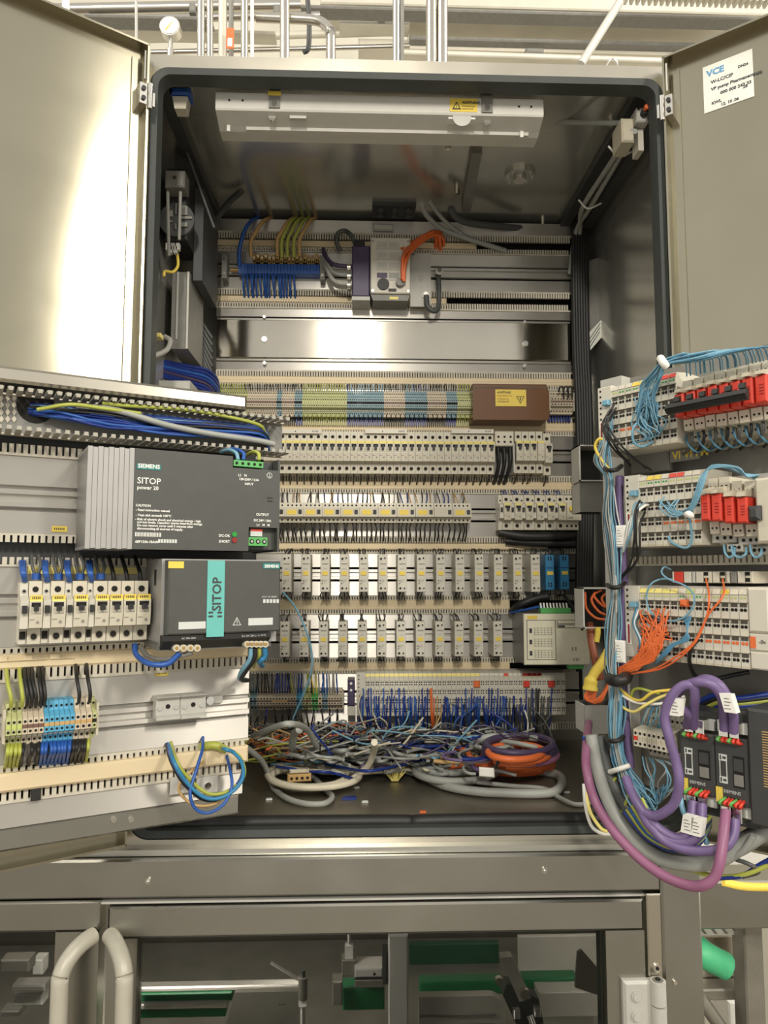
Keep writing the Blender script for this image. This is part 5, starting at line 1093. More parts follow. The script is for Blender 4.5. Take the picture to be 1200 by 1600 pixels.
# ---- red relays
def red_relay(lab, x0, x1, y0, y1, w=.105, sock=None, grp=None):
    u0, u1, v0, v1 = RR.rect(x0, y0, x1, y1, w); W = u1 - u0; H = v1 - v0; uc = (u0 + u1) / 2
    t = thing('relay', lab, 'relay', RR, uc, v0, 0, grp)
    MB().cbox(-W * .47, W * .47, -w, -w + .03, 0, H, 'red', .002).build('relay_body', t)
    m = MB()
    for i in range(4): m.box(-W * .1, W * .25, -w - .0004, -w, H * (.3 + i * .11), H * (.34 + i * .11), 'red_dark')
    m.build('print', t, kind='stuff')
    ws = w - .022
    MB().prism([(0, -H * .9), (-ws * .7, -H * .9), (-ws * .72, -H * .55), (-ws * .98, -H * .5), (-ws, -.001), (-ws + .004, -.001), (-ws + .004, H + .001), (-ws, H + .001), (-ws * .98, H * 1.7), (0, H * 1.7)], -W * .49, W * .49, 'cream').build('socket', t)
    for z in (1.35, -.28, -.72):
        k = .98 if z > -.5 else .715
        for s in (-.22, .22): MB().disc(W * s, -ws * k - .0012, H * z, W * .11, 'hole', 8).build('terminal', t)
    MB().prism([(-ws, H + .002), (-w - .004, H + .001), (-w - .002, H + .006), (-ws, H + .012)], -W * .3, W * .3, 'cream_dark').build('retaining_clip', t)
    return t
for k, (xa, xb, y0, y1) in enumerate(((1053, 1068, 615, 651), (1070, 1085.5, 611, 648), (1087, 1102, 607, 644), (1104, 1120, 602, 642), (1122, 1137.5, 599, 639), (1139.5, 1156, 595, 636), (1158, 1176, 590, 632), (1178, 1199, 586, 629), (1201, 1222, 581, 625))):
    if k == 8: continue
    red_relay('red relay in the top tier of the right frame, %s of eight from left' % nth(k + 1), xa, xb, y0, y1, grp='red relays of the top tier')
for k, (xa, xb, y0, y1) in enumerate(((1093.5, 1108.5, 773, 813), (1110, 1127, 772, 814), (1130, 1146, 777, 817), (1150, 1168, 777, 817))):
    red_relay('red relay in the middle tier of the right frame, %s of four from left' % nth(k + 1), xa, xb, y0, y1, grp='red relays of the middle tier')
def rbox(name, lab, cat, x0, y0, x1, y1, w, d, key, c=.002, fr=None):
    fr = fr or RR; u0, u1, v0, v1 = fr.rect(x0, y0, x1, y1, w); W = u1 - u0
    return solo(name, MB().cbox(-W / 2, W / 2, 0, d, 0, v1 - v0, key, c), lab, cat, fr, (u0 + u1) / 2, v0, w)
# long black cover bar in front of the relays
a = RR.pt(1040, 645, .125); b = RR.pt(1166, 610, .125)
u0 = RR.px(1040, 645, .125)[0]; u1 = RR.px(1166, 610, .125)[0]; v0 = RR.px(1100, 636, .125)[1]; v1 = RR.px(1100, 618, .125)[1]; W = u1 - u0; H = v1 - v0
bar = thing('black_cover_bar', 'long black plastic bar clipped in front of the red relays of the top tier', 'bar', RR, (u0 + u1) / 2, v0, .118)
MB().prism([(0, 0), (-.006, .001), (-.010, H * .4), (-.006, H * .9), (0, H)], -W / 2, W / 2, 'black').build('bar', bar)
MB().box(-W / 2, W / 2, -.0115, -.009, H * .45, H * .55, 'grey_dark').build('rib', bar)
for i in range(6): x = -W * .4 + i * W * .16; MB().prism([(0, H), (-.006, H), (-.004, H + .007), (0, H + .008)], x, x + .008, 'black').build('clip', bar)
# middle tier right end
rbox('grey_plug', 'dark grey angular plug at the right of the middle tier red relays', 'plug', 1167, 790, 1186, 813, .108, .02, 'grey_dark', .004)
rbox('beige_module', 'plain beige module at the right edge of the middle tier', 'module', 1180, 745, 1230, 848, .10, .09, 'cream', .003)
for k, (x0, y0, x1, y1) in enumerate(((1112, 834, 1150, 848), (1153, 838, 1190, 851), (1135, 850, 1160, 862), (1172, 854, 1200, 866))):
    u0, u1, v0, v1 = RR.rect(x0, y0, x1, y1, .07); W = u1 - u0; H = v1 - v0
    m = MB().cbox(-W / 2, W / 2, 0, .06, 0, H, 'grey_light', .001)
    for s in (-.25, .05, .3): m.disc(W * s, -.0005, H * .55, .0024, 'hole', 8)
    solo('socket_terminal', m, 'grey relay socket terminal under the middle tier relays, %s of four' % nth(k + 1), 'terminal', RR, (u0 + u1) / 2, v0, .07)
# lowest tier right end and the small connector strip above it
u0, u1, v0, v1 = RR.rect(1171, 918, 1206, 1046, WF); v0 = RR.px(1180, 1046, WF)[1]; W = u1 - u0; H = v1 - v0
em = thing('end_module', 'wide plain cream end module at the right of the lowest tier', 'module', RR, (u0 + u1) / 2, v0, 0)
MB().cbox(-W / 2, W / 2, -WF - .002, 0, 0, H * .22, 'offwhite', .002).cbox(-W / 2, W / 2, -WF - .002, 0, H * .225, H * .44, 'offwhite', .002).cbox(-W / 2, W / 2, -WF - .004, 0, H * .445, H, 'offwhite', .003).build('body', em)
B(-W * .45, -W * .2, -WF - .003, -WF - .002, H * .26, H * .40, 'orange').build('marker', em); text(em, '-0v', .007, -W * .05, -WF - .003, H * .32, 'ink')
cs = thing('connector_strip', 'narrow strip of red, white and beige connectors above the lowest tier', 'connector strip', RR, RR.px(1112, 902, .06)[0], RR.px(1112, 911, .06)[1], 0)
cu, cv = RR.px(1112, 902, .06)[0], RR.px(1112, 911, .06)[1]
for (xa, xb, key) in ((1050, 1053, 'offwhite'), (1053, 1067, 'red'), (1068, 1080, 'offwhite'), (1081, 1086, 'grey_light'), (1087, 1099, 'offwhite'), (1099, 1112, 'cream'), (1113, 1124, 'offwhite'), (1125, 1133, 'cream'), (1134, 1140, 'offwhite'), (1141, 1151, 'grey_mid'), (1152, 1164, 'offwhite'), (1164, 1177, 'cream')):
    a, b = RR.px(xa, 902, .06)[0] - cu, RR.px(xb, 902, .06)[0] - cu; MB().cbox(a, b - .0006, -.06, 0, 0, RR.px(1112, 893, .06)[1] - cv, key, .001).build('connector', cs)
for x in (1103, 1129, 1168):
    a = RR.px(x, 900, .0605)[0] - cu; MB().box(a - .003, a + .003, -.0606, -.06, .002, .007, 'hole').box(a - .003, a + .003, -.0606, -.06, .010, .015, 'hole').build('socket', cs, kind='stuff')
rbox('lettered_plate', 'grey plate with yellow lettering under the top tier', 'plate', 985, 706, 1045, 738, .03, .01, 'grey_mid')
u0, u1, v0, v1 = RR.rect(1048, 702, 1094, 720, .032)
yl = solo('yellow_sign', MB().box(0, u1 - u0, 0, .001, 0, v1 - v0, 'grey_mid'), 'narrow plate with yellow letters under the top tier of the right frame', 'sign', RR, u0, v0, .034)
text(yl, 'VI VI FM', .016, .004, -.0006, .004, 'yellow', bold=.0004)
# ---- vertical cable ducts at the left edge of the frame
def vduct(lab, x0, y0, x1, y1, Y, dep, openf):
    f = Frame((0, Y, CZ), 0); u0, u1, v0, v1 = f.rect(x0, y0, x1, y1); W = u1 - u0; H = v1 - v0
    m = MB(); t = .0025
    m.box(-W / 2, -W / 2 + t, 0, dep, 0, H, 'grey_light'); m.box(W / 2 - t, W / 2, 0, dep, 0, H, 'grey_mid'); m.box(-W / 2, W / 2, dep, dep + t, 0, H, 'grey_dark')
    if openf:
        m.box(-W / 2, W / 2, 0, dep, H - t, H, 'grey_light').box(-W / 2, W / 2, 0, .004, 0, t, 'grey_light')
    else: m.box(-W / 2, W / 2, -t, 0, 0, H, 'grey_mid')
    return solo('cable_duct', m, lab, 'cable duct', f, (u0 + u1) / 2, v0, 0)
vduct('open grey cable duct holding looped orange wires at the left of the right frame', 911, 918, 958, 982, 1.30, .05, True)
vduct('dark open cable duct beside the top tier with wires inside', 905, 695, 952, 752, 1.36, .05, True)
vduct('closed grey cable duct piece below the dark open duct', 906, 754, 952, 800, 1.37, .05, False)
vduct('closed grey cable duct piece below the yellow heat-shrink sleeves', 913, 1102, 968, 1146, 1.25, .05, False)
f = Frame((0, 1.33, CZ), 0)
for k, pts in enumerate(([(914, 925), (916, 950), (930, 965), (945, 968)], [(930, 925), (924, 938), (935, 955), (950, 962)], [(940, 922), (928, 930), (940, 945), (952, 950)], [(950, 925), (940, 935), (948, 948), (956, 955)])):
    wire('orange_wire', path(f, [(x, y, .02) for x, y in pts], 4), .0022, 'orange', 'orange wire looped inside the open grey duct', 'wire', 'orange wires inside the open duct', 6)
wire('brown_cable', path(f, [(922, 975, .0), (924, 1000, .02), (930, 1030, .03), (938, 1062, .03)]), .0070, 'brown', 'red-brown cable running down from the open duct of orange wires', 'cable')
wire('yellow_sleeve', path(f, [(952, 1016, .06), (942, 1034, .065), (930, 1050, .065)]), .0085, 'yellow', 'long yellow heat-shrink sleeve, upper one above the orange loops', 'sleeve', None, 8)
wire('yellow_sleeve', path(f, [(931, 1048, .066), (924, 1062, .066), (922, 1078, .066)]), [.0085] * 5 + [.0115] * 4 + [.013] * 2, 'yellow', 'wide yellow heat-shrink sleeve directly over the orange loops', 'sleeve', None, 8)
wire('yellow_sleeve', path(f, [(934, 980, .05), (934, 990, .05), (932, 1003, .05)]), .005, 'yellow', 'small yellow sleeve hanging just below the open duct of orange wires', 'sleeve', None, 8)
for k in range(7):
    x0 = 917 + k * 2; x1 = 945 + k * 2
    wire('orange_wire', path(f, [(x0 + 3, 1076, .066), (x0 - 3 + k * .5, 1088 + k, .066), (x0 + 4 + k, 1099 - abs(k - 3), .066), (936 + k * 1.5, 1090 - k, .066), (948 + k, 1072 - k, .06), (956 + k, 1052, .05)], 4), .0021, 'orange', 'orange wire looping out of the wide yellow sleeve', 'wire', 'orange wires looping below the yellow sleeve', 6)
# ---- vertical wiring harness down the left edge of the modules
rnd = random.Random(9)
hc = ['blue_light', 'cable_grey', 'blue_light', 'white', 'cable_grey', 'blue_light', 'black', 'cable_dark', 'blue_light', 'blue_box', 'cable_grey', 'blue_light']
hn = {'blue_light': 'pale blue', 'cable_grey': 'grey', 'white': 'white', 'black': 'black', 'cable_dark': 'dark grey', 'blue_box': 'mid blue'}
for i in range(30):
    key = hc[i % 12]; d = rnd.uniform(-11, 11); w = .072 + rnd.uniform(-.012, .022); j = lambda a=3: rnd.uniform(-a, a)
    pts = [(957 + d * .5, 640 + rnd.uniform(-10, 25), w), (946 + d * .6, 690, w + .02), (942 + d * rnd.uniform(.5, 1.4), 720, w + .02), (953 + d * .5 + j(2), 750, w + .02), (952 + d * rnd.uniform(.6, 1.5), 800, w + .02), (958 + d * rnd.uniform(.5, 1.3) + j(), 850, w + .02 + j(.006)), (962 + d * .6 + j(2), 920, w + .02), (960 + d + j(4), 980, w + .02 + j(.008)), (958 + d + j(3), 1040, w + .02), (963 + d * .6, 1070, w + .02), (965 + d * 1.4, 1110, w + .02), (963 + d, 1155, w + .02), (972 + d, 1200, w + .02), (990 + d * 2, 1240, w + .02), (1010 + d * 2, 1275, w + .02)]
    wire('harness_wire', path(RR, pts, 4), .0012, key, '%s wire of the vertical harness beside the input modules' % hn[key], 'wire', '%s wires of the vertical harness' % hn[key], 5)
wire('violet_cable', path(RR, [(968, 745, .06), (968, 800, .075), (972, 850, .08), (975, 910, .08), (973, 970, .08), (972, 1030, .08), (974, 1080, .08), (978, 1130, .08), (985, 1200, .08)]), .0062, 'purple', 'purple cable running down inside the vertical harness', 'cable')
wire('violet_cable', path(RR, [(962, 760, .05), (962, 820, .06), (964, 870, .065), (970, 930, .065)]), .0045, 'violet_dark', 'dark violet cable beside the purple cable of the vertical harness', 'cable')
for k, (x, y) in enumerate(((957, 732), (962, 915), (966, 1061), (960, 1155))):
    wire('harness_tie', path(RR, [(x - 13, y - 1, .10), (x - 6, y + 3, .125), (x + 6, y + 2, .125), (x + 14, y - 4, .10)], 3), .0035 if k != 2 else .009, 'black', 'black cable tie round the vertical harness, %s from top' % nth(k + 1), 'cable tie')
for k, (x, y, an) in enumerate(((970, 838, -.1), (969, 1018, .15))):
    u, v = RR.px(x, y, .10); t = solo('cable_label', MB().cbox(-.0085, .0085, 0, .004, -.016, .016, 'white', .002), 'white printed label on the purple harness cable, %s one' % ('upper' if k == 0 else 'lower'), 'label', RR, u, v, .102)
    m = MB()
    for i in range(6): m.box(-.005, .004 - .002 * (i % 3), -.0004, 0, -.012 + i * .004, -.0114 + i * .004, 'grey_mid')
    m.build('print', t, kind='stuff')
for i, (x, y, x2, y2) in enumerate(((960, 632, 985, 728), (955, 640, 980, 722), (963, 637, 1010, 732), (958, 648, 1018, 735), (1000, 782, 985, 880), (1003, 785, 995, 875), (1008, 800, 990, 885))):
    pts = [(x, y, .09), (x - 14 if y < 700 else x - 8, y + 25, .105), ((x + x2) / 2 - 12, (y + y2) / 2 + 16, .10), (x2, y2, .05)]
    if y > 700: pts = [(x, y, .09), (x - 8, y + 20, .11), (x - 9, y + 60, .11), (x2, y2, .10), (968, 905, .09)]
    wire('black_wire', path(RR, pts, 4), .0016, 'black', 'black wire drooping from the coupler end of the %s tier' % ('top' if y < 700 else 'middle'), 'wire', 'black wires at the %s tier coupler' % ('top' if y < 700 else 'middle'))
for k in range(6):
    x = 998 + 3 * k; wire('coupler_wire', path(RR, [(x, 784 + k, .088), (x - 8, 792, .10), (990 - k, 812, .11), (984 - k, 838, .11), (974, 862, .10)], 4), .0018, ('blue_light', 'cable_grey', 'white')[k % 3], '%s wire curving down from the middle tier coupler' % ('pale blue', 'grey', 'white')[k % 3], 'wire', '%s wires at the middle tier coupler' % ('pale blue', 'grey', 'white')[k % 3], 5)
wire('yellow_wire', path(RR, [(953, 735, .10), (938, 715, .105), (930, 698, .105), (936, 686, .105), (946, 688, .10)], 4), .0024, 'yellow', 'yellow wire arching at the top of the vertical harness', 'wire')
# ---- pale blue wires at the top tier
rnd = random.Random(41)
for k in range(24):
    s = (k - 12) * .55 + rnd.uniform(-1, 1); x2 = 1068 + k * 6 + rnd.uniform(-3, 3); k = k * .55
    wire('blue_bundle_wire', path(RR, [(rnd.uniform(994, 1032), rnd.uniform(618, 682), .088), (rnd.uniform(990, 1030), rnd.uniform(625, 660), .105), (1012 + s * 1.8 + rnd.uniform(-3, 3), 612 + s, .115), (1028 + s * 1.2 + rnd.uniform(-2, 2), 582 + rnd.uniform(-3, 3), .12 + rnd.uniform(-.01, .01)), (1039 + s * .35, 567 + s * .6, .12 + rnd.uniform(-.006, .006)), (1070 + k * 2, 559 + s * 1.3 - k * .2 + rnd.uniform(-3, 3), .12 + rnd.uniform(-.012, .012)), (x2 - 10, 553 - k * .9 + (3 if k < 6 else 0), .11), (x2 + 4, 562 - k * .8, .10), (x2 + 7, 588 - k * 2.2, .085)], 4), .0011, 'blue_steel' if int(k * 3) % 3 == 1 else 'blue_light', 'pale blue wire of the bundle arching over the top tier modules to the relays', 'wire', 'pale blue wires over the top tier', 5)
for k in range(9):
    x = 992 + k * 4.6 + rnd.uniform(-4, 4)
    wire('blue_loop_wire', path(RR, [(x, 622 + (k % 3) * 6, .088), (x - rnd.uniform(-4, 12), 640 + rnd.uniform(-8, 8), .105), (x + rnd.uniform(-8, 10), 664 - k, .105), (x + rnd.uniform(0, 22), 684 - k * 2, .10), (x + rnd.uniform(-8, 12), 694 - k * 2, .09)], 4), .0011, 'blue_light', 'pale blue wire looping down over the top tier modules', 'wire', 'pale blue loops on the top tier', 5)
wire('blue_loop_wire', path(RR, [(1008, 650, .09), (990, 668, .108), (990, 690, .105), (1003, 698, .095), (1020, 690, .09)], 4), .002, 'blue_light', 'separate pale blue loop at the bottom left of the top tier modules', 'wire')
wire('bundle_tie', path(RR, [(1032, 560, .125), (1036, 566, .135), (1041, 573, .13)], 3), .0055, 'white', 'white cable tie holding the pale blue bundle above the top tier', 'cable tie', None, 8)
for k in range(8):
    x = 1062 + k * 18.5
    wire('socket_wire', path(RR, [(x + 15, 668 - k * 3.2, .06), (x + 20, 684 - k * 3, .075), (x + 14, 702 - k * 2.4, .06), (x + 2, 712 - k * 2, .02)], 4), .0022, 'black' if k % 2 else 'cable_dark', '%s wire under the top tier relay sockets' % ('black' if k % 2 else 'dark grey'), 'wire', '%s wires under the relay sockets' % ('black' if k % 2 else 'dark grey'))
    wire('socket_wire', path(RR, [(x + 10, 672 - k * 3.2, .055), (x + 12, 692 - k * 3, .07), (x + 26, 706 - k * 2.6, .06), (x + 40, 700 - k * 2.6, .03)], 4), .0016, 'blue_steel', 'blue wire under the top tier relay sockets', 'wire', 'blue wires under the relay sockets')
# ---- middle tier blue wires
for k0 in range(9):
    k = k0 * .9 + rnd.uniform(-1.5, 1.5)
    wire('tier_wire', path(RR, [(1060 + k * 2, 800 + k, .10), (1076 + k, 795, .11), (1086 + k, 775, .115), (1094 + k, 750, .115), (1104 + k, 735 - k, .11), (1130 + k * 3, 730, .11), (1152 + k * 2, 737 + k, .10), (1170 + k * 2, 742, .09), (1178, 748, .085)], 4), .0011, 'blue_light', 'pale blue wire arching beside the middle tier relays', 'wire', 'pale blue wires of the middle tier', 5)
    wire('tier_wire', path(RR, [(rnd.uniform(1028, 1062), rnd.uniform(768, 800), .09), (1036 + k * 2 + rnd.uniform(-5, 5), 795 + rnd.uniform(-4, 4), .105), (1050 + k, 806 - k, .11), (1068 + k, 804, .11), (1078, 802, .11)], 4), .0011, 'blue_light', 'pale blue wire looping across the middle tier modules to the white tie', 'wire', 'pale blue loops on the middle tier', 5)
wire('tier_wire', path(RR, [(1076, 805, .105), (1080, 825, .10), (1080, 848, .095), (1070, 856, .095), (1050, 848, .09), (1044, 838, .086)], 4), .0018, 'blue_light', 'pale blue wire hanging below the white tie of the middle tier', 'wire')
wire('tier_tie', path(RR, [(1073, 804, .112), (1076, 803, .118), (1080, 806, .112)], 3), .0045, 'white', 'small white cable tie on the middle tier blue wires', 'cable tie', None, 8)
for k, (xa, xb) in enumerate(((1131, 1148), (1143, 1166), (1172, 1190))):
    wire('jumper_wire', path(RR, [(xa, 852, .08), (xa + 2, 864, .09), ((xa + xb) / 2, 871, .09), (xb - 1, 866, .09), (xb, 856, .08)], 4), .0017, 'blue_light', 'pale blue jumper under the middle tier sockets, %s of three' % nth(k + 1), 'wire', None, 5)
# ---- lowest tier orange and blue wires
rnd = random.Random(13)
for k in range(40):
    x = 1000 + (k % 9) * 5.4 + rnd.uniform(-3, 3); y = 953 + (k // 9) * 13 + rnd.uniform(-4, 4)
    wire('orange_wire', path(RR, [(x, y, .088), (x + rnd.uniform(-6, 10), y + 8, .104), (1004 + rnd.uniform(0, 36), 1000 + rnd.uniform(-12, 10), .110), (1006 + rnd.uniform(-8, 20), 1024 + rnd.uniform(-8, 8), .108), (985 + rnd.uniform(-6, 12), 1040 + rnd.uniform(-4, 8), .105), (968, 1043 + (k % 5) * 2.4, .10), (954, 1047 + (k % 5) * 3, .09)], 4), .0011, 'orange', 'orange wire gathered from the lowest tier into the harness', 'wire', 'orange wires of the lowest tier', 5)
for k, (x0, d) in enumerate(((1103, 0), (1129, 9))):
    wire('long_orange_wire', path(RR, [(x0, 904, .064), (x0 + 5 - d * .4, 930, .10), (1105 + d * .2, 960, .105), (1092 + d * .2, 990, .105), (1080 + d * .3, 1008, .105), (1050 + d, 1030, .105), (1020 + d, 1046, .10), (985, 1053, .10)], 4), .0014, 'orange', 'long orange wire from the connector strip down to the harness, %s of two' % ('left' if k == 0 else 'right'), 'wire')
wire('blue_curl', path(RR, [(1050, 905, .064), (1032, 905, .09), (1016, 914, .10), (1010, 935, .10), (1018, 958, .10), (1042, 970, .10), (1066, 966, .10), (1082, 950, .10), (1084, 930, .10), (1070, 915, .10), (1045, 905, .10), (1034, 895, .10), (1038, 886, .09), (1048, 890, .07)], 5), .0013, 'blue_light', 'pale blue wire curling across the lowest tier modules', 'wire')
for k in range(5):
    wire('blue_curl', path(RR, [(1080 - k * 3, 962 + k, .092), (1074, 985, .102), (1076 - k * 3, 1000, .105), (1055 - k * 2, 1008, .105), (1042 - k * 2, 1022, .105), (1025, 1036, .10)], 4), .0011, 'blue_steel', 'pale blue wire slanting down across the lowest tier', 'wire', 'pale blue wires slanting over the lowest tier', 5)
for k in range(5):
    wire('coupler_wire', path(RR, [(995 + k * 1.5, 950 + k * 2, .088), (990 + k, 975, .10), (1000 + k, 1000, .105), (998 + k, 1020, .10), (990, 1040, .09)], 4), .0018, ('blue_box', 'cable_grey', 'white', 'blue_light', 'cable_dark')[k], '%s wire curving down from the lowest tier coupler' % ('mid blue', 'grey', 'white', 'pale blue', 'dark grey')[k], 'wire', None, 5)
wire('black_cable', path(RR, [(1090, 1000, .095), (1080, 1012, .10), (1077, 1032, .09), (1082, 1050, .07), (1092, 1062, .05)], 4), .0028, 'black', 'black cable hooked below the lowest tier', 'cable')
wire('black_cable', path(RR, [(1092, 1068, .05), (1115, 1062, .06), (1140, 1056, .05), (1170, 1050, .03)], 4), .003, 'black', 'black cable running right below the lowest tier', 'cable')
rbox('orange_plug', 'round orange plug on the lowest tier modules', 'plug', 1060, 937, 1071, 948, .095, .01, 'orange', .003)
# ---- small cream terminal strip hung lower down
u0, u1, v0, v1 = RR.rect(990, 1122, 1048, 1192, .10); W = u1 - u0; H = v1 - v0
ts = thing('terminal_strip', 'small cream terminal strip with a red block beside the purple cables', 'terminal strip', RR, (u0 + u1) / 2, v0, 0)
me = terminal_mesh(H, W / 8, .10, 'cream', 'offwhite', 'cream_dark'); me2 = terminal_mesh(H, W / 8, .10, 'cream', 'offwhite', 'red')
for i in range(8): o = bpy.data.objects.new('terminal_block', me2 if i == 0 else me); COL.objects.link(o); o.parent = ts; o.location = (-W / 2 + W * (i + .5) / 8, 0, 0)
for k in range(9):
    x = 1002 + k * 5
    wire('strip_wire', path(RR, [(x, 1132 + k, .08), (x + 4 + rnd.uniform(-6, 6), 1118 + rnd.uniform(-4, 4), .09), (x + 14 - k, 1104 + rnd.uniform(-8, 8), .08), (x + 24, 1100 + rnd.uniform(-8, 8), .05)], 4), .0012, ('blue_light', 'cable_grey', 'blue_box')[k % 3], '%s wire above the small cream terminal strip' % ('pale blue', 'grey', 'mid blue')[k % 3], 'wire', '%s wires above the small cream terminal strip' % ('pale blue', 'grey', 'mid blue')[k % 3], 5)
    wire('strip_wire', path(RR, [(x + 2, 1182 + k, .08), (x + 14 + rnd.uniform(-10, 10), 1202, .09), (x + 18 + rnd.uniform(-14, 8), 1228 - k, .09), (x + 8 - k + rnd.uniform(-8, 8), 1258 - k * 2, .085), (990 + k * 3 + rnd.uniform(-8, 8), 1262 - k, .085), (975 + k, 1235 + rnd.uniform(-8, 8), .09)], 4), .0012, ('blue_light', 'cable_grey', 'blue_light')[k % 3], '%s wire looping below the small cream terminal strip' % ('pale blue', 'grey', 'pale blue')[k % 3], 'wire', '%s wires below the small cream terminal strip' % ('pale blue', 'grey', 'pale blue')[k % 3], 5)
# ---- two dark bus repeaters and the third box
p = at_depth(1062, 1200, 1.00); RP = Frame((p.x, p.y, CZ), -50)
def repeater(lab, x0, x1, yt, yb, key='grey_dark'):
    u0, u1 = RP.px(x0, (yt + yb) / 2)[0], RP.px(x1, (yt + yb) / 2)[0]; xm = (x0 + x1) / 2; v0 = RP.px(xm, yb)[1]; v1 = RP.px(xm, yt)[1]; W = u1 - u0; H = v1 - v0; uc = (u0 + u1) / 2
    t = thing('bus_repeater', lab, 'repeater', RP, uc, v0, 0)
    MB().cbox(-W / 2, W / 2, 0, .09, H * .20, H * .80, key, .002).box(-W / 2, W / 2, .014, .09, 0, H * .20, key).box(-W / 2, W / 2, .014, .09, H * .80, H, key).build('housing', t)
    MB().box(W * .05, W * .38, -.0006, .0, H * .36, H * .64, 'hole').box(W * .08, W * .35, -.0012, -.0004, H * .38, H * .48, 'grey_mid').box(W * .08, W * .35, -.0012, -.0004, H * .51, H * .62, 'grey_dark').build('window', t)
    m = MB()
    for z in (.38, .58): m.box(-W * .36, -W * .12, -.0006, 0, H * z, H * (z + .06), 'print_light').box(-W * .33, -W * .29, -.0008, 0, H * (z + .01), H * (z + .05), 'ink').box(-W * .25, -W * .15, -.0008, 0, H * (z + .02), H * (z + .04), 'ink')
    for x in (-.35, -.15): m.box(W * x, W * (x + .025), -.0006, 0, H * .44, H * .58, 'print_light')
    m.build('front_print', t, kind='stuff')
    text(t, 'SIEMENS', .0058, 0, -.0007, H * .30, 'print_light', 'CENTER')
    B(-W * .48, -W * .28, -.001, 0, H * .205, H * .34, 'yellow').build('marker', t, label='yellow marker')
    for z0, up in ((H * .86, 1), (H * .12, 0)):
        for s, (xx) in enumerate((-.16, .16)):
            MB().cbox(W * xx - .006, W * xx + .006, -.006, .012, z0 - .008, z0 + .010, 'chrome', .001).build('shield_clamp', t)
            MB().box(W * (xx + (.16 if s else -.16)) - .006, W * (xx + (.16 if s else -.16)) + .006, .008, .013, z0 - .004, z0 + .010, 'print_light').build('print_plate', t)
            for q, key2 in enumerate(('core_green', 'red', 'red')):
                zz = H * (.755 if up else .255)
                MB().tube(spline([(W * xx + (q - 1) * .003, .004, z0 - .008 if up else z0 + .010), (W * xx + (q - 1) * .006, -.010, (z0 + zz) / 2 - (.004 if up else -.004)), (W * xx + (q - 1) * .004 + .003, .002, zz)], 3), .0023, key2, 5).build('core_wire', t)
        for q in range(4): MB().disc(W * (-.15 + .1 * q), -.0007, H * (.755 if up else .255), .002, 'hole', 6).build('terminal', t)
    return t
repeater('dark grey bus repeater box with purple cables at the right edge, left of two', 1063, 1116, 1113, 1274)
repeater('dark grey bus repeater box with purple cables at the right edge, right of two', 1117, 1170, 1118, 1293)
u0, u1 = RP.px(1171, 1200)[0], RP.px(1225, 1200)[0]; v0 = RP.px(1185, 1290)[1]; v1 = RP.px(1185, 1108)[1]; W = u1 - u0; H = v1 - v0
tb = thing('module_box', 'dark grey module box with small printed panel at the far right edge', 'box', RP, (u0 + u1) / 2, v0, .004)
MB().cbox(-W / 2, W / 2, 0, .09, 0, H, 'grey_dark', .003).build('housing', tb); m = MB()
for i in range(22): m.box(-W * .05, W * (.22 + .06 * (i % 3)), -.0006, 0, H * (.35 + i * .022), H * (.358 + i * .022), 'tan_wire')
m.build('print', tb, kind='stuff')
# ---- purple and grey cables
def rc(name, lab, pts, r, key, fr=None, cat='cable', seg=10, wd=None):
    return wire(name, path(fr or RP, pts, 6), r, key, lab, cat, None, seg)
rc('bus_cable', 'thick purple cable making the widest arch left of the repeater boxes', [(1083, 1136, .012), (1084, 1110, .03), (1086, 1088, .045), (1082, 1072, .05), (1066, 1072, .055), (1048, 1090, .06), (1039, 1120, .06), (1046, 1155, .06), (1056, 1190, .055), (1061, 1222, .055), (1055, 1252, .05), (1040, 1268, .05), (1022, 1275, .05), (1005, 1268, .05)], .0062, 'purple')
rc('bus_cable', 'purple cable arching over the repeater boxes to the left clamp of the right one', [(1132, 1140, .010), (1131, 1110, .02), (1127, 1088, .035), (1112, 1070, .045), (1090, 1066, .05), (1066, 1074, .045), (1054, 1090, .04)], .0062, 'purple')
rc('bus_cable', 'purple cable arching highest over the repeater boxes to the right clamp', [(1146, 1144, .010), (1146, 1115, .02), (1138, 1092, .03), (1124, 1070, .035), (1104, 1061, .035), (1086, 1066, .03)], .0060, 'purple')
rc('bus_cable', 'short purple cable end with white plug at the upper left of the repeaters', [(1073, 1134, .012), (1076, 1118, .03), (1066, 1108, .04), (1055, 1100, .045)], .006, 'purple')
rc('bus_cable', 'purple cable leaving the left repeater bottom, left of its label pair', [(1083, 1252, .012), (1081, 1275, .02), (1078, 1296, .03), (1066, 1309, .035), (1048, 1306, .04), (1026, 1292, .045), (1008, 1272, .05), (990, 1245, .05), (978, 1215, .04)], .0062, 'purple')
rc('bus_cable', 'purple cable leaving the left repeater bottom, right of its label pair', [(1097, 1256, .012), (1096, 1282, .02), (1092, 1302, .03), (1076, 1316, .035), (1052, 1314, .04), (1030, 1304, .045), (1012, 1286, .05), (1000, 1262, .05)], .0062, 'purple')
rc('bus_cable', 'purple cable running low from the right repeater to the harness', [(1149, 1280, .012), (1146, 1305, .02), (1132, 1324, .03), (1100, 1330, .035), (1066, 1326, .04), (1036, 1312, .045), (1015, 1290, .05)], .0060, 'purple')
rc('bus_cable', 'long pinkish purple cable hanging lowest in a wide loop at right', [(1134, 1268, .015), (1131, 1300, .035), (1126, 1340, .05), (1118, 1368, .055), (1102, 1382, .06), (1078, 1384, .06), (1040, 1370, .06), (1000, 1342, .06), (960, 1300, .06), (930, 1252, .055), (917, 1205, .05), (916, 1165, .0), (920, 1130, -.12)], .0064, 'purple_pink', None, 'cable', 12)
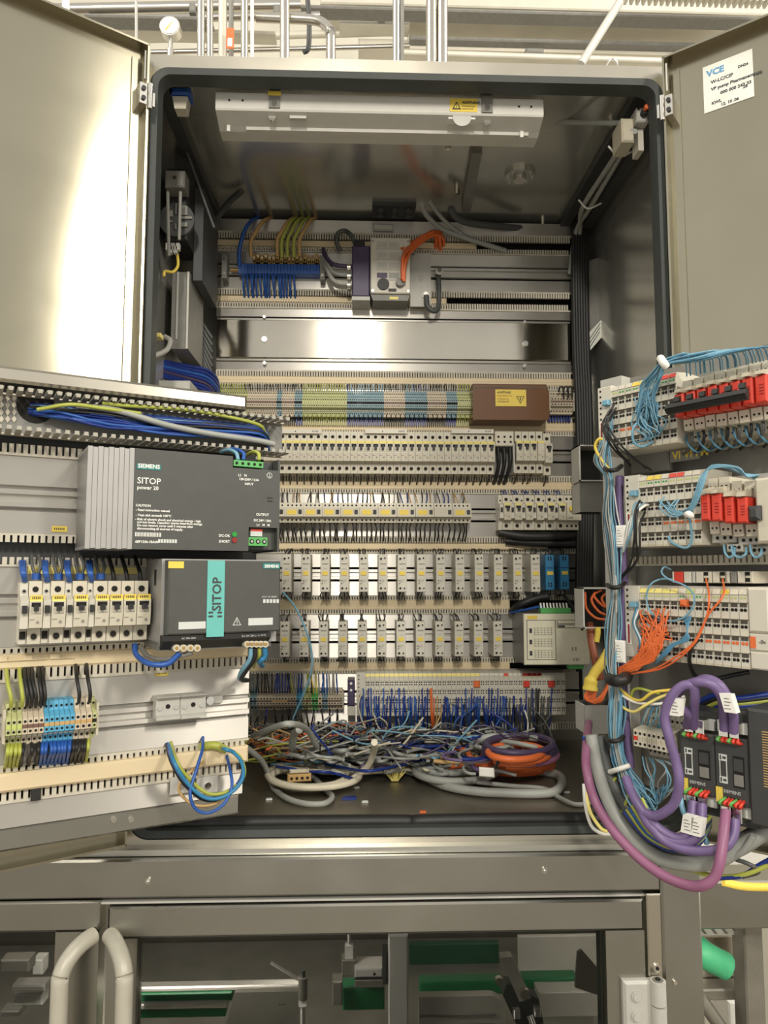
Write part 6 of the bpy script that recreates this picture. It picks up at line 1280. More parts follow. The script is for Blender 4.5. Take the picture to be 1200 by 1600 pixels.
for k, (x, y, w, fr, lb) in enumerate(((1140, 1098, .04, RP, 'the arching purple cables'), (1077, 1287, .035, RP, 'the left repeater lower purple cable'), (1091, 1291, .035, RP, 'the right neighbour of that lower purple cable'), (1058, 1104, .055, RP, 'the short purple cable end'))):
    u, v = fr.px(x, y, w); t = solo('cable_label', MB().prism([(-.007 + .003, -.011), (.007 + .003, -.011), (.007 - .003, .011), (-.007 - .003, .011)] if k == 0 else [(-.007 - .002, -.011), (.007 - .002, -.011), (.007 + .002, .011), (-.007 + .002, .011)], 0, .012, 'white', 'y'), 'white printed cable label on %s' % lb, 'label', fr, u, v, w + .006); m = MB()
    for i in range(4): m.box(-.004, .004 - .002 * (i % 2), -.0004, 0, -.007 + i * .004, -.006 + i * .004, 'grey_mid')
    m.build('print', t, kind='stuff')
G = Frame(RP.O - RP.n * .06, -50)
for k, (pts, r, key, lb) in enumerate((
    ([(924, 1148, .06), (934, 1200, .06), (950, 1250, .06), (980, 1300, .06), (1025, 1338, .06), (1075, 1350, .06), (1120, 1345, .05), (1160, 1322, .04), (1200, 1296, .02), (1230, 1280, .01)], .0095, 'cable_grey', 'thick grey cable, outermost of the sagging bundle at right'),
    ([(936, 1150, .05), (950, 1205, .05), (975, 1255, .05), (1010, 1300, .05), (1060, 1330, .05), (1110, 1335, .045), (1160, 1312, .03), (1200, 1288, .02), (1230, 1274, .01)], .0090, 'cable_dark', 'thick dark grey cable inside the sagging bundle at right'),
    ([(930, 1155, .045), (944, 1215, .05), (965, 1265, .05), (1000, 1315, .05), (1050, 1342, .05), (1100, 1345, .05), (1150, 1330, .03), (1190, 1306, .02)], .0085, 'cable_grey', 'second thick grey cable of the sagging bundle at right'),
    ([(912, 1150, .05), (922, 1210, .06), (938, 1255, .06), (958, 1290, .06)], .003, 'blue', 'dark blue wire beside the pinkish purple cable'),
    ([(912, 1225, .05), (915, 1260, .06), (924, 1290, .06), (940, 1302, .06), (958, 1303, .06)], .0026, 'white', 'thin white wire at the outer left of the sagging bundle'),
    ([(915, 1235, .05), (922, 1268, .06), (938, 1293, .06), (950, 1300, .06)], .0026, 'yellow_pale', 'thin pale yellow wire beside the outer white wire'),
    ([(1120, 1372, .03), (1160, 1368, .03), (1190, 1350, .02), (1230, 1330, .02)], .0032, 'blue', 'dark blue wire running off right under the sagging bundle'),
    ([(1060, 1352, .04), (1095, 1364, .03), (1130, 1370, .03), (1165, 1366, .03), (1200, 1352, .02)], .003, 'green_yellow', 'green-yellow wire running off right under the sagging bundle'),
    ([(1140, 1340, .03), (1170, 1350, .03), (1185, 1362, .02), (1160, 1370, .02)], .0028, 'cable_dark', 'dark wire curling behind the hanging pinkish cable'),
    ([(1178, 1305, .05), (1160, 1330, .05), (1135, 1345, .045), (1110, 1352, .04)], .004, 'cable_grey', 'thin grey cable rising to the right behind the bundle'),
    ([(1062, 1240, .07), (1066, 1262, .075), (1072, 1275, .075), (1090, 1290, .07), (1105, 1318, .06)], .0035, 'blue_light', 'pale blue cable passing behind the lower purple labels'))):
    wire('bundle_cable', path(G, pts, 6), r, key, lb, 'cable', None, 10)
for k in range(8):
    key = ('blue', 'green_yellow', 'blue_mid', 'green_yellow', 'blue', 'cable_dark', 'blue', 'green_yellow')[k]; nm = {'blue': 'dark blue', 'green_yellow': 'green-yellow', 'blue_mid': 'mid blue', 'cable_dark': 'dark grey'}[key]
    wire('sag_wire', path(G, [(975 + k * 4, 1268 - k * 3, .08), (1005 + k * 3, 1306 - k * 2, .085), (1040 + k * 3, 1326 - k * 2, .085), (1070 + k * 2, 1328 - k * 2, .08), (1095, 1316 - k * 3, .07), (1110, 1290 - k * 2, .05)], 4), .0026, key, '%s wire in the sagging bundle below the repeaters' % nm, 'wire', '%s wires in the sagging bundle' % nm, 5)
for k, (pts, key, lb) in enumerate((([(962, 1215, .1), (946, 1240, .1), (946, 1262, .1), (962, 1272, .1), (975, 1262, .1), (984, 1225, .1), (970, 1212, .1)], 'green_yellow', 'green-yellow wire loop hanging at the left of the harness'), ([(968, 1075, .1), (985, 1090, .1), (1002, 1094, .1), (1020, 1082, .1), (1050, 1078, .09)], 'yellow', 'yellow wire curving right from the harness above the small terminal strip'),
    ([(966, 1092, .1), (972, 1104, .1), (990, 1112, .1), (1008, 1102, .1), (1030, 1090, .09), (1062, 1078, .08)], 'yellow_pale', 'lower pale yellow wire curving right from the harness'), ([(970, 1085, .1), (990, 1096, .1), (1015, 1100, .09), (1040, 1098, .08), (1070, 1088, .07)], 'white', 'white wire curving right from the harness'), ([(985, 1090, .09), (990, 1078, .09), (1000, 1076, .09), (1015, 1080, .09), (1030, 1084, .08)], 'green_yellow', 'green-yellow curl above the small terminal strip'))):
    wire('harness_curl', path(RR, pts, 4), .0022, key, lb, 'wire')
for k in range(14):
    j = lambda a: rnd.uniform(-a, a)
    wire('blue_strand', path(RR, [(955 + k * 1.3, 1075, .1), (953 + k * 1.4 + j(3), 1105, .104), (956 + k + j(3), 1150, .104), (960 + k * 1.5 + j(5), 1190, .10), (972 + k * 2 + j(9), 1225, .10), (988 + k * 2.4 + j(9), 1255 - k + j(6), .095), (1010 + k * 1.6 + j(8), 1268 - k * 1.4 + j(6), .09), (1028 + j(8), 1252 - k * 1.4, .085), (1040 + j(5), 1232 + j(8), .08)], 4), .0012, 'blue_light' if k % 3 else 'blue_steel', '%s strand spreading at the lower end of the harness' % ('pale blue' if k % 3 else 'mid blue'), 'wire', '%s strands at the lower harness end' % ('pale blue' if k % 3 else 'mid blue'), 5)
wire('grey_cable_tie', path(RR, [(953, 1206, .105), (966, 1202, .115), (984, 1196, .11)], 3), .0036, 'white', 'grey-white cable tie near the lower end of the harness', 'cable tie')
wire('grey_conduit', path(RR, [(928, 1155, .05), (942, 1175, .07), (955, 1195, .08), (972, 1215, .08)], 4), .0055, 'cable_grey', 'grey cable with white ferrule leaving the lower duct piece', 'cable')
for k in range(5):
    wire('rear_cable', path(RR, [(1085 + k * 8, 1100 + k * 3, .03), (1120 + k * 4, 1086 + k * 5, .04), (1150, 1092 + k * 4, .04), (1200, 1085 + k * 5, .02)], 4), .0042, ('blue', 'black', 'green_yellow', 'blue', 'black')[k], '%s cable behind the repeater boxes, %s from top' % (('dark blue', 'black', 'green-yellow', 'dark blue', 'black')[k], nth(k + 1)), 'cable')
wire('yellow_cable', path(Frame((0, 1.6, CZ), 0), [(1130, 1378, 0), (1165, 1385, 0), (1230, 1386, 0)], 4), .009, 'yellow', 'yellow cable at the right edge under the white cover', 'cable')
# dark vertical cable run between back panel and right wall
for k in range(6):
    x = 896 + k * 4
    wire('vertical_cable', path(BK, [(x + 2, 340, .02), (x, 420, .03), (x + 2, 540, .03), (x + 6, 640, .04), (x + 8, 760, .04), (x + 7, 900, .04), (x + 4, 1020, .03)], 4), .0062, 'black', 'black cable in the vertical run along the right edge of the back panel', 'cable', 'black cables right of the back panel')
u0, u1, v0, v1 = BK.rect(904, 402, 938, 556, .02); W = u1 - u0; H = v1 - v0
wpl = thing('wall_plate', 'flat grey plate with white paper label between back panel and right cabinet wall', 'plate', BK, (u0 + u1) / 2, v0, .02)
MB().prism([(-W / 2, 0), (W / 2, H * .18), (W / 2, H), (-W / 2, H * .92)], 0, .004, 'grey_mid', 'y').box(-W / 2, -W / 2 + .003, -.006, 0, 0, H * .92, 'grey_mid').build('plate', wpl)
c4 = [BK.px(*q, .03) for q in ((918, 522), (942, 497), (940, 527), (919, 551))]
MB().quad([(q[0] - (u0 + u1) / 2, -.012, q[1] - v0) for q in (c4[3], c4[2], c4[1], c4[0])], 'paper').build('paper_label', wpl, label='white paper label')
m = MB()
for i in range(3):
    z = .25 + .22 * i; a = [c4[3][j] + (c4[0][j] - c4[3][j]) * z for j in (0, 1)]; b = [c4[2][j] + (c4[1][j] - c4[2][j]) * z for j in (0, 1)]
    m.quad([(a[0] - (u0 + u1) / 2 + .004, -.0125, a[1] - v0), (b[0] - (u0 + u1) / 2 - .006, -.0125, b[1] - v0), (b[0] - (u0 + u1) / 2 - .006, -.0125, b[1] - v0 + .003), (a[0] - (u0 + u1) / 2 + .004, -.0125, a[1] - v0 + .003)], 'ink')
m.build('print', wpl, kind='stuff')
# ================================================================== cables lying on the cabinet floor
FZ = CZ + ZF
def fl_pt(x, y, h=0.0):
    d = ray(x, y); t = (FZ + h - CZ) / d.z; return CAMP + d * t
def fc(name, lab, pts, r, key, cat='cable', grp=None, seg=8, n=6, parent=None):
    P = []
    for q in pts:
        h = q[2] if len(q) > 2 else r + .002
        if len(q) > 3: P.append(at_depth(q[0], q[1], q[3]))
        else: P.append(fl_pt(q[0], q[1], h))
    return wire(name, spline(P, n), r, key, lab, cat, grp, seg)
def oval(cx, cy, ax, ay, h, n=16, a0=0, turns=1.0, dr=0.0):
    return [(cx + (ax + dr * i) * math.cos(a0 + 2 * math.pi * turns * i / n), cy + (ay + dr * i * .3) * math.sin(a0 + 2 * math.pi * turns * i / n), h + .0006 * i) for i in range(n + 1)]
fc('floor_cable', 'grey cable sweeping from the left frame down to the front of the cabinet floor', [(385, 1168, .10), (410, 1190, .06), (421, 1215, .02), (428, 1232), (450, 1248), (480, 1256), (508, 1255), (519, 1245), (510, 1235), (490, 1215), (472, 1205)], .0052, 'cable_grey')
fc('floor_cable', 'long pale grey cable with white plug end, lying diagonally over the pile', [(585, 1160, .11), (584, 1175, .08), (576, 1195, .05), (560, 1210, .03), (545, 1220, .02), (520, 1228), (490, 1232), (460, 1232), (440, 1228), (430, 1220)], .0062, 'cable_cream')
fc('floor_cable', 'cream cable coil at the left of the floor pile', oval(482, 1214, 58, 16, .012, 18, .3, 1.6), .0065, 'cable_cream')
fc('floor_cable', 'second cream cable coil lying around the left coil', oval(490, 1211, 72, 20, .018, 18, 1.2, 1.3), .0060, 'cable_cream')
fc('floor_cable', 'pale blue-grey cable arching over the left of the floor pile', [(395, 1150, .12), (430, 1136, .16), (456, 1131, .17), (480, 1140, .13), (494, 1165, .08), (510, 1178, .05), (540, 1182, .04), (580, 1172, .05), (620, 1160, .06)], .0052, 'cable_grey')
fc('floor_cable', 'short thick grey cable bent upright in the floor pile at left', [(468, 1140, .13), (459, 1148, .11), (457, 1165, .08), (462, 1178, .05), (472, 1184, .03), (490, 1186, .02)], .0070, 'cable_grey')
fc('floor_cable', 'thick pale grey cable running along the front right of the floor pile', [(640, 1182, .03), (660, 1208, .01), (690, 1226), (740, 1236), (790, 1239), (840, 1240), (868, 1236), (878, 1222), (870, 1210), (840, 1205), (800, 1203, .02), (770, 1202, .03)], .0085, 'cable_grey')
fc('floor_cable', 'grey cable coil in the middle of the floor pile', oval(700, 1192, 52, 16, .02, 18, .5, 1.7), .0068, 'cable_grey')
fc('floor_cable', 'larger grey cable coil under the middle coil', oval(712, 1203, 64, 18, .012, 18, 2.5, 1.2), .0072, 'cable_grey')
fc('floor_cable', 'thin grey cable snaking to the right corner of the cabinet floor', [(745, 1222, .02), (800, 1228, .012), (850, 1232), (870, 1244), (895, 1256), (915, 1256), (935, 1250)], .0042, 'cable_grey')
fc('floor_cable', 'thick grey cable across the back right of the floor pile', [(735, 1165, .07), (760, 1152, .09), (790, 1150, .09), (838, 1154, .08)], .0062, 'cable_grey')
fc('floor_cable', 'second grey cable behind the orange coil', [(740, 1168, .06), (780, 1158, .08), (830, 1166, .08), (868, 1174, .06)], .0045, 'cable_grey')
for k in range(7):
    fc('orange_coil_cable', 'orange cable turn of the coil at the right of the floor pile', oval(806 + k % 3 * 3, 1194 - k * 3.2, 58 - k * 2.5, 15 - k * .5, .012 + k * .010, 18, .4 + k * .5, 1.0), .0062, 'orange', 'cable', 'orange cable turns of the coil')
for k in range(4):
    fc('purple_coil_cable', 'dull purple cable turn lying on the orange coil', oval(812, 1178 - k * 5, 58 - k * 2, 14, .05 + k * .010, 18, 2 + k, 1.0), .0066, 'purple_pink' if k == 0 else 'violet_dark', 'cable', 'dull purple cable turns on the orange coil') if k else fc('purple_coil_cable', 'pinkish purple cable turn at the front of the orange coil', oval(812, 1180, 58, 14, .05, 18, 2, 1.0), .0068, 'purple_pink')
fc('orange_tail', 'orange cable end curving out of the coil to the left', [(765, 1196, .05), (740, 1192, .05), (730, 1175, .06), (714, 1170, .06)], .006, 'orange')
fc('orange_tail', 'lower orange cable end running left under the white tag', [(738, 1183, .05), (725, 1194, .04), (705, 1200, .03), (685, 1203, .02)], .0058, 'orange')
q = fl_pt(763, 1203, .05); f = Frame(q, -20); t = solo('cable_tag', MB().cbox(-.014, .014, 0, .006, -.008, .008, 'white', .002), 'white tag on the orange coil', 'tag', f, 0, 0, .02)
fc('tag_tie', 'dark tie running up from the white tag on the orange coil', [(774, 1200, .06), (781, 1185, .08), (788, 1172, .08)], .003, 'black', 'cable tie')
q = fl_pt(617, 1222, .0); t = thing('frayed_wire_end', 'frayed pale yellow wire end standing on the cabinet floor', 'wire end', Frame(q, 0), 0, 0, 0); m = MB(); rnd = random.Random(2)
for i in range(26):
    a = rnd.uniform(-.9, .9); m.tube([(0.006 * a, 0, .002), (.028 * math.sin(a), rnd.uniform(-.01, .01), .006 + .034 * math.cos(a) * rnd.uniform(.6, 1))], .0012, 'yellow_pale', 4, False)
m.build('strands', t, kind='stuff')
q = fl_pt(468, 1222, .02); f = Frame(q, 10); t = thing('loose_plug', 'loose beige plug with holes lying on the left coil', 'plug', f, 0, 0, 0)
MB().cbox(-.022, .022, 0, .016, 0, .014, 'tan_wire', .002).build('body', t); MB().cbox(-.018, .018, .002, .016, .015, .022, 'cable_cream', .002).build('upper_body', t)
for i in range(4): MB().disc(-.015 + i * .01, -.0005, .007, .003, 'hole', 8).build('socket', t)
q = at_depth(584, 1166, 1.56); wire('cable_end', spline([q + V((-.004, 0, -.03)), q, q + V((.002, .002, .02)), q + V((0, .004, .034))]), [.006] * 6 + [.010] * 5 + [.009] * 5, 'cable_cream', 'pale moulded end of the diagonal cable hanging over the pile', 'cable end')
# loose mid-size cables
rnd = random.Random(31)
names = {'cable_grey': 'grey', 'cable_cream': 'cream', 'blue_mid': 'blue', 'blue_light': 'pale blue', 'cable_dark': 'dark grey', 'white': 'white', 'purple': 'purple', 'orange': 'orange', 'red_dark': 'dark red', 'blue': 'dark blue', 'tan_wire': 'tan', 'green_yellow': 'green-yellow', 'yellow_pale': 'pale yellow'}
for k in range(70):
    x0 = rnd.uniform(415, 690); y0 = rnd.uniform(1165, 1205); L = rnd.uniform(60, 170); h = rnd.uniform(.008, .075) * (1 - (y0 - 1165) / 70)
    key = rnd.choice(('cable_grey', 'cable_grey', 'cable_cream', 'blue_light', 'cable_grey', 'cable_dark', 'cable_cream', 'cable_grey', 'blue', 'purple'))
    pts = []; y = y0
    for i in range(6):
        pts.append((x0 + L * i / 5, y, max(.006, h + rnd.uniform(-.012, .012)))); y += rnd.uniform(-8, 8)
    fc('pile_cable', '%s cable lying across the floor pile' % names[key], pts, rnd.choice((.0024, .003, .0036, .0045)), key, 'cable', '%s cables of the floor pile' % names[key], 6, 4)
for k in range(26):
    x0 = rnd.uniform(640, 780); y0 = rnd.uniform(1160, 1205); key = rnd.choice(('cable_grey', 'cable_dark', 'blue', 'white', 'tan_wire', 'cable_grey', 'purple'))
    fc('pile_cable', '%s cable lying across the floor pile' % names[key], oval(x0, y0 - 4, rnd.uniform(15, 45), rnd.uniform(6, 15), rnd.uniform(.02, .07), 10, rnd.uniform(0, 6), rnd.uniform(.5, .9)), rnd.choice((.0024, .003, .004)), key, 'cable', '%s cables of the floor pile' % names[key], 6, 4)
# the uncountable tangle of thin wire ends at the back
m = MB()
for k in range(520):
    x = rnd.uniform(395, 800); y = rnd.uniform(1148, 1178); Y = rnd.uniform(1.48, 1.74); q = at_depth(x, y, Y)
    if q.z < FZ + .01: q.z = FZ + rnd.uniform(.01, .09)
    key = rnd.choice(('blue', 'black', 'cable_grey', 'cable_dark', 'blue_light', 'cable_cream', 'cable_grey', 'cable_grey', 'violet_dark', 'black', 'cable_dark', 'orange' if x < 560 else 'cable_grey', 'blue')) if x > 500 else rnd.choice(('orange', 'tan_wire', 'cable_dark', 'cable_grey', 'green_yellow', 'black'))
    d = V((rnd.uniform(-1, 1), rnd.uniform(-.6, .6), rnd.uniform(-.22, .22))).normalized() * rnd.uniform(.03, .09); b = V((rnd.uniform(-.04, .04), rnd.uniform(-.04, .04), rnd.uniform(-.02, .03)))
    a, c, e = q - d, q + b, q + d
    for p_ in (a, c, e): p_.z = max(p_.z, FZ + .006)
    m.tube(spline([a - BK.O, c - BK.O, e - BK.O], 4), rnd.choice((.0014, .0018, .0022)), key, 5, False)
solo('wire_tangle', m, 'dense tangle of thin coloured wire ends at the back of the floor pile', 'wires', BK, 0, 0, 0, kind='stuff')
# thin wires trailing from the modules to the pile
wire('trailing_wire', spline([at_depth(*q) for q in ((442, 925, 1.60), (462, 950, 1.62), (478, 985, 1.62), (487, 1020, 1.63), (486, 1050, 1.63), (474, 1085, 1.64), (461, 1115, 1.64), (452, 1138, 1.62))], 6), .0024, 'blue_light', 'pale blue-grey wire trailing from the striped power supply past the relays to the floor', 'wire')
for k, (pts, key) in enumerate((([(566, 1080), (560, 1105), (572, 1140), (590, 1158)], 'cable_cream'), ([(585, 1118), (590, 1135), (600, 1142), (604, 1130), (592, 1120)], 'cable_cream'), ([(640, 1110), (632, 1130), (612, 1148), (600, 1160)], 'blue_light'), ([(745, 1090), (738, 1108), (716, 1122), (710, 1136), (718, 1145)], 'blue_mid'), ([(748, 1100), (735, 1110), (722, 1122), (719, 1145), (717, 1165)], 'blue_mid'), ([(820, 1110), (825, 1130), (822, 1160)], 'white'), ([(690, 1112), (680, 1135), (660, 1160), (655, 1175)], 'tan_wire'), ([(785, 1118), (770, 1140), (748, 1160), (730, 1170)], 'blue_mid'), ([(830, 1105), (850, 1125), (862, 1150), (868, 1180)], 'cable_dark'), ([(862, 1115), (848, 1132), (838, 1134), (825, 1120)], 'cable_dark'))):
    wire('trailing_wire', path(BK, [(x, y, .075 + .01 * i) for i, (x, y) in enumerate(pts)], 5), .0019, key, '%s wire trailing from the lower module row to the floor pile, %s from left' % (names[key], nth(k + 1)), 'wire')
# small litter on the cabinet floor
for k, (x, y, key, lb, a) in enumerate(((420, 1250, 'print_light', 'white scrap at the left of the cabinet floor', 20), (556, 1232, 'print_light', 'white scrap in the middle of the cabinet floor', 50), (570, 1254, 'print_light', 'lower white scrap in the middle of the cabinet floor', 10), (660, 1270, 'orange', 'small orange wire piece near the cabinet sill', 15), (885, 1239, 'print_light', 'white paper scrap at the right corner of the cabinet floor', 5), (545, 1248, 'blue', 'dark blue flat scrap on the cabinet floor', 8))):
    q = fl_pt(x, y, .0); s = .006 if k != 5 else .014
    solo('floor_scrap', MB().prism([(-s, -s * .5), (s * .9, -s * .7), (s, s * .4), (-s * .6, s * .6)], .0005, .003, key, 'z'), lb, 'scrap', Frame(q, a), 0, 0, 0)

# wires that hang side by side are told apart by counting from the left
def number(group, short):
    obs = sorted([o for o in COL.objects if o.get('group') == group], key=lambda o: (o.location - CAMP).dot(RT) / (o.location - CAMP).dot(FW))
    for i, o in enumerate(obs):
        if i < 45: o['label'] = '%s, %s from left' % (short, nth(i + 1))
for n_ in ('dark blue', 'mid blue', 'orange', 'tan', 'black', 'dark grey'): number('%s wires hanging from the lower input modules' % n_, '%s wire hanging from the lower input module row' % n_)
number('wires above the lower left terminal row', 'short wire rising from the lower left terminal row')
number('wires below the lower left terminal row', 'short wire below the lower left terminal row')
number('black cables right of the back panel', 'black vertical cable at the right of the back panel')
for n_ in ('black', 'dark grey', 'blue'): number('%s wires under the relay sockets' % n_, '%s wire under the top tier relay sockets' % n_)
for n_ in ('green-yellow', 'blue', 'black'): number('%s wires under the lower left terminal strip' % n_, '%s wire below the coloured lower left terminal strip' % n_)
for n_ in ('pale blue', 'grey', 'mid blue'):
    number('%s wires above the small cream terminal strip' % n_, '%s wire above the small cream terminal strip' % n_)
    number('%s wires below the small cream terminal strip' % n_, '%s wire below the small cream terminal strip' % n_)
# ================================================================== machine below the cabinet
MZ = -1.60
mach = thing('machine_housing', 'brushed steel beam and right post of the machine carrying the cabinet', 'machine', MF, 0, MZ)
S = (0, 0, -MZ)
def mr(x0, y0, x1, y1, w=0): return MF.rect(x0, y0, x1, y1, w)
u0, u1, v0, v1 = mr(-60, 1340, 1032, 1400)
BX0 = u0
m = MB().cbox(u0, u1, 0, 0.12, v0, v1, 'steel_beam', 0.003); m.build('beam', mach, S)
for x, y in ((232, 1376), (850, 1359)):
    a = MF.px(x, y); MB().cyl((a[0], -0.003, a[1]), 0.0045, 0.004, 'chrome', 'y', 8).sphere((a[0], -0.003, a[1]), 0.003, 'chrome').build('screw', mach, S)
# ledge between beam and cabinet sill
m = MB().box(u0, u1, 0.012, 0.3, v1 + 0.001, v1 + 0.010, 'steel_dark').box(u0, u1, 0.03, 0.3, v1 + 0.010, -0.441, 'machine_dark'); m.build('ledge', mach, S)
MB().box(u0, u1, 0.02, 0.1, v0 - 0.012, v0 - 0.0005, 'black').box(u0, u1, 0.006, 0.03, v0 - 0.010, v0 - 0.007, 'grey_light').build('door_seal', mach, S)
u0, u1, v0, v1 = mr(1036, 1395, 1099, 1640)
POX = (u0, u1)
m = MB().cbox(u0, u1, -0.002, 0.10, MZ, -0.43, 'steel_beam', 0.004); m.build('post', mach, S)
a = MF.px(1053, 1533); MB().cyl((a[0], -0.006, a[1]), 0.003, 0.005, 'chrome').build('screw', mach, S)
u0, u1, v0, v1 = mr(1012, 1397, 1035, 1531)
m = MB().cbox(u0, u1, 0.0, 0.02, v0, v1, 'steel_frame', 0.002); a = MF.px(1026, 1512); m.cyl((a[0], -0.003, a[1]), 0.006, 0.004, 'chrome', 'y', 12).cyl((a[0], -0.0035, a[1]), 0.003, 0.004, 'hole', 'y', 8)
m.build('hinge_bar', mach, S)
# guard doors
def guard_door(x0, x1, wx0, wx1, lab, hx, side):
    uc = MF.px((x0 + x1) / 2, 1500)[0]
    d = thing('guard_door', lab, 'door', MF, uc, MZ, 0)
    S2 = (-uc, 0, -MZ); a, b, _, t = mr(x0, 1412, x1, 1600); wa, wb, _, wt = mr(wx0, 1460, wx1, 1600)
    if x0 < -100: pass
    MB().cbox(a, b, 0.0, 0.03, wt, t, 'steel_beam', 0.003).build('top_rail', d, S2)
    MB().box(a, wa, 0.0, 0.03, MZ, wt - 0.0005, 'steel_beam').build('stile', d, S2)
    MB().box(wb, b, 0.0, 0.03, MZ, wt - 0.0005, 'steel_beam').build('stile', d, S2)
    MB().box(wa, wb, 0.014, 0.018, MZ, wt, 'glass').build('glass_pane', d, S2, 'clear guard window pane')
    MB().box(wa, wb, 0.010, 0.022, wt - 0.004, wt, 'cable_dark').build('pane_seal', d, S2)
    (xa, ya), (xb, yb) = hx
    h0 = MF.px(xa, ya, 0.0); h1 = MF.px(xb, yb, 0.05)
    pts = [(h0[0] + (h1[0] - h0[0]) * math.sin(t), -0.05 * math.sin(t), h0[1] - 0.042 * (1 - math.cos(t))) for t in [math.pi / 2 * i / 8 for i in range(9)]] + [(h1[0], -0.05, h0[1] - 0.12), (h1[0], -0.05, -1.0)]
    MB().tube(spline(pts, 3), 0.0125, 'handle_grey', 14).build('handle', d, S2, 'curved pale grey tube handle')
    return d, S2
gd, S2 = guard_door(166, 1008, 213, 948, 'wide right steel guard door with clear window and curved handle', ((172, 1462), (196, 1486)), 1)
guard_door(-420, 153, -380, 84, 'left steel guard door at the lower left corner with curved handle', ((146, 1462), (95, 1490)), -1)
# cast hinge
u0, u1, v0, v1 = mr(975, 1534, 1024, 1606, 0.012)
m = MB().cbox(u0, u1, -0.012, 0, v0 - 0.02, v1, 'hinge_cast', 0.004)
m.build('hinge_leaf', gd, S2, 'cast light grey hinge leaf')
a0, a1, b0, b1 = mr(1019, 1535, 1043, 1572, 0.02); c = (a0 + a1) / 2; r = (a1 - a0) / 2
MB().cyl((c, -0.014, b0), r, b1 - b0, 'hinge_cast', 'z', 16).cyl((c, -0.014, b1), r * 0.7, 0.001, 'grey_mid', 'z', 12).cyl((c, -0.014, b1 + 0.001), r * 0.35, 0.002, 'hole', 'z', 8).cyl((c, -0.014, b0 - 0.08), r, 0.078, 'hinge_cast', 'z', 16).build('hinge_knuckle', gd, S2)
for y in (1557, 1588):
    a = MF.px(995, y, 0.013); MB().cyl((a[0], -0.0145, a[1]), 0.0085, 0.003, 'grey_light', 'y', 14).cyl((a[0], -0.0165, a[1]), 0.006, 0.002, 'hinge_cast', 'y', 14).build('hinge_cap', gd, S2)
# ---------------- the machine seen through the window
def mbox(name, lab, cat, x0, y0, x1, y1, w, dep, key, c=0.0025, group=None, foot=False):
    u0, u1, v0, v1 = mr(x0, y0, x1, y1, w); W = u1 - u0; m = MB().cbox(-W / 2, W / 2, 0, dep, 0, v1 - v0, key, c)
    if foot: m.box(-W * .4, W * .4, dep * .5, dep * .9, -1.02 - v0, .001, key)
    return solo(name, m, lab, cat, MF, (u0 + u1) / 2, v0, w, group)
u0, u1, v0, v1 = mr(-400, 1380, 1032, 1700, -1.0)
solo('machine_rear_panel', MB().box(u0, u1, 0, 0.01, -1.6, v1, 'machine_dark'), 'dark brown rear panel inside the machine behind the glass', 'panel', MF, 0, 0, -1.0)
solo('machine_bed', MB().box(u0 * 0.85, u1 * 0.8, 0.06, 0.93, -0.58, 0.0, 'machine_plate'), 'grey machine bed plate at the bottom of the guard window', 'plate', MF, 0, -1.02, -0.06)
mbox('guide_rail', 'long bright steel rail behind the lower left of the guard window', 'rail', 212, 1541, 468, 1549, -0.30, 0.02, 'alu')
mbox('green_guide', 'upper green plastic guide strip under the long steel rail', 'guide', 205, 1552, 362, 1566, -0.34, 0.03, 'green_guide')
mbox('guide_rail', 'short steel rail between the two green guide strips', 'rail', 205, 1568, 356, 1577, -0.33, 0.02, 'alu')
mbox('green_guide', 'lower green plastic guide strip at the bottom left of the window', 'guide', 205, 1579, 352, 1591, -0.34, 0.03, 'green_guide')
mbox('cross_bar', 'thin upper steel bar behind the window top left', 'bar', 215, 1485, 368, 1491, -0.98, 0.02, 'machine_plate')
mbox('cross_bar', 'thin lower steel bar behind the window top left', 'bar', 215, 1497, 305, 1502, -0.98, 0.02, 'machine_plate')
u0, u1, v0, v1 = mr(350, 1550, 470, 1612, -0.26); W = u1 - u0; H = v1 - v0
m = MB().prism([(-W / 2, 0), (W / 2, 0), (W / 2, H), (-W / 2 + 0.02, H)], 0, 0.012, 'machine_plate', 'y')
for i in range(3):
    for j in range(2): m.disc(W * 0.22 + i * 0.005, -0.0005, H * (0.18 + 0.5 * j), 0.0014, 'hole', 6)
solo('side_plate', m, 'angled grey steel plate with small holes beside the clamp lever', 'plate', MF, (u0 + u1) / 2, v0, -0.26)
# clamp with lever
cl = thing('clamp_lever', 'steel clamp post with slanting lever behind the guard window', 'clamp', MF, MF.px(473, 1560, -0.24)[0], MF.px(473, 1600, -0.24)[1], -0.24)
H = MF.px(473, 1530, -0.24)[1] - MF.px(473, 1600, -0.24)[1]
MB().cyl((0, 0, 0), 0.005, H - 0.03, 'alu', 'z').build('rod', cl)
MB().cyl((0, 0, H - 0.034), 0.0085, 0.038, 'machine_plate', 'z', 12).cyl((0, 0, H + 0.004), 0.004, 0.012, 'grey_dark', 'z').build('clamp_head', cl)
MB().box(-0.007, 0.007, -0.006, 0.006, H * 0.42, H * 0.55, 'white').build('collar', cl)
a = MF.px(423, 1506, -0.24); b = MF.px(473, 1532, -0.24); MB().tube([(a[0] - b[0], 0, a[1] - b[1] + H), (0, 0, H - 0.005)], 0.003, 'alu', 8).build('lever', cl)
mbox('bracket', 'narrow steel bracket left of the green block', 'bracket', 519, 1534, 535, 1572, -0.30, 0.03, 'machine_plate')
mbox('green_block', 'green plastic block in the middle of the guard window', 'block', 535, 1545, 601, 1579, -0.34, 0.04, 'green_guide')
st = thing('sensor_post', 'grey sensor on a stem above the green block', 'sensor', MF, MF.px(545, 1526, -0.32)[0], MF.px(545, 1526, -0.32)[1], -0.32)
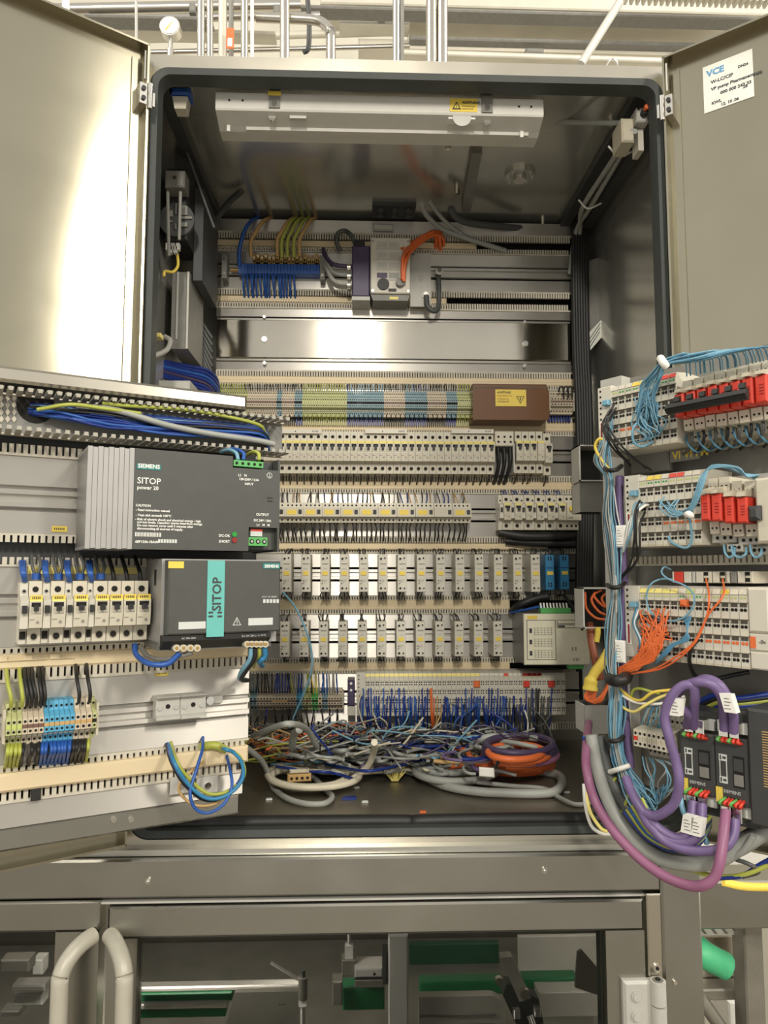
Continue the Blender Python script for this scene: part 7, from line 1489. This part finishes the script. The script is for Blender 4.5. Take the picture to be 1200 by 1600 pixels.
MB().cbox(-0.014, 0.014, 0, 0.03, 0, 0.03, 'machine_plate', 0.002).build('sensor_body', st); MB().box(-0.008, 0.008, 0.005, 0.02, 0.03, 0.054, 'grey_light').build('connector', st); MB().cyl((0, 0.012, 0.054), 0.003, 0.03, 'alu', 'z').build('stem', st)
u0, u1, v0, v1 = mr(554, 1515, 600, 1544, -0.30); W = u1 - u0; H = v1 - v0
solo('steel_block', MB().cbox(-W / 2, W / 2, 0, 0.05, 0, H * 0.45, 'machine_plate', 0.002).cbox(-W / 2, W / 2 - 0.003, 0.004, 0.05, H * 0.5, H, 'alu_matte', 0.002).box(-W / 2, W / 2, 0.001, 0.05, H * 0.45, H * 0.5, 'hole').disc(0.01, 0.0035, H * 0.7, 0.003, 'hole'), 'split steel block above the green block', 'block', MF, (u0 + u1) / 2, v0, -0.30)
mbox('black_cylinder', 'black upright pneumatic part right of the split steel block', 'cylinder', 598, 1487, 616, 1541, -0.28, 0.03, 'black', 0.006)
mbox('upright_bar', 'pale blue-grey upright bar in the middle of the guard window', 'bar', 607, 1462, 638, 1640, -0.27, 0.02, 'grey_light')
mbox('green_guide', 'long green guide strip right of the upright bar', 'guide', 656, 1534, 786, 1555, -0.45, 0.03, 'green_guide', foot=True)
mbox('green_guide', 'green guide strip in front of the pale rear sheet at the right of the window', 'guide', 818, 1528, 902, 1548, -0.42, 0.03, 'green_guide', foot=True)
mbox('green_cover', 'dark green cover sheet behind the upper middle of the window', 'cover', 640, 1475, 780, 1530, -0.85, 0.02, 'green_dark')
a, b, v0, v1 = mr(655, 1557, 790, 1600, -0.30); W = b - a; H = v1 - v0
solo('slide_plate', MB().prism([(-W / 2, 0), (W / 2, 0), (W / 2, H * 0.25)] + [(W / 2 - 0.03 + 0.03 * math.cos(t), H - 0.03 + 0.03 * math.sin(t)) for t in (0.1, 0.5, 0.9, 1.3, 1.57)] + [(-W / 2, H)], 0, 0.02, 'machine_light', 'y').box(-W / 2, W / 2 - 0.02, -0.003, 0, H * 0.30, H * 0.36, 'grey_mid'), 'bright steel slide plate with rounded end at the bottom of the window', 'plate', MF, (a + b) / 2, v0, -0.30)
arm = thing('swing_arm', 'diagonal steel arm bolted to a dark block at the right of the window', 'arm', MF, MF.px(815, 1600, -0.24)[0], MF.px(815, 1600, -0.24)[1], -0.24)
def ar(x, y, w=-0.24):
    q = MF.px(x, y, w); return (q[0] - MF.px(815, 1600, -0.24)[0], q[1] - MF.px(815, 1600, -0.24)[1])
MB().prism([ar(779, 1488), ar(797, 1486), ar(826, 1550), ar(808, 1556)], -0.02, 0.0, 'machine_light', 'y').build('arm_plate', arm)
MB().prism([ar(786, 1556), ar(792, 1538), ar(800, 1540), ar(842, 1562), ar(850, 1600), ar(808, 1604)], 0.001, 0.03, 'grey_dark', 'y').build('block', arm)
q = ar(815, 1540); MB().cyl((q[0], -0.03, q[1]), 0.009, 0.011, 'chrome', 'y', 12).build('bolt', arm)
q = ar(777, 1525); MB().cyl((q[0], -0.02, q[1]), 0.007, 0.01, 'chrome', 'y', 10).build('bolt', arm)
q = ar(822, 1572); q2 = ar(830, 1596); MB().tube([(q[0], -0.03, q[1]), (q2[0], -0.05, q2[1])], 0.006, 'chrome', 8).build('bolt', arm)
for x, y in ((806, 1580), (838, 1577)):
    q = ar(x, y); MB().cbox(q[0] - 0.006, q[0] + 0.006, -0.012, 0.0, q[1] - 0.008, q[1] + 0.008, 'alu', 0.002).build('lug', arm)
mbox('pale_rear_sheet', 'pale steel sheet behind the upper right of the guard window', 'sheet', 810, 1462, 946, 1520, -0.70, 0.01, 'machine_light')
mbox('deck_plate', 'bright drilled deck plate at the lower right of the guard window', 'plate', 842, 1550, 944, 1590, -0.38, 0.05, 'machine_light', foot=True)
u0, u1, v0, v1 = mr(898, 1484, 952, 1562, -0.22); W = u1 - u0; H = v1 - v0
solo('gusset_plate', MB().prism([(-W / 2, H * 0.25), (-W / 2 + 0.006, H * 0.95), (-W / 2 + 0.014, H), (W / 2, H * 0.35), (W / 2, 0)], 0, 0.006, 'machine_plate', 'y'), 'triangular steel gusset plate at the right edge of the window', 'plate', MF, (u0 + u1) / 2, v0, -0.22)
mbox('inner_post', 'dark upright post at the right end of the guard window', 'post', 948, 1462, 962, 1640, -0.06, 0.05, 'grey_dark')
for k, (x0, y0, x1, y1, key, lb) in enumerate(((0, 1500, 45, 1520, 'machine_plate', 'dull steel lug at the top of the left guard window'), (18, 1540, 70, 1550, 'alu', 'bright steel bar in the left guard window'), (20, 1552, 66, 1572, 'grey_light', 'pale block under the bright bar in the left guard window'), (0, 1580, 30, 1590, 'alu', 'short bright bar at the lower left corner of the photo'), (50, 1500, 66, 1524, 'grey_light', 'pale angled tab at the right of the left guard window'))):
    mbox('machine_fitting', lb, 'fitting', x0, y0, x1, y1, -0.30 - 0.02 * k, 0.03, key)
# ================================================================== hall behind and above
HB = Frame((0, 4.2, CZ), 0)
o = MB().box(-4.2, 4.2, 0, 0.1, -CZ, 5.2, 'hall_wall').build('wall_back'); o.location = HB.W(0, 0); o['kind'] = 'structure'
o = MB().box(-4.2, 4.2, -3.5, 4.3, -0.05, 0, 'floor_tile').build('floor'); o['kind'] = 'structure'
HP = Frame((0, 3.4, CZ), 0)
def hpipe(name, lab, x0, y0, x1, y1, rpx, w, key, cat='pipe', group=None):
    a = HP.pt(x0, y0, w); b = HP.pt(x1, y1, w); r = rpx * (3.4 - w) / F_PX
    return wire(name, [a, b], r, key, lab, cat, group, 12)
hpipe('overhead_pipe', 'thick horizontal steel pipe at the top left above the cabinet', -300, 23, 470, 8, 9, 0.2, 'pipe')
hpipe('overhead_pipe', 'horizontal steel pipe just below the thick one at top left', -300, 42, 500, 24, 6, 0.1, 'pipe')
hpipe('overhead_pipe', 'dull horizontal pipe behind the pressure gauge', 200, 62, 620, 50, 6, -0.2, 'hall_duct')
hpipe('overhead_pipe', 'slim horizontal conduit just above the cabinet roof at left', 236, 82, 640, 72, 4, 0, 'pipe')
hpipe('overhead_pipe', 'long pale pipe low over the right half of the cabinet', 620, 82, 1060, 96, 5, 0, 'hall_duct')
def hbox(name, lab, x0, y0, x1, y1, w, dep, key, cat='beam'):
    u0, u1, v0, v1 = HP.rect(x0, y0, x1, y1, w); W = u1 - u0
    return solo(name, MB().cbox(-W / 2, W / 2, 0, dep, 0, v1 - v0, key, 0.006), lab, cat, HP, (u0 + u1) / 2, v0, w)
hbox('overhead_duct', 'broad pale overhead duct across the top right behind the cabinet', 640, 22, 1260, 58, -0.3, 0.4, 'hall_duct', 'duct')
hbox('overhead_beam', 'flat pale beam below the broad overhead duct', 560, 66, 1130, 80, -0.1, 0.2, 'hall_wall')
hbox('overhead_beam', 'grey overhead beam along the top edge of the photo', 500, -12, 1230, 14, 0.0, 0.2, 'hall_duct')
hbox('wall_box', 'small dark box on the pale beam above the cabinet', 822, 74, 850, 82, -0.05, 0.04, 'grey_mid', 'box')
hbox('bright_panel', 'bright panel in the top left corner behind the left door', 0, -30, 62, 6, -0.5, 0.05, 'hall_bright', 'panel')
for k, (x0, y0, x1, y1, w, key, lb) in enumerate(((640, 60, 1120, 66, -0.05, 'grey_mid', 'dark narrow strip painting the shaded gap under the broad overhead duct'), (470, 15, 1180, 20, 0.1, 'grey_mid', 'dark strip painting the shaded gap along the top edge above the broad duct'), (690, 40, 1000, 44, -0.2, 'hall_wall', 'pale lip along the middle of the broad duct'), (120, 43, 430, 48, 0.05, 'hall_duct', 'dull flat tray between the overhead pipes at left'), (130, 22, 330, 27, 0.25, 'grey_mid', 'dark flat tray between the two upper pipes at left'), (530, 30, 640, 38, 0, 'hall_duct', 'short pale tray behind the middle bright pipe'))):
    hbox('overhead_tray_or_shade', lb, x0, y0, x1, y1, w, 0.08, key, 'tray')  # the two dark strips along the duct paint shaded gaps as solid bars
for k, (x, y) in enumerate(((300, 10), (432, 12), (742, 48), (1008, 34), (596, 24))):
    hbox('pipe_clamp', 'small dark pipe clamp above the cabinet, %s' % ('leftmost of five', 'second from left of five', 'right of the pair of thick pipes', 'rightmost of five', 'left of the middle bright pipe')[k], x - 5, y - 7, x + 5, y + 8, (0.23, 0.23, -0.27, -0.27, 0.02)[k], 0.04, 'grey_mid', 'clamp')
# corrugated decking top right
u0, u1, v0, v1 = HP.rect(980, -14, 1210, -2, 0.3); n = 24; poly = []
for i in range(n): x = u0 + (u1 - u0) * i / n; d = (u1 - u0) / n; poly += [(x, v0), (x + d * .4, v0), (x + d * .5, v1), (x + d * .9, v1)]
solo('roof_decking', MB().prism(poly + [(u1, v1 + 0.05), (u0, v1 + 0.05)], 0, 0.05, 'hall_duct', 'y'), 'corrugated decking edge at the top right of the photo', 'decking', HP, 0, 0, 0.3)
def bar3(name, lab, pts, r, key, cat, seg=8, Y=1.6):
    return wire(name, spline([at_depth(*q, Y) for q in pts]), r * Y / F_PX, key, lab, cat, None, seg)
hpipe('diagonal_strut', 'flat diagonal strut crossing the hall above the cabinet at right', 968, 4, 908, 100, 7, 0.35, 'grey_light', 'strut')
# vertical stainless pipes rising from behind the cabinet roof
vp = [(314, 6, 'pipe', 'bright vertical pipe, leftmost of the cluster above the lamp'), (328, 5.5, 'pipe', 'bright vertical pipe, second from left of the cluster above the lamp'),
      (348, 7, 'hall_duct', 'dull wide vertical conduit left of the orange sticker'), (361, 4, 'grey_mid', 'slim grey vertical conduit behind the orange sticker'),
      (382, 6, 'pipe', 'bright vertical pipe right of the orange sticker'), (394, 3, 'white', 'thin white vertical tube right of the bright pipe by the orange sticker'),
      (445, 8, 'pipe', 'lone bright vertical pipe left of the bent elbow pipe'), (619, 6, 'pipe', 'bright vertical pipe over the middle of the cabinet'), (628, 3.5, 'grey_mid', 'thin dark vertical rod beside the middle bright pipe'),
      (674, 9, 'pipe', 'very bright thick vertical pipe, left of the close pair'), (691, 9, 'pipe', 'very bright thick vertical pipe, right of the close pair')]
for x, r, key, lab in vp: bar3('riser_pipe', lab, [(x, -90), (x, 40), (x, 640)], r, key, 'pipe', 12, 1.92)
bar3('elbow_pipe', 'steel pipe bending from horizontal down to the cabinet roof', [(400, 27), (450, 29), (488, 31), (507, 38), (516, 54), (517, 100), (517, 640)], 8, 'pipe', 'pipe', 14, 2.0)
bar3('hanger_rod', 'thin steel hanger rod at the top left beside the left door', [(212, -90), (213, 30), (213, 66)], 2.5, 'grey_light', 'rod', 8, 2.2)
bar3('white_post', 'short white post in the top left corner', [(103, -90), (103, 10), (103, 30)], 6, 'white', 'post', 10, 2.4)
bar3('angled_conduit', 'dark angled conduit right of the elbow pipe top', [(480, -8), (483, 30), (482, 74), (474, 82)], 4, 'grey_dark', 'conduit', 8, 2.1)
q = HP.rect(355, 50, 367, 82, 1.5)
solo('orange_sticker', MB().box(-(q[1] - q[0]) / 2, (q[1] - q[0]) / 2, 0, 0.002, 0, q[3] - q[2], 'orange').box(-(q[1] - q[0]) * .3, (q[1] - q[0]) * .3, -0.001, 0, (q[3] - q[2]) * .1, (q[3] - q[2]) * .5, 'white'), 'orange pipe marker sticker on the slim grey conduit', 'sticker', HP, (q[0] + q[1]) / 2, q[2], 1.515)
# pressure gauge
ga = at_depth(265, 40, 1.95); gt = thing('pressure_gauge', 'round white pressure gauge on a stem above the left cabinet corner', 'gauge', Frame(ga, 0), 0, -0.075)
MB().cyl((0, 0, 0.075), 0.028, 0.03, 'chrome', 'y', 24).build('gauge_case', gt); MB().cyl((0, -0.001, 0.075), 0.024, 0.002, 'white', 'y', 24).build('dial', gt)
MB().prism([(-0.012, 0.062), (-0.009, 0.060), (0.012, 0.092)], -0.003, -0.002, 'yellow', 'y').build('needle', gt)
MB().cyl((0, 0.015, 0.015), 0.006, 0.035, 'alu', 'z').cyl((0, 0.015, -0.02), 0.009, 0.035, 'chrome', 'z', 6).cyl((0, 0.015, -2.35), 0.006, 2.33, 'alu', 'z').build('stem', gt)
bar3('roof_lug', 'small steel lifting loop on the cabinet roof near the right corner', [(946, 112), (950, 98), (957, 92), (964, 98), (966, 112)], 1.6, 'chrome', 'loop', 8, 1.4)
# right background beside the post
def rb(name, lab, cat, x0, y0, x1, y1, Y, dep, key):
    f = Frame((0, Y, CZ), 0); u0, u1, v0, v1 = f.rect(x0, y0, x1, y1); W = u1 - u0
    return solo(name, MB().cbox(-W / 2, W / 2, 0, dep, 0, v1 - v0, key, 0.004), lab, cat, f, (u0 + u1) / 2, v0)
rb('white_cover', 'bright white cover behind the hanging cables at lower right', 'cover', 1085, 1310, 1290, 1376, 2.0, 0.1, 'hall_bright')
rb('cross_beam', 'wide grey-brown beam behind the right post', 'beam', 1060, 1377, 1290, 1452, 1.75, 0.1, 'steel_beam')
rb('steel_sheet', 'pale steel sheet behind the right post above the green hose', 'sheet', 1085, 1462, 1160, 1558, 1.965, 0.02, 'steel_frame')
pt = thing('perforated_tray', 'white slotted tray edge under the wide grey-brown beam', 'tray', Frame((0, 1.9, CZ), 0), 0, 0)
f = Frame((0, 1.9, CZ), 0); u0, u1, v0, v1 = f.rect(1090, 1446, 1172, 1461)
MB().box(u0, u1, 0, 0.06, v0, v1, 'hall_bright').build('tray_side', pt)
for i in range(5):
    x = u0 + (u1 - u0) * (i + 0.5) / 5; MB().prism([(x - 0.010, v1 - 0.004), (x - 0.002, v1 - 0.004), (x + 0.010, v0 + 0.004), (x + 0.002, v0 + 0.004)], -0.002, 0, 'grey_mid', 'y').build('slot', pt)
rb('right_post', 'tall grey post at the lower right edge of the photo', 'post', 1166, 1440, 1196, 1660, 1.85, 0.06, 'machine_plate')
rb('right_lower_bar', 'horizontal grey bar below the green hose', 'bar', 1085, 1546, 1180, 1564, 1.911, 0.05, 'machine_plate')
rb('white_floor_box', 'white box low behind the right post', 'box', 1140, 1566, 1164, 1640, 2.2, 0.1, 'hall_bright')
rb('grey_cabinet', 'grey panelled machine side at the lower right behind the post', 'machine', 1060, 1440, 1400, 1760, 2.6, 0.4, 'hall_duct')
wire('green_hose', spline([at_depth(1088, 1480, 1.8), at_depth(1105, 1494, 1.78), at_depth(1135, 1510, 1.78)]), 0.030, 'green_hose', 'thick green hose end behind the right post', 'hose', None, 14)
wire('diagonal_strut', [at_depth(1095, 1560, 1.85), at_depth(1150, 1640, 1.85)], 0.016, 'machine_plate', 'slanting grey strut below the green hose', 'strut', None, 8)
